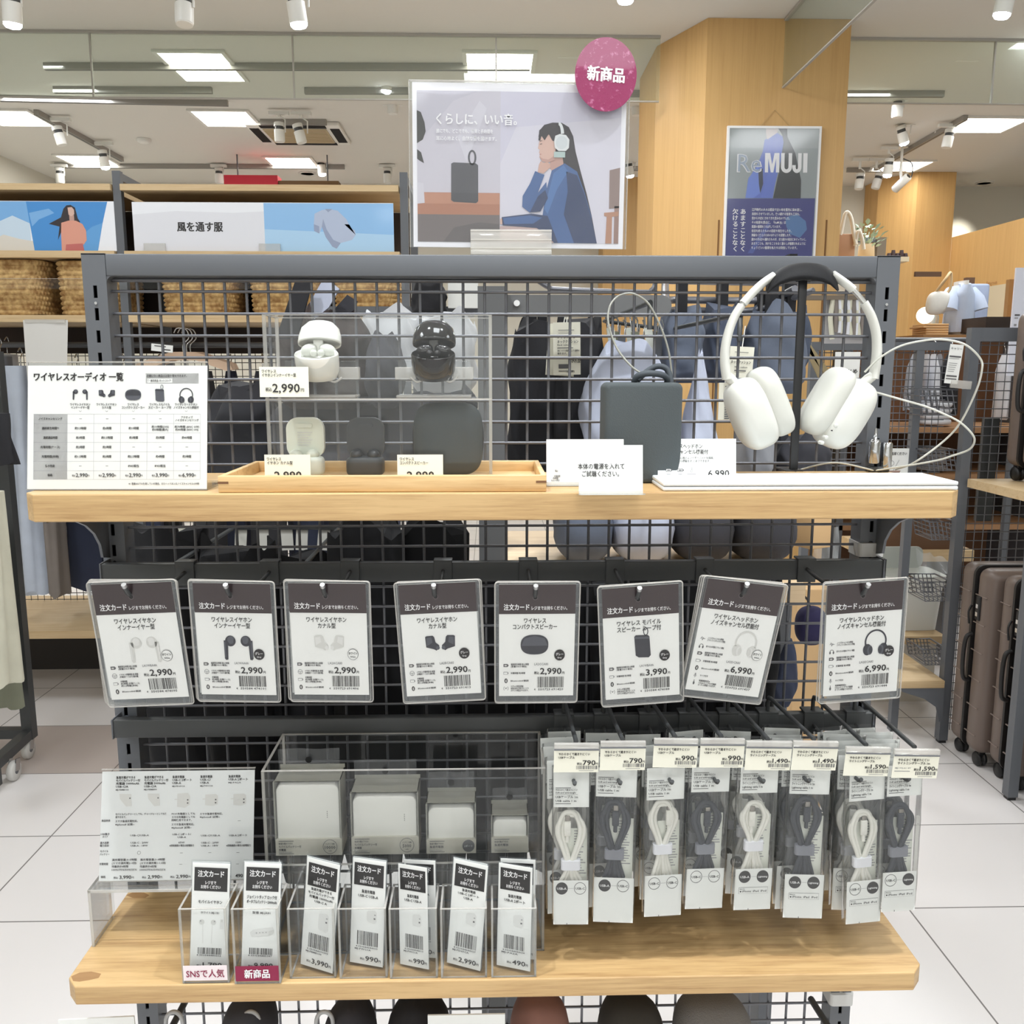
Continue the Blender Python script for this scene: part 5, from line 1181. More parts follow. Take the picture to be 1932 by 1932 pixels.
m_ = MB(); pts = [(1213, 706, .921), (1190, 690, .925), (1163, 655, .935), (1148, 610, .94), (1150, 580, .945), (1162, 562, .95), (1180, 554, .95), (1200, 556, .95), (1225, 575, .95), (1248, 620, .95), (1262, 665, .95), (1268, 712, .95)]
m_.tube(smooth_path([PY(*q) for q in pts], 6), .0011, WIREM, 7); o = m_.obj('security_cable'); tag(o, 'thin clear coated security cable looping above the grey speaker', 'cable')
# --- white signs in the middle
def stand_sign(px0, px1, pyt, pyb, label, texts, Y=None, lean=8):
    pb = PZ((px0 + px1) / 2, pyb, UZ); k = mpp(pb); W_ = px1 - px0
    t = thing('small_sign', label, 'sign', (pb.x, pb.y, UZ), (R(-lean), 0, 0))
    Hh = (PY(px0, pyt, pb.y + .006).z - UZ) / math.cos(R(lean)); kv = Hh / (pyb - pyt)
    m_ = MB().flat(k, (px0 + px1) / 2, pyb, 0, kv); m_.box(-W_ / 2 * k, W_ / 2 * k, 0, .0008, 0, Hh, PAPER)
    for s_, u, v, h_, w_, al, c_ in texts: m_.txt(s_, u, v, h_, c_, w=w_, al=al, bold=.010, res=1 if h_ < 6 else 2)
    o = m_
    m_2 = MB(); m_2.box(-W_ / 2 * k, W_ / 2 * k, -.0015, -.0002, 0, .004, ACRE); m_2.box(-W_ / 2 * k, W_ / 2 * k, -.014, .03, 0, .0014, ACR); m_2.T = None
    return t, m_, m_2, k, kv
t, m_, m2, k, kv = stand_sign(1092, 1213, 840, 934, 'white sign asking to switch on the device, front middle of the upper shelf', [('本体の電源を入れて', 1134, 880, 11, 88, 'c', INK), ('ご試聴ください。', 1133, 894, 11, 70, 'c', INK)])
for o_ in (m_,): o_.obj('printed_card', t)
m2.obj('acrylic_foot', t)
t, m_, m2, k, kv = stand_sign(1031, 1177, 829, 917, 'white price sign partly hidden behind the switch-on sign', [('税込', 1050, 888, 4, 6, 'c', INK2), ('充電時間', 1051, 898, 4, 12, 'c', INK2), ('約4時間', 1048, 902, 4, 10, 'c', INK2), ('Bluetooth対応', 1048, 906, 4, 16, 'c', INK2)])
m_.obj('printed_card', t); m2.obj('acrylic_foot', t)
t, m_, m2, k, kv = stand_sign(1241, 1389, 828, 912, 'white price sign for the headphones behind the white slabs', [('ワイヤレスヘッドホン', 1252, 842, 9, 73, 'l', INK), ('ノイズキャンセル機能付', 1252, 852.5, 9, 84, 'l', INK), ('やわらかくつけ心地のよいイヤーパッドを採用。', 1252, 864, 5, 95, 'l', INK2), ('ノイズキャンセル機能をオン/オフできます。', 1252, 870, 5, 88, 'l', INK2), ('6,990', 1376, 893, 16, 40, 'r', INK)])
for u in (1261, 1283): m_.rect(u - 5, 884, u + 5, 890, INK2); m_.rect(u + 5, 885.5, u + 7, 888.5, INK2); m_.rect(u - 4, 885, u + 4, 889, PAPER, 2); m_.rect(u - 3, 886, u + 3, 888, INK2, 3); m_.rect(u - 4, 894, u + 4, 895.4, INK3)
m_.ring(1305, 889, 2, .6, INK2, rv=3.4); m_.rect(1304.6, 881, 1305.4, 886, INK2); m_.rect(1296, 894, 1313, 895.2, INK3)
m_.obj('printed_card', t); m2.obj('acrylic_foot', t)
# --- two white slabs under the headphones
SLAB = mat('slab_white', (228, 232, 234), .4)
f0 = PZ(1251, 938, UZ); f1 = PZ(1808, 932, UZ); sy = .846
sx0, sx1 = PY(1251, 930, sy).x, PY(1808, 925, sy).x; sh = (PY(1530, 908, sy).z - UZ) / 2
sb = PZ(1560, 891, UZ + 2 * sh).y
for j, lb in enumerate(('lower white flat box under the headphone stand', 'upper white flat box stacked under the headphone stand')):
    m_ = MB(); m_.box(0, sx1 - sx0, 0, min(sb, 1.0) - sy, 0, sh - .0006, SLAB, .0012)
    o = m_.obj('flat_box', None, (sx0, sy, UZ + j * sh)); tag(o, lb, 'flat box', 'white flat boxes')
SLZ = UZ + 2 * sh - .0004
# --- headphones on a black stand (traced at distance HYD, units of the picture x 4.293 from 1250,480)
HYD = .935
def HP(zx, zy, Y=HYD): return PY(1250 + zx / 4.293, 480 + zy / 4.293, Y)
foot = HP(1060, 1770); foot.z = SLZ
t = thing('headphone_stand', 'slim black metal headphone stand with a curved cradle on the white flat boxes', 'headphone stand', foot)
def L(zx, zy, dy=0): return HP(zx, zy, HYD + dy) - foot
m_ = MB(); pt = L(1137, 205); xm = pt.x
m_.box(xm - .0042, xm + .0042, -.002, .002, .002, pt.z, BLK, .0006); m_.obj('post', t)
m_ = MB(); m_.box(xm - .010, xm + .010, -.004, .03, 0, .0016, BLK, .0005); m_.obj('base_plate', t)
m_ = MB()
outer = [(842, 300), (860, 250), (880, 190), (915, 142), (965, 105), (1030, 82), (1100, 70), (1180, 66), (1260, 74), (1330, 96), (1380, 135), (1412, 200), (1430, 290)]
inner = [(1418, 300), (1360, 248), (1290, 222), (1200, 207), (1120, 205), (1040, 218), (960, 243), (895, 278), (852, 318)]
n_ = 25
def along(pl, u):
    q = u * (len(pl) - 1); i_ = min(int(q), len(pl) - 2); f_ = q - i_; return (pl[i_][0] * (1 - f_) + pl[i_ + 1][0] * f_, pl[i_][1] * (1 - f_) + pl[i_ + 1][1] * f_)
def pad(u, v):
    o_ = along(outer, u); i_ = along(inner[::-1], u); a_ = 2 * PI * v
    c_ = ((o_[0] + i_[0]) / 2, (o_[1] + i_[1]) / 2); d_ = ((o_[0] - i_[0]) / 2, (o_[1] - i_[1]) / 2)
    e_ = math.copysign(abs(math.cos(a_)) ** .7, math.cos(a_)); s_ = math.copysign(abs(math.sin(a_)) ** .7, math.sin(a_))
    return L(c_[0] + d_[0] * e_, c_[1] + d_[1] * e_, -s_ * .012 + e_ * .007)
PADM = mat('pad_black', (26, 26, 28), .6, bump=.15, bscale=900, spec=.2)
hp = thing('headphones', 'white over-ear headphones with a black head pad hanging on the black stand', 'headphones', foot)
m_.grid(lambda u, v: pad(v, u), 20, 32, PADM, True); m_.obj('head_pad', hp)
m_ = MB(); m_.tube([L(1080, 200), L(1137, 190), L(1200, 203)], .003, BLK, 8); m_.obj('cradle', t)
HW = mat('headphone_white', (216, 216, 209), .45)
def arc(pts, r0, r1, nm, m=HW, fl=(1.5, 1.0)):
    P_ = smooth_path([L(*p) for p in pts], 6); n2 = len(P_); q = MB(); q.tube(P_, [r0 + (r1 - r0) * i / (n2 - 1) for i in range(n2)], m, 14, flat=fl); q.obj(nm, hp)
arc([(905, 170), (820, 228), (740, 300), (652, 398)], .0040, .0043, 'band_arm'); arc([(1375, 160), (1440, 205), (1500, 250), (1540, 285)], .0040, .0043, 'band_arm')
arc([(665, 382), (618, 442)], .0030, .0030, 'slider', mat('slider_steel', (206, 207, 204), .25, .8)); arc([(1525, 272), (1580, 325), (1645, 405)], .0026, .0026, 'slider', mat('slider_steel', ()))
arc([(640, 412), (580, 510), (535, 630), (508, 760), (505, 880), (522, 1010)], .0042, .0050, 'lower_arm'); arc([(1632, 392), (1690, 500), (1728, 630), (1737, 760), (1728, 880), (1706, 1005)], .0042, .0050, 'lower_arm')
for sgn, sc, pc, lg in ((1, (718, 1290), (872, 1192), (230, 515)), (-1, (1468, 1290), (1322, 1188), (-262, 475))):
    k4 = mpp(HP(1000, 1000)) / 4.293
    ln = Vector((lg[0], 0, -lg[1])).normalized(); nn = Vector((ln.z, 0, -ln.x)) * (1 if sgn < 0 else -1); nn = nn if nn.x * sgn > 0 else -nn
    def frame(c_, dy): 
        M_ = Matrix((( nn.x, 0, ln.x, 0), (nn.y, 1, ln.y, 0), (nn.z, 0, ln.z, 0), (0, 0, 0, 1))); M_.translation = L(*c_, dy); return M_
    q = MB(); q.T = frame(sc, 0); q.ell((0, 0, 0), (163 * k4, .031, 296 * k4), HW, .66, .72, 40, 26, fn=lambda x, y, z: (x * (1.0 if x * 1 > 0 else 1.0), y, z)); q.obj('ear_cup', hp)
    q = MB(); q.T = frame(pc, .002); q.ell((0, 0, 0), (112 * k4, .030, 290 * k4), mat('ear_pad_white', (208, 208, 200), .6), .55, .7, 40, 26); q.obj('ear_pad', hp)
    q = MB(); a_ = (525, 985) if sgn > 0 else (1700, 985); b2 = (590, 1050) if sgn > 0 else (1625, 1040)
    q.tube([L(*a_, 0), L((a_[0] + b2[0]) / 2, (a_[1] + b2[1]) / 2), L(*b2, 0)], [.0052, .0056, .0048], HW, 12); q.obj('yoke', hp)
    q = MB()
    for (bx, by, br) in (((822, 1345, 15),) if sgn > 0 else ((1405, 1385, 20), (1325, 1482, 16), (1290, 1525, 16))):
        c_ = L(bx, by, -.0265); q.lathe([(0, -.0022), (br * k4 * .9, -.0020), (br * k4, -.0008), (br * k4, .006)], HW, 18, c_, 'y')
    q.obj('button', hp)
q = MB(); q.lathe([(4.5 * k4, -.0005), (4.5 * k4, .004)], VOID, 10, L(1373, 1427, -.0268), 'y'); q.obj('microphone_hole', hp)
# --- security cables of the headphones
m_ = MB(); S7 = lambda zx, zy, Y: PY(1620 + zx / 6.19, 560 + zy / 6.19, Y)
m_.tube(smooth_path([S7(70, 880, .932), S7(250, 710, .925), S7(500, 570, .92), (S7(800, 505, .915)), S7(1000, 500, .915), S7(1200, 540, .915), S7(1330, 620, .915), S7(1430, 740, .92), S7(1440, 850, .92), S7(1380, 1080, .93), S7(1200, 1450, .95), S7(1000, 1680, .965), S7(660, 1930, .975), PZ(1690, 886, UZ + .0015)], 6), .0011, mat('cable_clear', (206, 206, 196), .25, coat=.3), 7)
m_.tube(smooth_path([S7(130, 1095, .945), S7(500, 1200, .935), S7(780, 1280, .93), S7(1000, 1370, .925), S7(1190, 1470, .92), S7(1330, 1610, .92), S7(1350, 1700, .925), S7(1280, 1790, .935), S7(1100, 1855, .95), S7(850, 1925, .965), PZ(1650, 888, UZ + .0015)], 6), .0011, mat('cable_clear', ()), 7)
m_.tube(smooth_path([PZ(1650, 888, UZ + .0015), PY(1600, 876, .985), PY(1570, 873, .985), PY(1540, 878, .985), PZ(1500, 889, UZ + .0015)], 6), .0010, mat('cable_clear', ()), 7)
o = m_.obj('security_cable'); tag(o, 'long pale security cable looping out to the right from the white headphones', 'cable')
# --- steel lock on the right post
lk = PY(1653, 872, 1.003); lk.y = 1.0
t = thing('cable_lock', 'small steel cylinder lock hanging at the right slotted post', 'lock', (lk.x, 1.0, UZ + .004))
m_ = MB(); m_.lathe([(.0052, .006), (.0062, .007), (.0062, .030), (.0045, .033), (.002, .034), (.002, .042), (.0012, .046)], CHROME, 18, (-.004, 0, 0)); m_.obj('lock_body', t)
m_ = MB(); m_.lathe([(.005, -.001), (.006, 0), (.006, .028), (.005, .0295)], CHROME, 18, (.011, .002, 0)); m_.obj('lock_body', t)
m_ = MB(); m_.box(-.009, .014, -.002, .006, -.004, .002, DARK, .001); m_.obj('lock_bracket', t)
# ================================================================ poster on the top rail
PYY = 1.024
pb = PY(978, 466, PYY); k = mpp(PY(978, 310, PYY)) / 2.927
kv = (PY(978, 158, PYY).z - PY(978, 467, PYY).z) / (1369 - 462)
t = thing('headphone_poster', 'landscape poster of a woman with white headphones and a dark speaker on the top rail', 'poster', (PY(978, 466, PYY).x, PYY, PY(978, 468, PYY).z), (0, R(.45), 0))
m_ = MB().flat(k, 979, 1372, .0012, kv)
def ink(n, rgb, r=.45): return mat('ink_' + n, rgb, r, coat=.3)
x0, _, z1 = m_.uv(394, 463); x1, _, z0 = m_.uv(1564, 1372); m_.box(x0, x1, -.0012, .0002, z0, z1, mat('poster_white', (240, 240, 244), .4, coat=.3))
def grad(n, c0, c1, axis=2, s0=0.0, s1=1.0):
    """printed backdrop running from one ink to the other across the sheet"""
    if n in MATS: return MATS[n]
    g, nt, b = newmat(n); tc = N(nt, 'ShaderNodeTexCoord'); sp_ = N(nt, 'ShaderNodeSeparateXYZ'); nt.links.new(tc.outputs['Generated'], sp_.inputs[0])
    mr = N(nt, 'ShaderNodeMapRange'); mr.inputs[1].default_value = s0; mr.inputs[2].default_value = s1; nt.links.new(sp_.outputs[axis], mr.inputs[0])
    mx = N(nt, 'ShaderNodeMix', data_type='RGBA'); mx.inputs[6].default_value = rgba(c0); mx.inputs[7].default_value = rgba(c1); nt.links.new(mr.outputs[0], mx.inputs[0]); nt.links.new(mx.outputs[2], b.inputs['Base Color'])
    b.inputs['Roughness'].default_value = .4; MATS[n] = g; return g
BLU = ink('denim', (62, 96, 148)); BLU2 = ink('denim_dark', (40, 58, 98)); BLU3 = ink('denim_mid', (76, 116, 170))
m_.rect(418, 507, 875, 1342, mat('backdrop_grey', (192, 190, 200), .4, coat=.3)); m_.rect(875, 507, 1538, 1342, mat('backdrop_lilac', (204, 202, 216), .4, coat=.3))
LG = ink('pale_wall', (212, 210, 220)); m_.poly([(875, 1342), (875, 900), (960, 700), (1538, 640), (1538, 1342)], LG, 1.5)
m_.poly([(418, 800), (620, 560), (760, 507), (875, 507), (875, 1065), (418, 1065)], ink('drape', (200, 197, 206)), 1.5); m_.poly([(640, 760), (760, 560), (800, 600), (690, 900)], ink('drape2', (208, 206, 214)), 2)
m_.rect(418, 1065, 873, 1188, ink('ledge', (172, 118, 92)), 2); m_.rect(418, 1068, 873, 1128, ink('ledge_top', (186, 134, 108)), 2.4); m_.rect(418, 1188, 873, 1342, ink('ledge_dark', (112, 103, 102)), 2)
m_.poly([(560, 1342), (620, 1260), (760, 1230), (873, 1240), (873, 1342)], ink('ledge_dark2', (96, 90, 90)), 2.4)
GR = ink('leaf', (52, 52, 50)); m_.poly([(418, 615), (440, 625), (460, 680), (466, 730), (450, 775), (418, 795)][::-1], GR, 2); m_.poly([(418, 828), (440, 845), (456, 905), (430, 890), (418, 880)][::-1], GR, 2)
m_.poly([(418, 1010), (452, 1015), (458, 1125), (418, 1130)][::-1], ink('pot', (206, 204, 212)), 3)
SPK = ink('speaker', (76, 76, 82)); m_.poly([(605 + .0, 905), (618, 898), (740, 902), (753, 912), (754, 1112), (742, 1123), (618, 1117), (604, 1108)][::-1], SPK, 3); m_.poly([(607, 1066), (752, 1066), (752, 1110), (742, 1121), (618, 1115), (607, 1106)][::-1], ink('speaker2', (66, 66, 72)), 3.4); m_.ring(720, 870, 23, 10, SPK, 3, rv=42)
# woman
HAIR = ink('hair', (46, 40, 46)); SKIN = ink('skin', (212, 178, 164)); SKIN2 = ink('skin_shade', (190, 152, 140))
m_.poly([(1084, 750), (1090, 715), (1115, 685), (1160, 672), (1210, 672), (1250, 695), (1275, 745), (1290, 830), (1320, 940), (1355, 1060), (1385, 1180), (1418, 1342), (1380, 1342), (1240, 1342), (1240, 1000), (1200, 900), (1150, 800)][::-1], HAIR, 2)
m_.poly([(1092, 760), (1086, 790), (1082, 815), (1092, 822), (1088, 838), (1094, 846), (1090, 862), (1105, 885), (1140, 890), (1175, 880), (1180, 800), (1160, 740), (1110, 735)][::-1], SKIN, 3)
m_.poly([(1150, 880), (1215, 840), (1225, 905), (1170, 945), (1150, 925)][::-1], SKIN2, 3)
m_.poly([(1084, 770), (1088, 715), (1120, 690), (1175, 690), (1180, 780), (1160, 770), (1140, 735), (1118, 770), (1100, 745), (1094, 772)][::-1], HAIR, 4)
m_.stroke([(1092, 792), (1104, 789)], 3, HAIR, 5); m_.stroke([(1090, 776), (1104, 772)], 2.4, HAIR, 5); m_.stroke([(1091, 848), (1101, 846)], 3, ink('lip', (176, 104, 100)), 5)
m_.poly([(1092, 862), (1105, 886), (1140, 892), (1176, 878), (1178, 850), (1140, 876), (1112, 872)][::-1], SKIN2, 4.5); m_.poly([(1082, 948), (1088, 905), (1098, 884), (1112, 893), (1134, 890), (1150, 900), (1152, 918), (1115, 952)][::-1], ink('hand', (204, 166, 150)), 5)
m_.poly([(1160, 935), (1230, 895), (1300, 940), (1345, 1060), (1385, 1190), (1400, 1342), (1130, 1342), (1110, 1200), (1130, 1050), (1145, 990)][::-1], BLU, 3.4)
m_.poly([(1240, 940), (1300, 960), (1345, 1070), (1385, 1200), (1418, 1342), (1290, 1342), (1230, 1180), (1250, 1050)][::-1], BLU2, 4); m_.poly([(1170, 950), (1225, 905), (1250, 940), (1190, 1040), (1140, 1180), (1120, 1150)][::-1], BLU3, 4)
m_.poly([(1068, 940), (1100, 955), (1120, 960), (1085, 1060), (1130, 1000), (1140, 1090), (1100, 1165), (1040, 1172), (998, 1140), (1000, 1080), (1040, 1010)][::-1], BLU, 5); m_.poly([(1040, 1172), (1085, 1080), (1125, 1045), (1140, 1090), (1100, 1165)][::-1], BLU2, 6)
m_.poly([(885, 1200), (960, 1190), (1050, 1178), (1140, 1190), (1200, 1342), (1180, 1342), (1080, 1258), (960, 1250), (890, 1246)][::-1], BLU2, 6); m_.poly([(890, 1205), (1040, 1188), (1110, 1200), (1060, 1235), (900, 1240)][::-1], BLU, 7); m_.poly([(876, 1210), (890, 1205), (888, 1240), (876, 1240)][::-1], SKIN, 6)
m_.poly([(875, 1250), (960, 1252), (1080, 1260), (1170, 1300), (1175, 1342), (875, 1342)][::-1], ink('table', (196, 172, 168)), 5)
HPW = ink('phone_white', (222, 226, 226)); m_.ring(1195, 745, 30, 18, HPW, 7, a0=10, a1=95, rv=75); m_.poly([(1176, 745), (1200, 735), (1235, 740), (1254, 765), (1252, 810), (1235, 828), (1195, 828), (1174, 810), (1170, 775)][::-1], HPW, 8); m_.circ(1212, 782, 32, ink('phone_shade', (206, 212, 214)), 8.4, rv=36); m_.rect(1170, 832, 1232, 864, ink('phone_grey', (176, 196, 192)), 7.5)
m_.poly([(1480, 930), (1538, 915), (1538, 1140), (1482, 1145)][::-1], ink('shelf_brown', (142, 122, 116)), 3); m_.poly([(1455, 1168), (1535, 1160), (1535, 1185), (1500, 1190), (1500, 1342), (1465, 1342), (1470, 1190), (1455, 1185)][::-1], ink('stool', (178, 132, 106)), 3.5); m_.rect(1512, 1130, 1538, 1342, ink('stool2', (150, 120, 110)), 3)
m_.txt('くらしに、いい音。', 524, 662, 62, PWHITE, w=440, bold=.024, l=9); m_.txt('誰にでも、どこででも。音質と長時間を', 524, 728, 24, PWHITE, w=310, l=9, res=1); m_.txt('耳に心地よく、自然な音を届けます。', 524, 768, 24, PWHITE, w=330, l=9, res=1)
m_.obj('printed_sheet', t)
m_ = MB().flat(k, 979, 1372, 0, kv); x0, _, z1 = m_.uv(378, 458); x1, _, z0 = m_.uv(1578, 1374)
SHEET = clear('poster_sheet', (252, 252, 253), .03, .16, .55)
m_.grid(lambda u, v: (x0 + (x1 - x0) * u, -.0048 + .0011 * math.sin(u * 7 + v * 4) + .0007 * math.sin(u * 17 - v * 11), z0 + (z1 - z0) * v), 30, 24, SHEET)
m_.box(x0, x1, .0004, .001, z0, z1, ACR); m_.box(x0, x1, -.004, .001, z1, z1 + .0008, ACRE); m_.box(x0 - .0006, x0, -.0035, .001, z0, z1, ACRE); m_.box(x1, x1 + .0006, -.0035, .001, z0, z1, ACRE); m_.obj('clear_sleeve', t)
c0, c1 = PY(888, 455, PYY), PY(1040, 455, PYY); zt = PY(960, 434, PYY - .008).z
t2 = thing('poster_clip', 'clear plastic clip holding the headphone poster on the grey top rail', 'clip', ((c0.x + c1.x) / 2, PYY, RTOP + .0007))
hw = (c1.x - c0.x) / 2; m_ = MB()
m_.box(-hw, hw, -.0082, -.0062, 0, zt - RTOP, ACRE, .0004); m_.box(-hw, hw, .003, .005, 0, zt - RTOP, ACRE, .0004); m_.box(-hw, hw, -.0105, .008, 0, .0045, ACRE, .0004)
for q in (.3, .62, .97): m_.box(-hw, hw, -.0086, -.0078, (zt - RTOP) * q - .0012, (zt - RTOP) * q, ACRE)
m_.obj('clip_body', t2)
# red round badge
p = PY(1143, 141, PYY - .012); kb = mpp(p)
m, nt, b = newmat('badge_maroon'); tc = N(nt, 'ShaderNodeTexCoord'); no = N(nt, 'ShaderNodeTexNoise', Scale=120.0, Detail=6.0, Roughness=.7); nt.links.new(tc.outputs['Object'], no.inputs['Vector'])
cr = N(nt, 'ShaderNodeValToRGB'); cr.color_ramp.elements[0].position = .56; cr.color_ramp.elements[0].color = rgba((138, 36, 84)); cr.color_ramp.elements[1].position = .72; cr.color_ramp.elements[1].color = rgba((204, 132, 168)); nt.links.new(no.outputs[0], cr.inputs[0]); nt.links.new(cr.outputs[0], b.inputs['Base Color'])  # pale pink speckles painted in for glints on the crinkled reflective film
b.inputs['Roughness'].default_value = .3; b.inputs['Coat Weight'].default_value = .2
bp = N(nt, 'ShaderNodeBump', Strength=.35, Distance=.002); nt.links.new(no.outputs[0], bp.inputs['Height']); nt.links.new(bp.outputs[0], b.inputs['Normal'])
t = thing('new_badge', 'round maroon new-product badge at the upper right corner of the poster', 'badge', p, (0, R(3), R(4)))
m_ = MB().flat(kb, 0, 0, .0008, kb * 1.03); m_.prism([(59 * kb * math.cos(2 * PI * i / 56), 64 * kb * 1.03 * math.sin(2 * PI * i / 56)) for i in range(56)], -.0008, 0, m)
m_.txt('新商品', 0, 0, 25, PWHITE, w=71, al='c', bold=.034); m_.obj('badge_disc', t)
m_ = MB(); m_.box(-.009, .009, .0004, .0068, -.02, -.006, FILM); m_.obj('tape', t)
# ================================================================ poster on the wood pillar
p = PY(1373, 237, PILY - .02); q = PY(1551, 237, PILY - .02); k = (q.x - p.x) / 1330
pbz = PY(1365, 480, PILY - .02).z; kv = (p.z - pbz) / 1800
t = thing('pillar_poster', 'tall framed blue poster with white lettering hanging on the wood pillar', 'poster', ((p.x + q.x) / 2, PILY - .006, p.z))
m_ = MB(); Hh = 1870 * kv; Wh = (q.x - p.x) / 2
for a in ((-Wh, Wh, -.014, .004, -.012, 0), (-Wh, Wh, -.014, .004, -Hh, -Hh + .012), (-Wh, -Wh + .012, -.014, .004, -Hh + .012, -.012), (Wh - .012, Wh, -.014, .004, -Hh + .012, -.012)): m_.box(*a, mat('frame_white', (238, 238, 238), .4))
m_.obj('frame', t)
m_ = MB().flat(k, 665, 60, .008, kv); m_.k = k; kv0 = kv
m_.box(-Wh + .012, Wh - .012, -.008, 0, -Hh + .012, -.012, ink('poster_grey', (156, 164, 164)))
def pr(pts, mm, l): m_.poly([(u - 95 + (v - 60) * .028, v) for u, v in pts][::-1], mm, l * 4)
pr([(118, 70), (1405, 60), (1400, 360), (112, 360)], ink('wall_up', (170, 177, 176)), .5)
PUR = ink('jacket', (96, 118, 202)); PUR2 = ink('jacket_light', (112, 140, 220))
pr([(620, 250), (800, 150), (890, 210), (890, 300), (800, 720), (750, 1060), (360, 1060), (395, 800), (540, 560), (600, 400)], PUR, 1); pr([(360, 1060), (400, 780), (540, 600), (545, 760), (575, 985), (470, 1060)], PUR2, 1.5); pr([(640, 560), (680, 700), (580, 1055), (740, 1055), (860, 500), (890, 300)], ink('jacket_mid', (100, 124, 208)), 1.5)
pr([(540, 700), (600, 640), (610, 860), (570, 990), (550, 860)], ink('jacket_fold', (40, 46, 70)), 2); pr([(640, 70), (820, 70), (800, 150), (660, 245), (640, 160)], ink('neck', (210, 200, 196)), 1.5)
pr([(800, 70), (935, 70), (942, 205), (1060, 430), (1100, 600), (1150, 800), (1150, 1060), (755, 1060), (830, 700), (890, 280), (870, 180)], ink('coat_black', (44, 48, 50)), 2)
pr([(95, 1068), (1355, 1058), (1330, 1925), (60, 1925)], ink('navy', (58, 62, 132)), 1); pr([(940, 1330), (1100, 1280), (1230, 1380), (1250, 1500), (1150, 1620), (1000, 1560), (950, 1450)], ink('ripple', (84, 126, 178)), 1.5); pr([(700, 1380), (720, 1440), (480, 1840), (400, 1840)], ink('ripple2', (76, 92, 168)), 1.5)
fx = lambda u, v: u - 95 + (v - 60) * .028
m_.txt('Re', fx(240, 565), 565, 330, PWHITE, w=345, l=10, bold=.02); m_.txt('Re', fx(252, 565), 565, 318, ink('outline_fill', (158, 172, 190)), w=322, l=12, bold=0.0); 
def wl(pts): m_.poly([(fx(u, v), v) for u, v in pts][::-1], PWHITE, 14)
wl([(630, 700), (630, 430), (702, 430), (733, 590), (764, 430), (835, 430), (835, 700), (788, 700), (788, 505), (751, 700), (714, 700), (677, 505), (677, 700)])
wl([(858, 430), (908, 430), (908, 622)] + [(936.5 + 28.5 * math.cos(R(q)), 622 - 34 * math.sin(R(q))) for q in range(200, 360, 20)] + [(965, 622), (965, 430), (1015, 430), (1015, 622)] + [(936.5 + 78.5 * math.cos(R(q)), 622 - 84 * math.sin(R(q))) for q in range(345, 180, -15)] + [(858, 622)])
wl([(1100, 430), (1150, 430), (1150, 622)] + [(1085 + 65 * math.cos(R(q)), 622 - 84 * math.sin(R(q))) for q in range(345, 180, -15)] + [(1020, 622), (1020, 596), (1068, 596), (1068, 625)] + [(1084 + 16 * math.cos(R(q)), 627 - 28 * math.sin(R(q))) for q in range(200, 360, 20)] + [(1100, 625)])
wl([(1174, 430), (1234, 430), (1234, 700), (1174, 700)])
for s_, u in (('あますことなく、', 330), ('欠けることなく。', 220)):
    for j, c_ in enumerate(s_): m_.txt(c_, fx(u, 1250 + j * 88), 1250 + j * 88, 78, PWHITE, al='c', bold=.03, l=10)
for j, (s_, w) in enumerate((('江戸時代の人々は藍染で古い布を藍色に染め直し、', 720), ('長持ちさせていました。使い続ける智恵も工夫も、', 690), ('昔から大切にされてきた営みなのでした。', 545), ('その知恵を原点に、「ReMUJI」は', 490), ('資源の循環をうながしています。', 420), ('役目を終えたものの回収や再生をしたり、', 575), ('無駄なく使えるためのありようを提案したり。', 570), ('誰かの手元から離れたものが、また誰かの毎日にめぐっていく。', 785), ('あますことも、欠けることもなく暮らしが循環されるように', 780), ('ちょうどいい循環を私たちは発信しています。', 660))):
    m_.txt(s_, fx(455, 1222 + j * 60), 1222 + j * 60, 42, PWHITE, w=w, bold=.016, l=10, res=1)
m_.obj('printed_sheet', t)
m_ = MB(); m_.add([(-Wh + .01, -.0165, -Hh + .01), (Wh - .01, -.0165, -Hh + .01), (Wh - .01, -.0165, -.01), (-Wh + .01, -.0165, -.01)], [(0, 1, 2, 3)], SHEET); m_.obj('clear_cover', t)
m_ = MB(); m_.tube([(-Wh * .3, 0, 0), (0, .003, .085), (Wh * .35, 0, 0)], .0016, mat('string', (200, 170, 120), .8), 5); m_.obj('hanging_string', t)
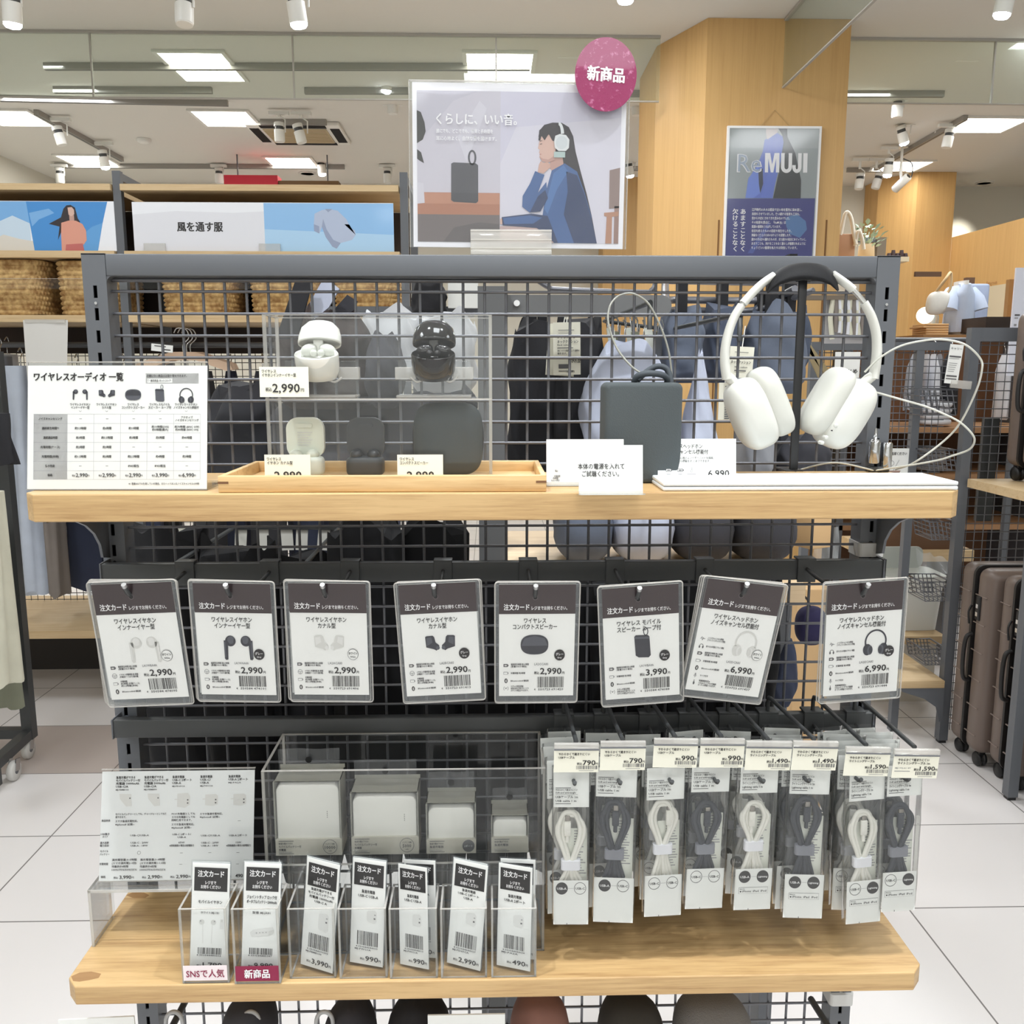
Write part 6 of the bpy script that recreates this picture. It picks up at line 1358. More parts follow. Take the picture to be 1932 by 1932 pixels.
# ================================================================ wall shelving behind on the left
SY = 3.80
def X(px, py=600, Y=SY): return PY(px, py, Y).x
def Z(py, px=500, Y=SY): return PY(px, py, Y).z
ux = [X(-310, 480), X(225, 480), X(763, 480), X(768 + 536, 480)]
t = thing('wall_shelving', 'grey steel wall shelving with oak boards holding baskets and banners, far left', 'shelving', (ux[1], SY, 0))
o0 = ux[1]
for x in ux[:3]:
    for yy in (.02, .50):
        m_ = MB(); m_.box(x - o0 - .016, x - o0 + .016, yy, yy + .03, 0, Z(320, 225) if yy < .1 else 2.3, GREY); m_.obj('upright', t)
    m_ = MB(); m_.box(x - o0 - .012, x - o0 + .012, .03, .50, Z(322, 225) - .03, Z(322, 225), GREY); m_.obj('side_rail', t)
bz = [(Z(360), Z(348)), (Z(487), Z(474)), (Z(608), Z(595))]
for a, b_ in zip(ux[:2], ux[1:3]):
    for z0, z1 in bz: MB().box(a - o0 + .02, b_ - o0 - .02, 0, .50, z0, z1, OAKFAR).obj('shelf_board', t)
    lb = MB(); zb0 = Z(1205, 110, SY); lb.box(a - o0 + .02, b_ - o0 - .02, 0, .62, zb0 - 0, zb0 + .035, OAKFAR); lb.obj('shelf_board', t)
    MB().box(a - o0 + .02, b_ - o0 - .02, .505, .52, bz[2][0] - .12, bz[0][0], mat('back_dark', (50, 40, 36), .8)).obj('back_panel', t)
    MB().box(a - o0, b_ - o0, .54, .62, 0, zb0 - .001, mat('plinth_dark', (46, 42, 40), .7)).obj('plinth', t)
    rz = Z(648); m_ = MB(); m_.tube([(a - o0, .25, rz), (b_ - o0, .25, rz)], .013, GREY, 10); m_.obj('hanging_rail', t)
m_ = MB(); gx = ux[0] - o0; fine = mat('mesh_dark', (60, 56, 54), .5)
while gx < ux[2] - o0: m_.tube([(gx, .53, zb0 + .03), (gx, .53, 1.66)], .0018, fine, 4, caps=False); gx += .032
gz = zb0 + .04
while gz < 1.66: m_.tube([(ux[0] - o0, .528, gz), (ux[2] - o0, .528, gz)], .0018, fine, 4, caps=False); gz += .032
m_.obj('mesh_panel', t)
m_ = MB(); m_.add([(ux[0] - o0 + .02, -.004, Z(546)), (ux[2] - o0, -.004, Z(546)), (ux[2] - o0, -.004, Z(527)), (ux[0] - o0 + .02, -.004, Z(527))], [(0, 1, 2, 3)], ACR); m_.box(ux[0] - o0 + .02, ux[2] - o0, -.005, -.003, Z(527), Z(526.4), ACRE); m_.obj('clear_lip', t)
# baskets
m, nt, b = newmat('water_hyacinth'); tc = N(nt, 'ShaderNodeTexCoord'); no = N(nt, 'ShaderNodeTexNoise', Scale=38.0, Detail=3.0); nt.links.new(tc.outputs['Object'], no.inputs['Vector'])
cr = N(nt, 'ShaderNodeValToRGB'); cr.color_ramp.elements[0].position = .35; cr.color_ramp.elements[0].color = rgba((146, 108, 62)); cr.color_ramp.elements[1].position = .65; cr.color_ramp.elements[1].color = rgba((206, 172, 116)); nt.links.new(no.outputs[0], cr.inputs[0]); nt.links.new(cr.outputs[0], b.inputs['Base Color']); b.inputs['Roughness'].default_value = .8
WEAVE = m
def basket(px0, px1, pyt, label):
    x0, x1 = X(px0, 560), X(px1, 560); w = (x1 - x0) / 2; h = Z(pyt) - bz[2][1]; D = .17
    t = thing('woven_basket', label, 'basket', ((x0 + x1) / 2, SY + .20, bz[2][1] + .001), (0, 0, 0), 'woven baskets on the wall shelf')
    m_ = MB(); rows = 11
    def f(u, v):
        a = 2 * PI * u; s_ = lambda c: math.copysign(abs(c) ** .42, c)
        tap = .94 + .06 * v; ph = v * rows; r_ = int(min(ph, rows - .001)); q = ph - r_
        bmp = .008 * abs(math.sin(PI * q)) ** .7 * (.62 + .38 * math.sin(u * 76 * PI + (r_ % 2) * PI))
        return (s_(math.cos(a)) * (w * tap - .008 + bmp), s_(math.sin(a)) * (D * tap - .008 + bmp), h * v)
    m_.grid(f, 150, rows * 5, WEAVE, True); m_.obj('basket_body', t)
    m_ = MB(); m_.add([(-w * .9, -D * .9, .004), (w * .9, -D * .9, .004), (w * .9, D * .9, .004), (-w * .9, D * .9, .004)], [(0, 1, 2, 3)], mat('basket_inner', (110, 80, 46), .9)); m_.obj('basket_bottom', t)
for a in ((-72, 76, 489, 'woven basket on the wall shelf, first from the left edge'), (90, 222, 491, 'woven basket on the wall shelf, just left of the grey upright'), (288, 438, 500, 'woven basket behind the mesh, first right of the upright'), (458, 604, 500, 'woven basket behind the mesh, above the white earphone case'), (620, 752, 500, 'woven basket behind the mesh, just left of the far upright')): basket(*a)
# banners
def banner(px0, px1, pyt, pyb, label):
    x0, x1 = X(px0, 430), X(px1, 430); z1 = Z(pyt); k = (x1 - x0) / (px1 - px0); kv = (z1 - bz[1][1] - .004) / (pyb - pyt)
    t = thing('shelf_banner', label, 'sign', ((x0 + x1) / 2, SY + .02, bz[1][1] + .001), (0, 0, 0))
    m_ = MB().flat(k, (px0 + px1) / 2, pyb, .001, kv); m_.box(-(x1 - x0) / 2, (x1 - x0) / 2, -.001, .002, 0, z1 - bz[1][1] - .002, mat('banner_white', (234, 236, 242), .5)); return t, m_
def foot(m_t, px0, px1):
    for u in px0: pass
SKY = ink('sky', (120, 172, 222)); SKY2 = ink('sky_deep', (70, 140, 206)); CLD = ink('cloud', (196, 214, 230))
t, m_ = banner(248, 742, 380, 473, 'white and blue shelf banner with a floating shirt, right of the grey upright')
m_.poly([(248, 403), (330, 396), (440, 399), (496, 396), (496, 473), (248, 473)][::-1], ink('banner_grey', (222, 223, 230)), .5)
m_.rect(496, 380, 742, 473, ink('sky_soft', (142, 188, 232)), 1); m_.poly([(496, 473), (496, 430), (742, 440), (742, 473)], ink('sky_pale', (170, 206, 236)), 1.6)
SH = ink('shirt', (176, 188, 212)); SH2 = ink('shirt_shade', (146, 158, 186))
m_.poly([(592, 400), (606, 393), (620, 391), (636, 394), (652, 410), (657, 420), (652, 424), (648, 420), (668, 432), (669, 440), (662, 450), (640, 456), (632, 467), (624, 463), (612, 445), (605, 425), (600, 438), (590, 433), (590, 420)][::-1], SH, 3)
m_.poly([(605, 425), (612, 445), (624, 463), (632, 467), (640, 456), (626, 450), (614, 430), (608, 410)][::-1], SH2, 4); m_.poly([(590, 420), (600, 424), (600, 438), (590, 433)][::-1], SH2, 4); m_.poly([(612, 391), (618, 397), (626, 391)][::-1], SH2, 5)
m_.txt('風を通す服', 374, 426, 18.5, INK, w=86, al='c', bold=.03, l=5); m_.obj('printed_board', t)
for u in (270, 488): MB().box(X(u, 470) - t.location.x, X(u + 40, 470) - t.location.x, -.012, .012, .0, .03, ACRE).obj('clear_clip', t)
t, m_ = banner(-230, 214, 379, 470, 'shelf banner with a long haired woman in a peach blouse against a blue sky')
m_.rect(-230, 379, 52, 470, CLD, .5); m_.poly([(-60, 470), (0, 440), (30, 448), (56, 452), (57, 470)], ink('sand', (214, 208, 198)), 1); m_.poly([(-230, 379), (52, 379), (54, 420), (20, 405), (-40, 430), (-230, 420)][::-1], SKY, 1)
m_.poly([(48, 379), (202, 379), (190, 420), (178, 470), (57, 470)][::-1], SKY2, 1.5); m_.poly([(52, 400), (90, 392), (100, 400), (70, 412), (56, 425)][::-1], SKY, 2); m_.poly([(150, 440), (170, 425), (190, 418), (178, 470), (150, 470)][::-1], ink('sky_mid', (96, 158, 214)), 2)
m_.poly([(118, 392), (124, 386), (132, 385), (140, 390), (144, 410), (148, 416), (140, 424), (116, 424), (108, 440), (103, 450), (108, 425), (88, 420), (112, 408)][::-1], HAIR, 3); m_.poly([(126, 390), (134, 389), (138, 394), (138, 402), (132, 406), (127, 403)][::-1], SKIN, 5); m_.rect(128, 403, 137, 418, SKIN2, 4)
m_.poly([(112, 418), (126, 414), (140, 414), (152, 420), (158, 432), (158, 450), (152, 458), (118, 460), (118, 470), (109, 470), (110, 440)][::-1], ink('peach', (216, 152, 132)), 6); m_.poly([(118, 458), (150, 456), (152, 470), (116, 470)][::-1], ink('skirt', (190, 104, 100)), 7)
m_.obj('printed_board', t)
# paper sheet hanging from the board
t = thing('hanging_sheet', 'pale translucent paper notice hanging from the wall shelf above the overview sign', 'notice', (X(86, 603), SY - .012, bz[2][1] - .02))
x0, x1 = X(46, 603) - t.location.x, X(130, 603) - t.location.x; m_ = MB()
m_.grid(lambda u, v: (x0 + (x1 - x0) * u - (.05 * v * u), -.004 * math.sin(v * 3 + u * 4), -.001 - .5 * v), 6, 10, mat('sheet_grey', (214, 212, 208), .5)); m_.obj('paper', t)
m_ = MB(); m_.box(x0 + .01, x1 - .01, -.006, .011, -.012, .002, ACRE); m_.obj('clip', t)
# garments: folded bodies hanging on hangers
def fabric(n, rgb): return mat('fabric_' + n, rgb, .9, bump=.12, bscale=160, var=.06, vscale=14)
def garment(px0, px1, pyt, pyb, Y, m, label, kind='shirt', depth=.20, cat='garment', group=None, hang=True, seed=0):
    a = PY(px0, (pyt + pyb) / 2, Y).x; b_ = PY(px1, (pyt + pyb) / 2, Y).x; zt = PY((px0 + px1) / 2, pyt, Y).z; zb = PY((px0 + px1) / 2, pyb, Y).z
    w = (b_ - a) / 2 * .86; h = zt - zb
    nm = {'shirt': 'hanging_shirt', 'trousers': 'hanging_trousers', 'dress': 'hanging_dress', 'bag': 'hanging_bag', 'jacket': 'hanging_jacket'}[kind]
    t = thing(nm, label, cat, ((a + b_) / 2, Y, zt), (0, 0, R((seed * 37) % 9 - 4)), group)
    m_ = MB(); rd = random.Random(seed); p1, p2 = rd.uniform(0, 6), rd.uniform(0, 6)
    def f(u, v):
        an = 2 * PI * u; tp = {'shirt': min(1, .35 + 2.6 * v), 'jacket': min(1, .4 + 2.8 * v), 'dress': min(.55 + v * .8, 1.05), 'trousers': .9 + .1 * v, 'bag': min(1, .62 + 2.2 * v) if v < .9 else 1 - (v - .9) * 2}[kind]
        rip = 1 + (.10 + .16 * v) * math.sin(an * 5 + p1 + v * 2) * (1 if kind != 'bag' else .3) + .05 * math.sin(an * 11 + p2)
        return (math.cos(an) * w * tp * rip, math.sin(an) * depth * .5 * tp * (1 + .1 * math.sin(an * 3 + v * 5 + p2)), -h * v + .012 * math.sin(an * 4 + p1) * v)
    m_.grid(f, 40, 18, m, True)
    m_.add([f(i / 40, 0) for i in range(40)], [tuple(range(40))], m); m_.add([f(i / 40, 1) for i in range(40)], [tuple(range(39, -1, -1))], m)
    m_.obj('fabric_body', t)
    if hang:
        q = MB(); q.tube(smooth_path([(0, 0, -.01), (0, 0, .03), (.0, .018, .055), (0, .004, .075), (0, -.016, .06)], 5), .0028, CHROME, 6); q.obj('hanger_hook', t)
    return t
FW_ = fabric('white', (214, 216, 222)); FG = fabric('grey', (150, 152, 158)); FN = fabric('navy', (52, 58, 78)); FB = fabric('black', (38, 38, 42)); FBL = fabric('blue', (98, 116, 140)); FT = fabric('taupe', (126, 118, 112)); FBEI = fabric('beige', (206, 204, 186)); FP = fabric('pale', (190, 198, 212)); FGR = fabric('green_grey', (128, 130, 112))
for i, (a, b_, yt, yb, m, kd, lb) in enumerate(((-14, 12, 668, 1010, FW_, 'trousers', 'white trousers on the left rail, nearest the left edge'), (8, 26, 672, 1030, FG, 'trousers', 'light grey trousers on the left rail'), (22, 42, 668, 1060, FW_, 'trousers', 'white trousers on the left rail, beside the paper notice'), (28, 88, 690, 1112, FP, 'trousers', 'long pale blue trousers beside the shelf end on the left'),
        (66, 96, 780, 1010, FBL, 'shirt', 'slate blue top behind the overview sign edge'), (84, 112, 700, 1118, FT, 'trousers', 'taupe trousers hanging left of the navy dress'), (118, 205, 700, 1104, FN, 'dress', 'navy pleated dress hanging under the wall shelf'), (205, 236, 700, 1060, FB, 'jacket', 'black jacket behind the left slotted post'))):
    garment(a, b_, yt, yb, SY + (.13 if i % 2 else .34), m, lb, kd, .17, group='clothes on the left rail', seed=i)
for i, (a, b_, m, lb) in enumerate(((232, 262, FB, 'black garment on the rail behind the mesh, first right of the post'), (262, 300, FN, 'dark navy garment on the rail behind the mesh'), (296, 330, FB, 'black garment on the rail behind the wooden hangers'), (385, 420, FB, 'black garment on the rail right of the wooden hangers'), (420, 470, FN, 'navy garment on the rail left of the show case'), (470, 540, FB, 'black garment on the rail behind the show case left wall'), (540, 620, FN, 'navy garment on the rail behind the lower earphone cases'), (620, 690, FB, 'black garment on the rail behind the dark earphone case'), (690, 752, FN, 'navy garment on the rail by the far upright'))):
    garment(a, b_, 700, 1120 - (i * 31) % 70, SY + (.14 if i % 2 else .36), m, lb, 'jacket', .17, group='clothes on the left rail', seed=20 + i)
# wooden hangers
for j in range(3):
    p = PY(346 + j * 7, 664, SY + .12 + j * .05)
    t = thing('wooden_hanger', f"pale wooden hanger with a steel hook behind the mesh, {ordinal[j]} of the three", 'hanger', p, (0, 0, R(12 + 6 * j)), 'wooden hangers')
    m_ = MB(); m_.prism([(-.20, -.075), (-.19, -.05), (-.05, .0), (.05, 0), (.19, -.05), (.20, -.075), (.17, -.08), (.05, -.035), (-.05, -.035), (-.17, -.08)], -.012, .012, mat('hanger_wood', (214, 184, 158), .5)); m_.obj('hanger_bar', t)
    m_ = MB(); m_.tube(smooth_path([(0, 0, -.005), (0, 0, .03), (.025, 0, .06), (.015, 0, .095), (-.02, 0, .10), (-.034, 0, .08)], 6), .003, CHROME, 7); m_.obj('hook', t)
p = PY(306, 650, SY + .05)
t = thing('rail_tag', 'small white price ticket clipped to the hanging rail behind the mesh', 'ticket', p, (0, R(6), 0)); m_ = MB().flat(.002, 0, 0, .001); m_.box(-.045, .045, 0, .001, -.03, .0, PAPER); m_.rect(-16, 3, 8, 5, INK2); m_.rect(0, 9, 18, 11, INK); m_.obj('ticket', t)
# ================================================================ rolling garment cart at the left edge
c0 = PZ(60, 1426, 0); c1 = PZ(31, 1458, 0)
t = thing('garment_cart', 'dark steel garment cart on casters cut by the left edge', 'garment cart', (c0.x, c0.y, 0))
dx, dy = c1.x - c0.x, c1.y - c0.y
m_ = MB(); m_.box(-.02, .02, -.02, .02, .075, 1.55, DARK); m_.obj('post', t)
m_ = MB(); m_.box(dx - .02, dx + .02, dy - .02 - .15, dy + .02 - .15, .02, 1.55, DARK); m_.obj('post', t)
m_ = MB(); m_.bar((0, -.02, .095), (dx, dy - .13, .095), .036, .036, DARK); m_.bar((-.02, 0, .095), (-.7, 0, .095), .036, .036, DARK); m_.obj('base_frame', t)
m_ = MB(); m_.bar((0, 0, 1.52), (-.7, 0, 1.52), .03, .03, DARK); m_.bar((dx, dy - .15, 1.52), (dx - .7, dy - .15, 1.52), .03, .03, DARK); m_.obj('top_frame', t)
for ox_, oy_ in ((.0, -.02), (dx + .025, dy - .06)):
    m_ = MB(); m_.lathe([(.006, -.011), (.034, -.011), (.037, -.006), (.037, .006), (.034, .011), (.006, .011)], mat('caster_white', (206, 204, 200), .4), 22, (ox_, oy_, .037), 'x'); m_.lathe([(.012, -.012), (.012, .012)], GREY, 12, (ox_, oy_, .037), 'x'); m_.bar((ox_ + .013, oy_, .037), (ox_ + .013, oy_ + .01, .08), .003, .03, CHROME); m_.bar((ox_ - .013, oy_, .037), (ox_ - .013, oy_ + .01, .08), .003, .03, CHROME); m_.obj('caster', t)
garment(-90, 30, 780, 872, 3.1, FB, 'black jacket hem hanging on the cart at the left edge', 'trousers', .12, group='clothes on the cart', seed=41, hang=False)
garment(-50, 22, 930, 1285, 2.9, FBEI, 'pale beige garment hanging on the cart at the left edge', 'trousers', .16, group='clothes on the cart', seed=42, hang=False)
garment(-46, 30, 1010, 1330, 3.2, FGR, 'grey green garment behind the beige one on the cart', 'trousers', .10, group='clothes on the cart', seed=43, hang=False)
# ================================================================ suitcase rack on the right
RKX, RB, RF = 1.80, 3.345, 2.862
t = thing('suitcase_rack', 'dark steel rack with an oak shelf holding suitcases, right edge of the picture', 'rack', (RKX, RB, 0))
RKT = PY(1832, 618, RB).z
for yy in (0, RF - RB):
    m_ = MB(); m_.box(0, .036, yy, yy + .036, .012, RKT if yy == 0 else 1.12, GREY); m_.box(.004, .032, yy + .004, yy + .032, 0, .012, BLK); m_.obj('post', t)
m_ = MB(); m_.box(.036, .9, .002, .034, RKT - .05, RKT, GREY); m_.box(.9, .936, 0, .036, 0, RKT, GREY); m_.obj('top_frame', t)
m_ = MB(); gx = .05
while gx < .9: m_.tube([(gx, .018, .05), (gx, .018, RKT - .05)], .002, WIRE, 4, caps=False); gx += .034
gz = .08
while gz < RKT - .05: m_.tube([(.036, .015, gz), (.9, .015, gz)], .002, WIRE, 4, caps=False); gz += .034
m_.obj('mesh_panel', t)
sz = PX(1838, 906, RKX + .02).z; sz2 = sz - .032
m_ = MB(); m_.prism([(.02, -.02), (.02, RF - RB - .02), (.9, RF - RB - .02), (.9, -.02)], sz2, sz, OAKFAR, 'z'); m_.obj('shelf_board', t)
MB().box(.10, .16, .04, .06, .9, 1.30, DARK).obj('mesh_tab', t)
# suitcases standing in a row: we look at their zipped sides
SCB = mat('suitcase_brown', (112, 98, 90), .38, bump=.1, bscale=500); SCB2 = mat('suitcase_rib', (136, 122, 114), .3); ZIP = mat('zip_black', (30, 28, 28), .5)
def suitcase(y0, y1, x0, W_, H, z0, m, label, rib=True, zoff=0):
    d = (y1 - y0); wh = .055
    t = thing('suitcase', label, 'suitcase', (x0, y0, z0), (0, 0, 0), 'suitcases on the rack')
    for a, b_, nm in ((.002, d * .48, 'rear_shell'), (d * .52, d - .002, 'front_shell')):
        bm = bmesh.new(); bmesh.ops.create_cube(bm, size=1)
        for v in bm.verts: v.co = (v.co.x * W_ + W_ / 2, (a + b_) / 2 + v.co.y * (b_ - a), wh + (v.co.z + .5) * (H - wh))
        bmesh.ops.bevel(bm, geom=list(bm.edges), offset=.038, segments=5, profile=.5, affect='EDGES')
        q = MB(); q.bm(bm, m, True)
        if rib:
            for r_ in range(6): q.box(-.0015, .004, a + .02, b_ - .01, wh + .07 + r_ * (H - wh) * .15, wh + .0735 + r_ * (H - wh) * .15, SCB2, .001)
        q.obj(nm, t)
    q = MB(); o_ = rrect(W_ + .004, H - wh + .004, .036, 5, W_ / 2, wh + (H - wh) / 2); q.prism(o_, d * .47, d * .53, ZIP, smooth=True); q.obj('zip_band', t)
    q = MB(); q.tube(smooth_path([(0, d * .44, H * .66), (-.022, d * .44, H * .64), (-.028, d * .44, H * .54), (-.022, d * .44, H * .44), (0, d * .44, H * .42)], 5), .008, ZIP, 8); q.obj('side_handle', t)
    q = MB(); q.box(-.007, .004, d * .24, d * .36, H * .74, H * .86, BLK, .003); q.box(-.009, -.006, d * .27, d * .33, H * .76, H * .78, CHROME); q.box(-.009, -.006, d * .27, d * .33, H * .80, H * .82, CHROME); q.obj('lock', t)
    q = MB(); q.tube(smooth_path([(-.004, d * .5, H * .8), (-.018, d * .46, H * .77), (-.012, d * .47, H * .71)], 4), .004, ZIP, 6); q.obj('zip_pull', t)
    for yy in (.045, d - .045):
        for xx in (.04, W_ - .05):
            q = MB(); q.lathe([(.006, -.017), (.024, -.017), (.027, -.012), (.027, -.004), (.02, -.003), (.02, .003), (.027, .004), (.027, .012), (.024, .017), (.006, .017)], BLK, 18, (xx, yy, .0272), 'x'); q.box(xx - .012, xx + .012, yy - .016, yy + .016, .03, wh + .03, BLK, .003); q.obj('wheel', t)
hS = PX(1812, 1052, 1.83).z
suitcase(3.10, 3.32, 1.815, .44, hS, 0.0, SCB, 'brown ribbed suitcase at the back of the rack floor, beside the far post')
suitcase(2.90, 3.092, 1.842, .44, hS, 0.0, SCB, 'brown ribbed suitcase before the back one on the rack floor')
suitcase(2.60, 2.85, 1.86, .44, .60, 0.0, mat('suitcase_silver', (170, 172, 170), .35), 'pale suitcase cut by the right edge of the picture', True)
suitcase(3.10, 3.30, 1.93, .36, .62, sz + .001, SCB, 'dark brown suitcase on the oak shelf of the rack', False)
suitcase(2.90, 3.085, 1.955, .36, .55, sz + .001, mat('suitcase_grey', (140, 134, 130), .35), 'small grey suitcase on the oak shelf, cut by the right edge', False)
# lower side shelf bracketed on the other side of the post
a = PX(1727, 1274, 1.62)
t = thing('side_shelf', 'small oak side shelf on a steel bracket left of the suitcase rack post', 'shelf', (1.60, RB - .02, .27))
MB().box(0, .196, .0, .45, -.03, 0, OAKFAR, .002).obj('board', t)
m_ = MB(); m_.prism([(.198, -.03), (.02, -.03), (.03, -.045), (.12, -.075), (.17, -.11), (.185, -.17), (.198, -.17)], .003, .008, GREY); m_.obj('bracket', t)
# wire baskets on the post
def wbasket(px, py, label, s=1.0):
    p = PY(px, py, RB + .04)
    t = thing('wire_basket', label, 'basket', p, (0, 0, 0), 'wire baskets on the rack side')
    m_ = MB(); w, d, h = .10 * s, .14, .13 * s
    for q in range(7): x = -w + q * w * 2 / 7; m_.tube([(x, 0, 0), (x + .03 * s, 0, -h), (x + .03 * s, d, -h), (x, d, 0)], .0022, WIRE, 4)
    for q in range(5): zz = -h * q / 4; m_.tube([(-w + .03 * s * q / 4, 0, zz), (w, 0, zz), (w, d, zz), (-w + .03 * s * q / 4, d, zz)], .0022, WIRE, 4, closed=True)
    m_.tube([(-w, 0, 0), (w, 0, 0), (w, d, 0), (-w, d, 0)], .0036, WIRE, 6, closed=True); m_.obj('wire_body', t)
wbasket(1770, 735, 'wire basket at the rack post, upper one beside the hanging white ticket', .75)
wbasket(1778, 850, 'wire basket at the rack post just above the white flat boxes', .6)
wbasket(1780, 985, 'wire basket at the rack post under the upper oak shelf corner', .55)
wbasket(1768, 1098, 'dark wire basket at the rack post beside the white bin', .6)
wbasket(1764, 1225, 'lowest wire basket at the rack post above the side shelf', .5)
p = PY(1806, 650, 3.338)
t = thing('price_ticket', 'long white price ticket in a clear clip hanging from the rack post', 'ticket', p, (0, R(5), R(-8))); m_ = MB().flat(.0019, 0, 0, .0012); m_.box(-.024, .024, -.0004, .0012, -.145, 0, PAPER)
m_.txt('キャリー', 0, 8, 5, INK2, al='c', res=1); m_.rect(-11, 22, 11, 25, INK2); m_.rect(-11, 27, 8, 28, INK3)
for q in range(5): m_.rect(-10, 36 + q * 4, 6 - q, 37 + q * 4, INK3)
m_.rect(-11, 60, 9, 63, INK2); m_.rect(-11, 66, 9, 68, INK2); m_.obj('ticket', t)
m_ = MB(); m_.box(0, .075, -.004, .008, -.16, -.13, ACRE, .002); m_.obj('clear_clip', t)
# mesh fixture beside it
t = thing('mesh_fixture', 'grey mesh fixture panel standing between the display rack and the suitcase rack', 'mesh panel', (1.55, 3.47, 0))
m_ = MB(); ft = PY(1690, 645, 3.47).z
xa = PY(1532, 650, 3.47).x - 1.55
m_.box(xa, .245, 0, .03, ft - .032, ft, GREY); m_.obj('top_rail', t)
for xx in (xa, .11): MB().box(xx, xx + .03, .001, .031, 0, ft - .032, GREY).obj('upright', t)
m_ = MB(); gx = xa + .03
while gx < .24: m_.tube([(gx, .015, .9), (gx, .015, ft - .03)], .0018, WIRE, 4, caps=False); gx += .026
gz = .9
while gz < ft - .03: m_.tube([(xa + .03, .012, gz), (.24, .012, gz)], .0018, WIRE, 4, caps=False); gz += .026
m_.obj('mesh_panel', t)
p = PY(1600, 664, 3.4685); t = thing('hanging_notice', 'white notice card hanging on the mesh behind the headphones', 'notice', p); k = mpp(p); m_ = MB().flat(k, 0, 0, .001); m_.box(-24 * k, 24 * k, 0, .001, -52 * k, 0, PAPER); m_.txt('おまとめ', 0, 36, 9, INK, w=40, al='c', bold=.03, res=1); m_.obj('printed_card', t)
p = PY(1680, 846, 3.4785); t = thing('bin_notice', 'white notice with a drawn basket right of the cable lock', 'notice', p); k = mpp(p); m_ = MB().flat(k, 0, 0, .001); m_.box(-22 * k, 40 * k, 0, .001, -60 * k, 0, PAPER); m_.txt('静かにご返却ください', -18, 10, 6, INK, w=50, bold=.02, res=1); m_.stroke([(0, 42), (-10, 24)], .8, INK3); m_.stroke([(8, 42), (18, 22)], .8, INK3); m_.ring(4, 28, 5, .8, INK3); m_.poly([(-14, 42), (22, 42), (18, 52), (-10, 52)][::-1], ink('basket_print', (170, 140, 128))); m_.obj('printed_card', t)
# far clothes seen through that mesh
t = thing('far_clothes_rail', 'far clothes fixture with wooden shelves seen through the mesh on the right', 'clothes rack', (2.55, 5.2, 0))
MB().box(-.5, .75, .5, .53, 0, 1.68, mat('far_back', (120, 84, 58), .7)).obj('back_panel', t)
for zz in (.55, .85, 1.12): MB().box(-.5, .75, -.1, .49, zz, zz + .03, mat('far_shelf', (156, 116, 80), .6)).obj('shelf_board', t)
m_ = MB(); m_.tube([(-.5, .2, 1.66), (.75, .2, 1.66)], .014, GREY, 8); m_.obj('rail', t)
for x in (-.5, .75): MB().box(x - .02, x + .02, -.1, .5, 0, 1.72, GREY).obj('upright', t)
for i, (a, b_, m, lb) in enumerate(((1712, 1734, FP, 'pale striped shirt behind the mesh, first right of the slotted post'), (1737, 1752, FW_, 'white shirt behind the mesh, left of the row'), (1750, 1766, FW_, 'white shirt behind the mesh, middle of the row'), (1763, 1776, FG, 'grey shirt behind the mesh, right of the white ones'), (1772, 1806, FB, 'black shirt behind the mesh, right end of the row'), (1880, 1902, FW_, 'white shirt seen through the rack mesh at the right edge'))):
    garment(a, b_, 668, 772 + 8 * (i % 3), 5.25 + .16 * (i % 2), m, lb, 'shirt', .14, group='far shirts on the right', seed=60 + i)
for i, (px, py, m, lb) in enumerate(((1757, 818, FW_, 'folded white towels on a far shelf behind the mesh'), (1750, 862, FT, 'folded taupe cloths on the lower far shelf behind the mesh'))):
    p = PY(px, py, 5.25); m_ = MB()
    for q in range(4): m_.ell((0, 0, .03 + q * .034), (.085, .10, .02), m, .5, .5, 20, 8)
    o = m_.obj('folded_towels', None, (p.x, p.y, (1.15 if i == 0 else .88) )); tag(o, lb, 'towels')
# white bin on an oak platform
PLZ = .33
t = thing('oak_platform', 'low oak platform shelf under the white plastic bin', 'platform', (1.45, 3.72, 0))
xa, xb = PY(1480, 1195, 3.72).x - 1.45, PY(1786, 1195, 3.72).x - 1.45
MB().box(xa, xb, 0, .5, PLZ - .035, PLZ, OAKFAR).obj('board', t); MB().box(xa, xb, .08, .48, 0, PLZ - .036, mat('platform_base', (206, 200, 188), .6)).obj('base', t)
p = PY(1722, 1188, 3.80); p.z = PLZ + .001
t = thing('plastic_bin', 'white plastic bin with a rim standing on the oak platform at the right', 'bin', p); k = mpp(p)
m_ = MB(); wb, wt, hh = 50 * k, 58 * k, (PY(1722, 1088, 3.8).z - PLZ)
BINW = mat('bin_white', (226, 227, 222), .45)
def binf(u, v):
    a = 2 * PI * u; s_ = lambda c: math.copysign(abs(c) ** .3, c); w = wb + (wt - wb) * v
    if v > .80: w += .006
    return (s_(math.cos(a)) * w, s_(math.sin(a)) * w * .8 + .1, hh * v)
m_.grid(binf, 48, 24, BINW, True); m_.add([binf(i / 48, .02) for i in range(48)], [tuple(range(48))], BINW); m_.obj('bin_body', t)
m_ = MB(); o_ = rrect(wt * 1.9, .045, .02, 5, 0, hh + .05); m_.prism([(x_, z_ * 1.0) for x_, z_ in rrect(wt * 1.7, .10, .03, 5, -.01, hh + .05)], .17, .176, mat('bin_lid', (176, 180, 174), .5)); m_.obj('open_lid', t)
m_ = MB(); m_.grid(lambda u, v: (wt * .3 + u * .17, .06 + .05 * v + .01 * math.sin(u * 14), hh - .01 + .11 * v * (1 - .5 * u) + .008 * math.sin(u * 19 + v * 7)), 14, 8, clear('bag_film', (250, 250, 250), .25, .15, .5)); o = m_.obj('plastic_bag', None, p); tag(o, 'crumpled clear plastic bag in the white bin', 'bag')
q0 = PY(1668, 1036, 4.25)
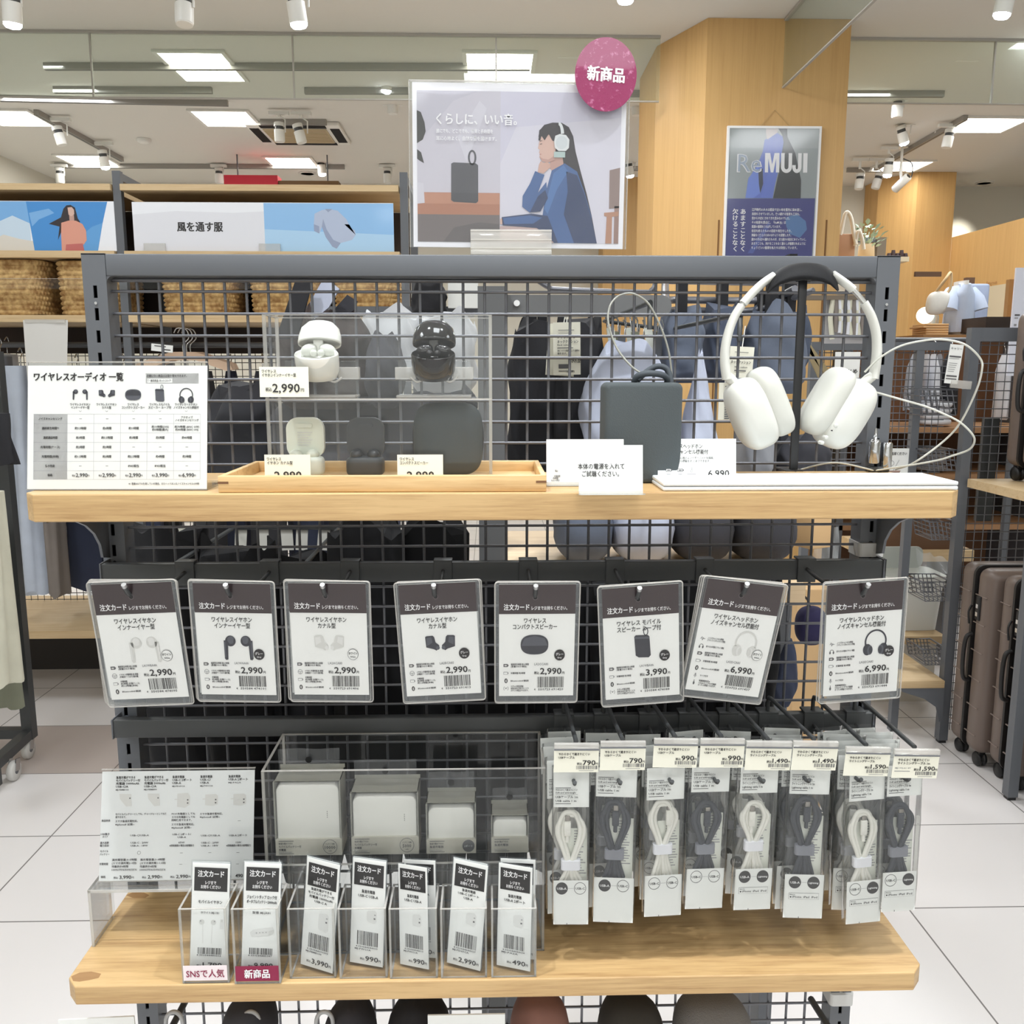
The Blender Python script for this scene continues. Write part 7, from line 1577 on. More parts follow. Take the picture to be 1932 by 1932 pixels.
o = MB().box(0, .42, 0, .3, 0, .30, mat('carton_brown', (104, 76, 56), .8), .004).obj('storage_box', None, (q0.x - .02, 4.26, PY(1668, 1040, 4.25).z)); tag(o, 'dark brown storage box behind the white bin', 'box')
t = thing('box_shelf', 'oak shelf carrying the dark brown box behind the bin', 'shelf', (q0.x - .06, 4.23, q0.z - .03)); MB().box(0, .5, 0, .4, -.03, .025, OAKFAR).obj('board', t); MB().box(.05, .09, .1, .3, -(q0.z - .06), -.03, GREY).obj('leg', t); MB().box(.42, .46, .1, .3, -(q0.z - .06), -.03, GREY).obj('leg', t)
# ================================================================ far right: table with mannequin, lamp, bag, bottles
MY = 6.0
tz = PY(1800, 634, MY).z
a, b_ = PY(1722, 634, MY), PY(1830, 634, MY)
t = thing('display_table', 'far wooden display table with stacked blocks before the fitting rooms', 'table', ((a.x + b_.x) / 2, MY, 0)); hw = (b_.x - a.x) / 2
MB().box(-hw - .05, hw + .1, -.25, .3, tz - .04, tz, mat('table_wood', (170, 128, 84), .5)).obj('table_top', t)
for sx_ in (-1, 1):
    for yy in (-.2, .25): MB().box(sx_ * hw - .03, sx_ * hw + .03, yy - .03, yy + .03, 0, tz - .04, mat('table_wood', ())).obj('leg', t)
def PM(px, py): return PY(px, py, MY)
p = PM(1806, 631); k = mpp(p); p.z = tz + .001
t = thing('mannequin', 'white torso mannequin in a light blue short sleeved shirt on the far table', 'mannequin', p)
m_ = MB(); m_.grid(lambda u, v: (math.cos(2 * PI * u) * ((16 * k * min(1, (1 - v) * 5) ** .5 if v < .86 else 6 * k)) * (.92 if v < .5 else 1), math.sin(2 * PI * u) * .09, 100 * k * v), 28, 24, mat('mannequin_white', (224, 220, 212), .5), True); m_.obj('torso', t)
SHB = fabric('shirt_blue', (176, 186, 206))
m_ = MB(); m_.grid(lambda u, v: (math.cos(2 * PI * u) * (22 + 5 * (1 - v) - 14 * max(0, v - .8) * 4) * k * (1 + .04 * math.sin(2 * PI * u * 6 + v * 3)), math.sin(2 * PI * u) * .115, (6 + 86 * v) * k), 32, 20, SHB, True); m_.obj('shirt_body', t)
for s_ in (-1, 1): m_ = MB(); m_.tube([(s_ * 16 * k, 0, 84 * k), (s_ * 24 * k, -.02, 66 * k), (s_ * 29 * k, -.03, 46 * k)], [.05, .075, .085], SHB, 14, flat=(1, .8)); m_.obj('sleeve', t)
m_ = MB(); m_.tube([(-8 * k, -.09, 78 * k), (-7 * k, -.06, 92 * k), (0, .05, 97 * k), (7 * k, -.06, 92 * k), (4 * k, -.1, 74 * k)], .014, SHB, 8); m_.obj('collar', t)
o = MB().box(0, .17, 0, .04, -.56, 0, fabric('blue2', (150, 160, 184)), .015).obj('hanging_shirt', None, PY(1823, 535, 6.16)); tag(o, 'second blue shirt hung behind the torso mannequin', 'shirt')
o = MB().box(-.03, .03, .05, .09, .001 - PY(1838, 536, 6.32).z, .05, mat('post_brown', (96, 70, 52), .6)).obj('clothes_post', None, PY(1838, 536, 6.32)); tag(o, 'dark wooden post behind the second blue shirt', 'post')
p = PM(1745, 602); o = MB().ell((0, 0, .055), (.055, .055, .055), mat('lamp_white', (255, 246, 230), .5, emit=1.5)).obj('table_lamp', None, (p.x, p.y, PM(1745, 611).z)); tag(o, 'small round glowing lamp on the stacked wooden blocks', 'lamp')
for i, px in enumerate((1757, 1764)):
    p = PM(px, 603); m_ = MB(); m_.lathe([(.022, 0), (.024, .005), (.024, .05), (.01, .075), (.008, .10)], clear('bottle_clear', (236, 242, 246), .25), 16); m_.lathe([(.011, .10), (.011, .12)], CHROME, 12); o = m_.obj('pump_bottle', None, (p.x, p.y, PM(px, 611).z)); tag(o, f"{'left' if i == 0 else 'right'} of two small clear bottles beside the round lamp", 'bottle')
bz_ = PM(1755, 611).z - .002
for q in range(5):
    o = MB().box(-.075 - .01 * (q == 3) * 2, .075, -.1, .1, 0, (bz_ - tz) / 5 - .002, mat('block_wood', (206, 168, 120), .5), .003).obj('wooden_block', None, (PM(1755, 620).x, MY, tz + q * (bz_ - tz) / 5 + .001)); tag(o, f"pale wooden block in the stack under the lamp, {ordinal[q]} from the table", 'block', 'stacked wooden blocks')
p = PY(1768, 572, 5.8); t = thing('tote_bag', 'white cloth bag with a strap hanging left of the mannequin', 'bag', p); m_ = MB(); m_.ell((0, 0, 0), (.07, .03, .075), fabric('bag_white', (232, 230, 224)), .7, .7, 20, 12, fn=lambda x, y, z: (x * (1 + .1 * z) + .2 * z, y, z)); m_.obj('bag_body', t); m_ = MB(); m_.tube(smooth_path([(-.02, 0, .06), (.03, -.03, .15), (.075, 0, .19), (.08, 0, .10), (.05, 0, .05)], 5), .009, mat('strap_tan', (206, 178, 136), .7), 6); m_.obj('strap', t)
m_ = MB(); m_.box(-.14, .03, .03, .05, .17, .20, mat('post_brown', (96, 70, 52), .6)); o = m_.obj('wall_peg', None, p); tag(o, 'dark peg bar carrying the white cloth bag', 'peg')
# fitting room door, sign and mirror on the wood partition
def on_part(px, py):
    # intersection with the partition plane through fa, fb
    r = ray(px, py); n = Vector((8.6 - fb.y, fb.x - fa.x, 0)).normalized(); d = Vector((fa.x, 8.6, 0)).dot(n); e = Vector((0, 0, EYE)).dot(n)
    return Vector((0, 0, EYE)) + r * ((d - e) / r.dot(n))
a = on_part(1843, 545); b_ = on_part(1904, 538); nv = Vector((b_.x - a.x, b_.y - a.y, 0)); L_ = nv.length; an = math.atan2(nv.y, nv.x)
t = thing('fitting_room_curtain', 'cream fitting room door panel in the wood partition', 'fitting room door', (a.x - .02, a.y - .02, 0), (0, 0, an)); MB().box(0, L_, -.01, .02, 0.02, a.z, mat('curtain_cream', (206, 192, 164), .8)).obj('panel', t); MB().box(-.05, 0, -.02, .02, 0.02, a.z + .03, mat('frame_oak', (150, 112, 70), .5)).obj('frame_side', t); MB().box(L_, L_ + .05, -.02, .02, 0.02, a.z + .03, mat('frame_oak', ())).obj('frame_side', t)
p = on_part(1874, 534); t = thing('fitting_room_sign', 'small brown raised lettering above the fitting room door', 'sign', (p.x - .02, p.y - .02, p.z), (0, 0, an)); k = mpp(p); m_ = MB().flat(k * 1.5, 0, 0, .004); m_.txt('Fitting room', 0, 0, 6.5, mat('letters_brown', (150, 96, 48), .5), w=23, al='c', res=1); m_.obj('lettering', t)
p = PY(1918, 505, 4.4); t = thing('standing_sign', 'tall white information sign at the right edge behind the rack', 'sign', p); k = mpp(p); m_ = MB().flat(k, 0, 0, .002); m_.box(0, 60 * k, 0, .012, -.52, 0, mat('sign_lilac', (222, 224, 236), .5)); m_.rect(4, 86, 14, 89, INK2); m_.rect(4, 92, 11, 94, INK3); m_.rect(4, 104, 9, 108, INK3); m_.obj('printed_panel', t); MB().box(20 * k, 30 * k, 0, .03, -p.z, -.52, GREY).obj('pole', t)
p = PY(1884, 610, 5.6); o = MB().box(-.08, .09, 0, .3, -.05, .04, mat('box_dark', (52, 40, 34), .7)).obj('dark_box', None, p); tag(o, 'dark low box before the fitting room door', 'box')
t = thing('far_shelf_unit', 'grey steel shelf unit behind the right slotted post carrying planters', 'shelf', (PY(1580, 480, 5.9).x, 5.9, 0)); ww = PY(1716, 480, 5.9).x - t.location.x; hz = PY(1640, 484, 5.9).z; hz2 = PY(1640, 449, 6.3).z
MB().box(0, ww, 0, .4, hz - .03, hz, mat('far_board', (222, 206, 176), .6)).obj('shelf_board', t)
MB().box(.25, ww, .38, .42, hz2 - .03, hz2, GREY).obj('top_rail', t)
MB().box(0.02, ww - .02, .2, .4, PY(1650, 560, 5.9).z, PY(1650, 556, 5.9).z + .02, mat('far_board', ())).obj('shelf_board', t)
for x in (0.0, ww - .1): MB().box(x, x + .05, .15, .2, 0, hz - .03, mat('post_taupe', (110, 98, 84), .5)).obj('upright', t)
MB().box(ww - .06, ww, .36, .42, 0, hz2, mat('post_taupe', ())).obj('upright', t)
p = PY(1592, 481, 6.0); p.z = hz + .001; k = mpp(p)
t = thing('canvas_tote', 'brown box bag with long white handles beside the wood pillar', 'bag', p); MB().box(-20 * k, 14 * k, -.06, .06, 0, 42 * k, mat('tote_brown', (178, 136, 106), .8), .006).obj('bag_body', t)
m_ = MB(); m_.tube(smooth_path([(-14 * k, -.05, 40 * k), (-8 * k, -.06, 78 * k), (2 * k, -.06, 72 * k), (10 * k, -.06, 40 * k), (14 * k, -.07, 22 * k)], 6), .013, mat('rope_white', (222, 214, 200), .8), 7); m_.obj('handle', t)
m_ = MB(); m_.tube(smooth_path([(13 * k, -.06, 20 * k), (17 * k, -.07, 46 * k), (24 * k, -.07, 34 * k), (30 * k, -.06, 14 * k)], 6), .013, mat('rope_white', ()), 7); m_.obj('handle', t)
p = PY(1634, 481, 6.16); p.z = hz + .001
t = thing('potted_plant', 'pale green leafy plant in a tan pot on the far shelf unit', 'plant', p); m_ = MB(); m_.lathe([(.04, 0), (.055, .02), (.05, .10), (.042, .11)], mat('pot_tan', (186, 160, 124), .7), 18); m_.obj('pot', t)
m_ = MB(); rd = random.Random(5); LEAF = mat('leaf_sage', (150, 168, 146), .6)
for q in range(46):
    a_ = rd.uniform(0, 2 * PI); r_ = rd.uniform(.02, .10); zz = rd.uniform(.08, .24); l_ = rd.uniform(.04, .06); c_ = Vector((math.cos(a_) * r_, math.sin(a_) * r_, zz)); d_ = Vector((math.cos(a_), math.sin(a_), rd.uniform(.1, 1))).normalized(); s_ = d_.cross(Vector((0, 0, 1))).normalized() * .014; up = s_.cross(d_).normalized() * .004
    m_.add([c_, c_ + d_ * l_ * .5 + s_ + up, c_ + d_ * l_, c_ + d_ * l_ * .5 - s_ + up, c_ + d_ * l_ * .5 - up], [(0, 4, 1), (1, 4, 2), (2, 4, 3), (3, 4, 0)], LEAF, True)
m_.obj('leaves', t)
m_ = MB(); [m_.tube([(0, 0, .08), (math.cos(q) * .07, math.sin(q) * .07, .2)], .003, LEAF, 5) for q in range(7)]; m_.obj('stems', t)
p = PY(1693, 478, 6.1); p.z = hz + .001; m_ = MB(); [m_.lathe([(.003, 0), (.02, .01), (.012, .045 + .02 * (q % 2))], mat('trinket', (70, 56, 60), .5), 8, ((q - 2) * .028, 0, 0)) for q in range(5)]; o = m_.obj('trinket_tray', None, p); tag(o, 'small dark trinkets on the far shelf unit at the slotted post', 'trinkets')
# left of the pillar: framed box, clothes stand, dark plant
p = PY(1270, 480, 6.4); k = mpp(p); zt = PY(1285, 417, 6.4).z
t = thing('wooden_display_box', 'tall oak display box with a pale poster on its side, left of the pillar', 'display box', (p.x, 6.4, 0)); MB().box(8 * k, 28 * k, 0, .06, 0, zt, wood('oak_grey', (176, 148, 112), (150, 122, 88), 'z', .6), .003).obj('front_panel', t); m_ = MB(); m_.prism([(8 * k, 0), (-9 * k, .65), (-9 * k, .69), (8 * k, .06)], 0, zt, mat('box_side', (176, 150, 116), .6), 'z'); m_.obj('side_panel', t); m_ = MB(); m_.prism([(7 * k, -.0), (-6 * k, .52), (-6.4 * k, .51), (6.5 * k, -.01)], zt - .75, zt - .06, mat('side_poster', (206, 210, 226), .5), 'z'); m_.obj('side_poster', t)
p = PY(1241, 446, 7.0); t = thing('clothes_stand', 'dark thin metal clothes stand left of the oak display box', 'clothes stand', (p.x, 7.0, 0)); k = mpp(p); m_ = MB(); m_.box(0, 24 * k, 0, .03, p.z - .02, p.z, BLK); m_.box(0, .03, 0, .03, 0, p.z, BLK); m_.box(16 * k, 16 * k + .02, 0, .02, 0, p.z - .06, BLK); m_.obj('frame', t)
p = PY(1310, 480, 5.2); t = thing('dark_plant', 'dark dried plant bunch leaning at the left face of the pillar', 'plant', (p.x - .02, 5.3, p.z - .5)); m_ = MB(); rd = random.Random(9); DKL = mat('leaf_dark', (52, 42, 36), .8)
for q in range(60):
    c_ = Vector((rd.uniform(-.05, .04), rd.uniform(-.05, .03), rd.uniform(.05, .62))); d_ = Vector((rd.uniform(-.4, .4), rd.uniform(-.3, .3), 1)).normalized(); s_ = Vector((.012, 0, 0)); m_.add([c_, c_ + d_ * .03 + s_, c_ + d_ * .06, c_ + d_ * .03 - s_, c_ + d_ * .03 + Vector((0, .006, 0))], [(0, 4, 1), (1, 4, 2), (2, 4, 3), (3, 4, 0)], DKL)
m_.obj('dried_leaves', t); m_ = MB(); m_.lathe([(.05, -(p.z - .5) + .001), (.07, 0), (.06, .1)], mat('vase_dark', (60, 50, 44), .6), 16); m_.obj('tall_vase', t)
# ================================================================ goods hanging behind the mesh of the display rack
BYY = 1.36
# grey centre post with side arm
a = PY(902, 700, 1.24); b_ = PY(957, 700, 1.24)
t = thing('steel_partition', 'wide grey steel post behind the mesh in the middle of the rack', 'steel post', (a.x, 1.24, 0)); w = b_.x - a.x
MB().box(0, w, 0, .05, 0, 1.60, mat('post_grey', (104, 105, 106), .5)).obj('post', t)
m_ = MB(); x1 = PY(1268, 575, 1.25).x - a.x; z0, z1 = PY(1000, 597, 1.25).z, PY(1000, 556, 1.25).z; r = (z1 - z0) / 2
m_.prism([(w + .0005, z0), (x1 - r, z0)] + [(x1 - r + r * math.sin(R(q)), z0 + r - r * math.cos(R(q))) for q in range(10, 180, 17)] + [(x1 - r, z1), (w + .0005, z1)], .012, .022, mat('plate_grey', (112, 113, 114), .5)); m_.obj('plate_arm', t)
MB().lathe([(.0042, -.002), (.0042, .002)], PWHITE, 14, (PY(975, 572, 1.25).x - a.x, .0105, PY(975, 572, 1.25).z), 'y').obj('bolt_hole', t)
# rails for the hanging goods
def rail2(pts, r, label, mm=None):
    m_ = MB(); m_.tube(smooth_path([PY(*q) for q in pts], 5), r, mm or mat('rail_steel', (130, 131, 138), .3, .5), 8); o = m_.obj('goods_rail'); tag(o, label, 'rail', 'rails behind the mesh'); return o
rail2([(1010, 526, 1.5), (1035, 542, 1.5), (1060, 546, 1.5), (1210, 551, 1.5), (1228, 548, 1.5), (1236, 535, 1.5), (1236, 505, 1.5)], .004, 'bent steel rail behind the mesh just under the top rail')
rail2([(1256, 572, 1.258), (1256, 531, 1.55), (1270, 530, 1.62), (1505, 535, 1.62)], .006, 'upper straight steel rail behind the head of the headphones')
rail2([(1258, 574, 1.258), (1262, 567, 1.45), (1285, 566, 1.5), (1440, 566, 1.5), (1500, 545, 1.42)], .006, 'middle steel rail above the blue cloth bags')
rail2([(1258, 586, 1.258), (1266, 585, 1.45), (1290, 584, 1.5), (1420, 585, 1.5), (1535, 548, 1.42)], .005, 'lower steel rail above the blue cloth bags')
def sack(px0, px1, pyt, pyb, Y, m, label, seed=1, name='cloth_bag', strap=None, depth=.10, kind=0, cat='bag', top=.75):
    a = PY(px0, (pyt + pyb) / 2, Y).x; b_ = PY(px1, (pyt + pyb) / 2, Y).x; zt = PY((px0 + px1) / 2, pyt, Y).z; zb = PY((px0 + px1) / 2, pyb, Y).z
    w = (b_ - a) / 2; h = zt - zb
    t = thing(name, label, cat, ((a + b_) / 2, Y, zt), (0, 0, 0)); rd = random.Random(seed); p1, p2, p3 = [rd.uniform(0, 6) for _ in range(3)]
    m_ = MB()
    def f(u, v):
        an = 2 * PI * u
        if kind == 0: tp = min(1, top + (1 - top) * v * 4) * (1 - .25 * max(0, v - .85) / .15)
        elif kind == 1: tp = math.sin(PI * min(.94, max(.04, v * .8 + .1))) ** .6
        else: tp = min(1, .12 + 1.3 * v)
        n_ = 1 + .05 * math.sin(an * 3 + v * 9 + p1) + .035 * math.sin(an * 7 - v * 14 + p2)
        s_ = lambda c: math.copysign(abs(c) ** .7, c)
        return (s_(math.cos(an)) * w * tp * n_, s_(math.sin(an)) * depth * .5 * tp * n_, -h * v + .012 * math.sin(an * 2 + p3) * (1 - v) + (.01 * math.sin(an * 5 + p1) if kind == 0 else 0) * (1 - v))
    m_.grid(f, 44, 26, m, True); m_.add([f(i / 44, 0) for i in range(44)], [tuple(range(44))], m); m_.add([f(i / 44, 1) for i in range(44)], [tuple(range(43, -1, -1))], m); m_.obj('bag_body', t)
    if strap:
        q = MB()
        for sx_ in strap[0]: q.box(sx_ * w - .007, sx_ * w + .007, -.012, .012, -.02, strap[1], FB)
        q.obj('strap', t)
    return t
DN = fabric('dusty_blue', (98, 106, 122)); DN2 = fabric('slate', (78, 86, 104)); LAV = fabric('lavender_grey', (184, 190, 208)); CHAR = fabric('charcoal', (58, 58, 64)); BRN = fabric('brown_black', (56, 46, 44)); WB = fabric('white_bag', (232, 234, 238))
sack(1244, 1322, 596, 722, 1.42, DN, 'dusty blue cloth bag on the rails, first left of the headphones', 3, strap=((0,), .05))
sack(1326, 1392, 590, 722, 1.48, DN2, 'slate blue cloth bag behind the left headphone arm', 4, strap=((0,), .05))
sack(1402, 1512, 592, 742, 1.46, DN, 'dusty blue cloth bag behind the headphone stand post', 5, strap=((-.1, .5), .06))
sack(1450, 1520, 600, 700, 1.62, DN2, 'darker blue cloth bag at the far end of the rails', 6, strap=((0,), .11))
sack(1096, 1262, 655, 905, 1.33, LAV, 'pale lavender neck cushion behind the loop speaker', 7, 'neck_cushion', kind=1, cat='cushion')
sack(1285, 1350, 672, 905, 1.34, LAV, 'pale pointed cushion between the loop speaker and the headphones', 8, 'neck_cushion', kind=2, cat='cushion')
sack(1040, 1140, 610, 905, 1.40, FB, 'black cushion behind the cream swing tag', 9, 'neck_cushion', kind=0, cat='cushion')
sack(960, 1068, 622, 905, 1.42, FB, 'black cloth bag with a buckle strap right of the grey post', 10, strap=((-.2, .15), .03))
sack(1395, 1455, 700, 905, 1.5, FG, 'grey cloth bag low behind the left ear cup', 11, strap=((0,), .13))
sack(1460, 1560, 828, 930, 1.5, CHAR, 'charcoal pouch low behind the headphone stand foot', 12)
def swing(px0, px1, pyt, pyb, Y, label, lines, roll=0):
    p = PY((px0 + px1) / 2, pyt, Y); k = mpp(p); w = (px1 - px0) / 2; t = thing('swing_tag', label, 'swing tag', p, (0, R(roll), 0)); m_ = MB().flat(k, 0, 0, .001); m_.box(-w * k, w * k, 0, .001, -(pyb - pyt) * k, 0, CREAM)
    for s_, u, v, h_, w_ in lines: (m_.txt(s_, u, v, h_, INK, w=w_, bold=.02, res=1) if s_ != '-' else m_.rect(u, v, u + w_, v + h_, INK2))
    m_.obj('printed_tag', t); m_ = MB(); m_.tube([(0, .002, -.004), (.004, .01, .03)], .0008, WHT, 5); m_.obj('string', t); return t
swing(1036, 1090, 612, 708, 1.31, 'cream swing tag lying under the front one', [], 4)
swing(1043, 1095, 608, 706, 1.30, 'front cream swing tag with black print, behind the mesh', [('-', -16, 14, 1.2, 30), ('-', -16, 20, .8, 26), ('フィットする', -18, 27, 7, 34), ('ネッククッション', -18, 36, 6, 40), ('Neck cushion', -18, 42, 4, 24), ('-', -18, 47, 1.5, 30), ('身につける場所により姿勢を', -18, 53, 4, 42), ('保ちます。', -18, 58, 4, 18), ('くびれ型', 3, 72, 8, 23), ('-', -16, 78, 8, 22), ('-', -16, 90, 1.5, 28), ('1490円', 0, 92, 4, 14)], -1)
swing(1378, 1424, 654, 716, 1.30, 'cream swing tag left of the left ear cup', [('-', -14, 10, 1, 26), ('ネッククッション', -20, 29, 6, 38), ('Neck cushion', -12, 38, 4, 24), ('-', -12, 44, 2, 22)], 3)
swing(1357, 1380, 722, 792, 1.31, 'cream barcode strip left of the left ear cup', [('-', 0, 6 + 4 * q, 2.2, 9) for q in range(16)], 0)
# white paper bags, dark fabric bundles left of the post
sack(680, 790, 598, 720, 1.50, WB, 'white crumpled paper bag behind the show case, left one', 13, 'paper_bag', top=.95, depth=.08)
sack(776, 898, 604, 740, 1.52, WB, 'white crumpled paper bag behind the black earphone case', 14, 'paper_bag', top=.95, depth=.08)
o = MB().box(0, PY(902, 550, 1.9).x - PY(846, 550, 1.9).x, -.02, .0, PY(870, 582, 1.9).z, PY(870, 522, 1.9).z, PAPER).obj('white_board', None, (PY(846, 550, 1.9).x, 1.9005, 0)); tag(o, 'white board behind the mesh just left of the grey post', 'board')
o = MB().box(0, PY(905, 650, 1.9).x - PY(560, 650, 1.9).x, 0, .02, PY(700, 578, 1.9).z - .02, PY(700, 578, 1.9).z, GREY).box(PY(912, 650, 1.9).x - PY(560, 650, 1.9).x, PY(930, 650, 1.9).x - PY(560, 650, 1.9).x, 0, .02, 0, PY(700, 578, 1.9).z, GREY).box(PY(905, 650, 1.9).x - PY(560, 650, 1.9).x, PY(912, 650, 1.9).x - PY(560, 650, 1.9).x, 0, .02, PY(700, 578, 1.9).z - .02, PY(700, 578, 1.9).z, GREY).obj('goods_rail', None, (PY(560, 650, 1.9).x, 1.9, 0)); tag(o, 'grey flat rail behind the top of the show case', 'rail', 'rails behind the mesh')
sack(778, 842, 528, 600, 1.90, FB, 'black bundle of hanging straps left of the white board', 15, top=.5)
sack(528, 705, 596, 770, 1.34, BRN, 'dark brown folded jacket hanging behind the white earphone case', 16, 'folded_jacket', cat='garment', top=.45, kind=0, depth=.12)
sack(690, 764, 640, 770, 1.30, CHAR, 'charcoal cap hanging behind the show case middle', 17, 'baseball_hat', kind=1, cat='cap')
sack(520, 900, 745, 930, 1.38, CHAR, 'large charcoal roll bag behind the lower earphone cases', 18, kind=0, top=.85, depth=.12)
sack(395, 530, 735, 915, 1.40, FB, 'black folded bag behind the mesh right of the overview sign', 19, top=.6)
for i, (pts, m, lb) in enumerate((([(560, 520), (592, 520), (560, 640), (520, 640)], FB, 'black slanting strap end behind the white earphone case'), ([(612, 522), (640, 545), (620, 580), (590, 605), (585, 570)], LAV, 'pale lavender strap end beside the black one'), ([(632, 582), (655, 556), (674, 568), (668, 585), (640, 606)], CHAR, 'charcoal strap loop behind the show case top'))):
    Y = 1.27 + .02 * i; c_ = PY(pts[0][0], pts[0][1], Y); q = [PY(x_, y_, Y) - c_ for x_, y_ in pts]; m_ = MB(); m_.prism([(v.x, v.z) for v in q][::-1], 0, .006, m); o = m_.obj('bag_strap', None, c_); tag(o, lb, 'strap')
# key clips
for i in range(9):
    px = 1150 + i * 12; py = 612 + (i % 3) * 8; p = PY(px, py, 1.4 + .02 * (i % 2))
    t = thing('snap_hook', f'steel snap hook hanging behind the cable loop, {(ordinal + ["ninth"])[i]} of the row', 'hook', p, (0, R(i * 7 % 20 - 10), 0), 'snap hooks'); m_ = MB(); m_.tube([(0, 0, .02), (.004, 0, .012), (.004, 0, -.004), (-.004, 0, -.004), (-.004, 0, .012)], .0014, CHROME, 6); m_.obj('hook_ring', t); m_ = MB(); m_.box(-.006, .006, -.001, .001, -.04, -.005, (PBACK, FGR, GREY)[i % 3]); m_.obj('ribbon', t)
p0_ = PY(1140, 606, 1.43); p1_ = PY(1262, 622, 1.43); m_ = MB(); m_.tube([Vector((p0_.x, 1.023, p0_.z - .03)), Vector((p0_.x, 1.023, p0_.z)), p0_, p1_, Vector((p1_.x, 1.023, p1_.z)), Vector((p1_.x, 1.023, p1_.z - .03))], .003, DARK, 8); o = m_.obj('goods_rail'); tag(o, 'thin dark rod carrying the snap hooks', 'rail', 'rails behind the mesh')
# tassels and wooden slats right
for i in range(12):
    px = 1572 + i * 5.5; a = PY(px, 562, 3.0); b_ = PY(px + (i % 4) - 2, 640 - (i * 13) % 14, 3.0); m_ = MB(); m_.tube([a, (a + b_) / 2 + Vector((.008 * (i % 3 - 1), 0, 0)), b_], .008, (FBEI, FT, FW_)[i % 3], 6); o = m_.obj('tassel_cord'); tag(o, f'hanging cord behind the right headphone arm, number {i + 1} from the left', 'cord', 'hanging cords')
    o['label'] = 'beige or taupe cord in the bunch hanging behind the right headphone arm'
o = MB().box(-.18, .16, -.01, .02, PY(1600, 566, 3.0).z, PY(1600, 560, 3.0).z + .004, mat('post_taupe', ())).box(.14, .16, -.01, .02, 0, PY(1600, 566, 3.0).z, mat('post_taupe', ())).obj('cord_bar', None, (PY(1602, 566, 3.0).x, 3.0, 0)); tag(o, 'taupe bar carrying the bunch of hanging cords', 'bar')
o = MB().box(-.08, .06, 0, .02, PY(1600, 648, 3.02).z, PY(1600, 564, 3.02).z, fabric('stone', (176, 174, 176))).obj('stone_cloth', None, (PY(1602, 606, 3.02).x, 3.021, 0)); tag(o, 'stone grey cloth panel behind the hanging cords', 'cloth')
for i, (x0, y0, x1, y1) in enumerate(((1515, 640, 1572, 720), (1520, 650, 1560, 735))):
    a = PY(x0, y0, 1.9); b_ = PY(x1, y1, 1.9); m_ = MB(); m_.bar(a, b_, .004, .012, mat('olive_band', (150, 134, 100), .7)); o = m_.obj('olive_band'); tag(o, f"{('upper', 'lower')[i]} slanting olive band right of the headphone stand post", 'band')
# --- goods below the upper shelf: oak counter with grey blue cushions, tags, dark goods
CZ = 1.195; a = PZ(957, 1085, CZ); b_ = PZ(1495, 1085, CZ); CZX = b_.x
t = thing('back_counter', 'pale oak counter behind the mesh under the upper shelf', 'counter', (a.x, 1.19, CZ)); MB().box(0, b_.x - a.x, 0, .42, -.03, 0, wood('oak_pale', (226, 200, 164), (190, 156, 116), 'x', .8, .5, .6)).obj('board', t); MB().box(0.0, .02, .05, .40, -CZ, -.03, GREY).obj('leg', t); MB().box(b_.x - a.x - .02, b_.x - a.x, .05, .40, -CZ, -.03, GREY).obj('leg', t)
for i, (px0, px1, lb) in enumerate(((1046, 1150, 'grey blue cushion on the oak counter, left one'), (1150, 1262, 'grey blue cushion on the oak counter, second one'), (1262, 1370, 'dark grey cushion on the oak counter, third one'), (1370, 1485, 'dark grey cushion on the oak counter, right one'))):
    p0c, p1c = PY(px0, 1020, 1.36), PY(px1, 1020, 1.36); w = (p1c.x - p0c.x) / 2
    m_ = MB(); m_.ell((0, 0, .055), (w * 1.03, .085, .055), (DN, LAV, CHAR, CHAR)[i], .75, .7, 32, 18, fn=lambda x, y, z: (x * (1 + .03 * math.sin(9 * z + i)), y, z + .06 * math.sin(x * 5 + i * 2) * (1 if z > 0 else 0))); o = m_.obj('cushion', None, ((p0c.x + p1c.x) / 2, 1.36, CZ + .001)); tag(o, lb, 'cushion', 'cushions on the counter')
for i, px in enumerate((455, 495, 540, 570, 612)):
    p = PY(px, 995, 1.302); k = mpp(p); m_ = MB(); m_.box(-11 * k, 11 * k, 0, .001, -44 * k, 0, mat('tag_grey', (196, 194, 186), .6)); o = m_.obj('paper_tag', None, p, (0, R((5, 0, -2, 4, 6)[i]), 0)); tag(o, f'blank pale paper tag hanging under the upper shelf, {ordinal[i]} of the row', 'tag', 'blank paper tags')
    g = MB(); 
p = PY(345, 994, 1.22); k = mpp(p); m_ = MB(); m_.box(-9 * k, 9 * k, 0, .001, -48 * k, 0, CREAM); o = m_.obj('paper_tag', None, p, (0, R(-14), R(30))); tag(o, 'tilted cream paper tag near the left shelf bracket', 'tag')
m_ = MB(); e0, e1 = PY(440, 996, 1.3), PY(640, 996, 1.3); m_.tube([Vector((e0.x, 1.03, e0.z)), e0, e1, Vector((e1.x, 1.03, e1.z))], .003, DARK, 6); o = m_.obj('goods_rail'); tag(o, 'thin dark rod carrying the blank paper tags', 'rail', 'rails behind the mesh')
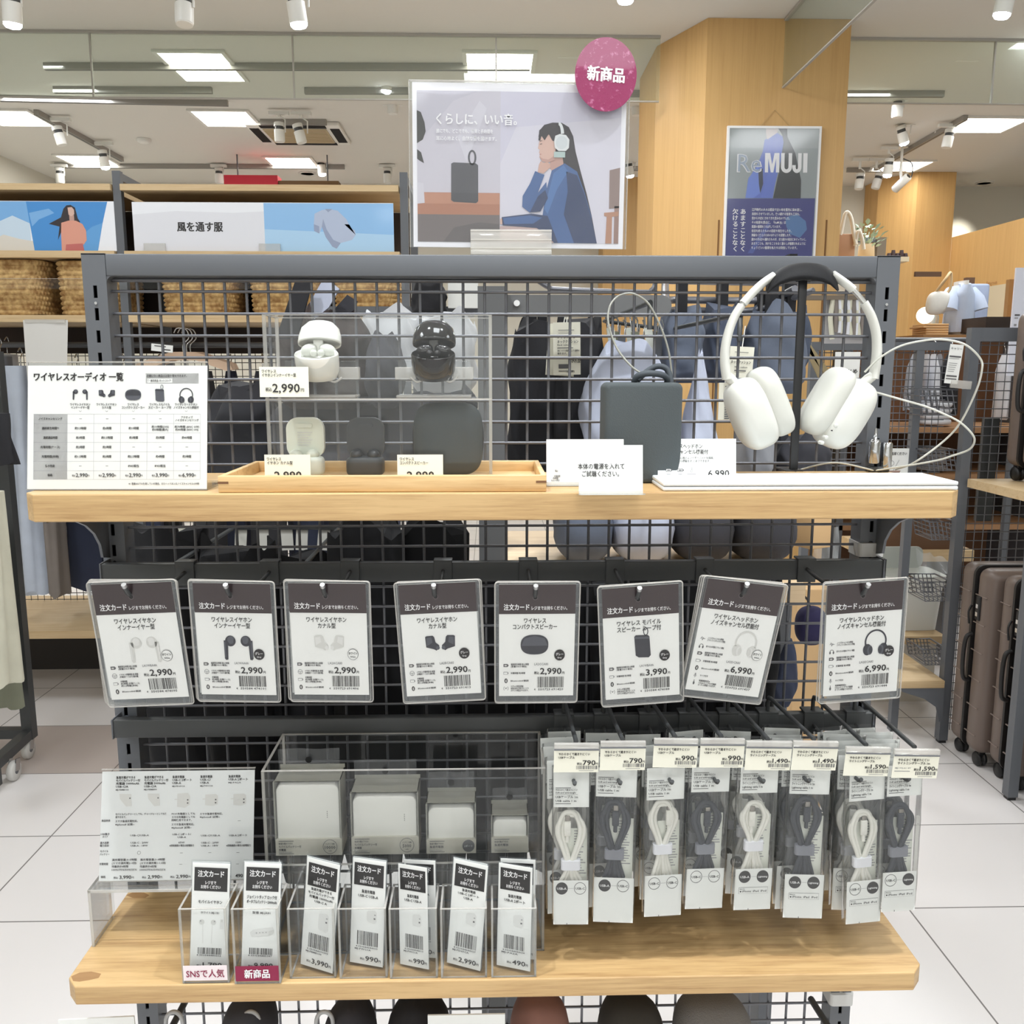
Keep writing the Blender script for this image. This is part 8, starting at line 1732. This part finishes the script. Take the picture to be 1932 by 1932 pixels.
for i, (px0, px1, pyt, pyb, lb) in enumerate(((285, 400, 1000, 1420, 'black bag on the back of the rack, far left of the row'), (400, 520, 1040, 1500, 'black bag on the back of the rack, second of the row'), (520, 640, 1042, 1520, 'black bag on the back of the rack, third of the row'), (640, 760, 1000, 1500, 'black bag on the back of the rack, fourth of the row'), (760, 880, 1000, 1520, 'black bag on the back of the rack, fifth of the row'), (880, 1000, 1095, 1500, 'black bag on the back of the rack, sixth of the row'), (1000, 1120, 1100, 1500, 'black bag on the back of the rack, seventh of the row'), (1120, 1240, 1100, 1480, 'black bag on the back of the rack, eighth of the row'), (1240, 1350, 1100, 1470, 'black bag on the back of the rack, ninth of the row'), (1350, 1450, 1105, 1420, 'black bag on the back of the rack, tenth of the row'))):
    sack(px0 - 8, px1 + 8, pyt, pyb + 130, 1.115 if i % 2 else 1.16, mat('cloth_black', (20, 20, 23), .95), lb, 30 + i, 'black_bag', kind=0, top=.97, depth=.07)['group'] = 'black bags on the back'
sack(1452, 1502, 1215, 1330, 1.25, FN, 'dark navy mitten hanging below the white headphone order card', 50, 'mitten', kind=1, cat='glove', depth=.04)
p = PY(1530, 1180, 1.55); o = MB().ell((0, 0, 0), (.028, .025, .036), fabric('purple', (36, 32, 66)), .8, .8).obj('purple_pouch', None, p); tag(o, 'dark purple pouch between the last two order cards', 'pouch')
m_ = MB(); m_.tube(smooth_path([Vector((CZX - .012, 1.55, CZ - .031)), PY(1512, 1120, 1.55), PY(1526, 1158, 1.55)]), .002, BLK, 5); o = m_.obj('pouch_cord'); tag(o, 'black cord holding the dark purple pouch', 'cord')
p = PY(1500, 1210, 2.4); o = MB().box(0, .1, 0, .3, -p.z + .001, .15, mat('carton_tan', (206, 170, 124), .7), .003).obj('cardboard_box', None, p); tag(o, 'tall tan carton on the floor between the last two order cards', 'box')
a = PY(1478, 1050, 1.55); m_ = MB(); m_.T = Matrix.Rotation(R(25), 4, 'Z'); m_.box(0, .05, 0, .09, 0, .055, mat('carton_tan', ()), .002); o = m_.obj('wooden_case', None, (a.x, 1.42, CZ + .001)); tag(o, 'small tan carton on the right end of the oak counter', 'box')
p = PY(1560, 1010, 1.5); m_ = MB(); m_.grid(lambda u, v: ((u - .5) * (.052 - .014 * v), .004 * math.sin(u * 12 + v * 7), -.075 + .09 * v), 10, 12, clear('bag_film', ())); o = m_.obj('plastic_bag', None, p); tag(o, 'clear plastic bag hanging behind the mesh near the right post', 'bag')
# grey wrap bands on the right post, white cable cover
for yy, lb, xx in ((1040, 'white wrap band round the right slotted post below the upper shelf', 0), (1893, 'pale wrap band round the right slotted post under the lower shelf', 0)):
    z = PY(1640, yy, 1.0).z; m_ = MB(); m_.prism(rrect(TW + .005, .034, .005, 4, 0, .013), z - .008, z + .008, mat('band_grey', (206, 206, 204), .7), 'z'); o = m_.obj('wrap_band', None, (RX1 - TW / 2, RYF - .0005, 0)); tag(o, lb, 'band')
# ================================================================ under the lower shelf
UY = .93
for i, (px, py, w, m, lb) in enumerate(((470, 1925, 50, CHAR, 'charcoal cap under the lower shelf, leftmost'), (660, 1935, 50, CHAR, 'dark crumpled cap under the lower shelf left of the white card'), (790, 1925, 60, FB, 'black cap under the lower shelf behind the white card'), (1018, 1922, 56, fabric('dusty_pink', (142, 104, 94)), 'dusty pink cap under the lower shelf, right of the white card'), (1190, 1930, 62, fabric('dark_olive', (58, 56, 52)), 'dark olive cap with a cord under the lower shelf'), (1345, 1926, 74, mat('mesh_cloth', (120, 118, 116), .9, bump=.6, bscale=600), 'grey mesh cap under the lower shelf, rightmost'))):
    p = PY(px, py, UY); k = mpp(p); t = thing('cap', lb, 'cap', (p.x, UY, p.z), (0, 0, 0), 'caps under the lower shelf'); m_ = MB(); m_.ell((0, 0, -.008), (w * k, .05, .036), m, .9, .95, 28, 14, fn=lambda x, y, z: (x * (1 - .12 * z), y, z + .08 * math.sin(x * 4 + i))); m_.obj('crown', t)
    m_ = MB(); m_.ell((0, -.045, -.03), (w * k * .8, .04, .006), m, .8, .8, 24, 8, fn=lambda x, y, z: (x, y, z - 2.0 * x * x)); m_.obj('brim', t)
m_ = MB(); m_.tube([PY(1530, 1885, .97), PY(1568, 1945, .9)], .004, DARK, 8); o = m_.obj('brace_rod'); tag(o, 'dark slanting rod under the lower shelf at the right post', 'rod')
m_ = MB(); m_.tube([PY(352, 1885, .97), PY(318, 1950, .9)], .004, DARK, 8); o = m_.obj('brace_rod'); tag(o, 'dark slanting rod under the lower shelf at the left post', 'rod')
for i, px in enumerate((328, 473, 612)):
    p = PY(px, 1918, .91); m_ = MB(); m_.tube(smooth_path([(-.009, 0, -.04), (-.009, 0, -.004), (0, 0, .006), (.009, 0, -.004), (.008, 0, -.04)], 6), .0024, mat('hook_plastic', (176, 176, 176), .4), 8); o = m_.obj('plastic_hook', None, p); tag(o, f"grey plastic loop hook under the lower shelf, {ordinal[i]} from the left", 'hook', 'plastic loop hooks')
p = PY(880, 1915, .86); k = mpp(p); o = MB().box(-73 * k, 73 * k, 0, .002, -.06, 0, PAPER).obj('white_card', None, p); tag(o, 'blank white card top at the bottom edge of the picture', 'card')
p = PY(190, 1921, .88); k = mpp(p); o = MB().box(-80 * k, 62 * k, 0, .002, -.06, 0, PAPER).obj('white_card', None, p, (0, R(-2), 0)); tag(o, 'blank white card top at the bottom left under the lower shelf', 'card')
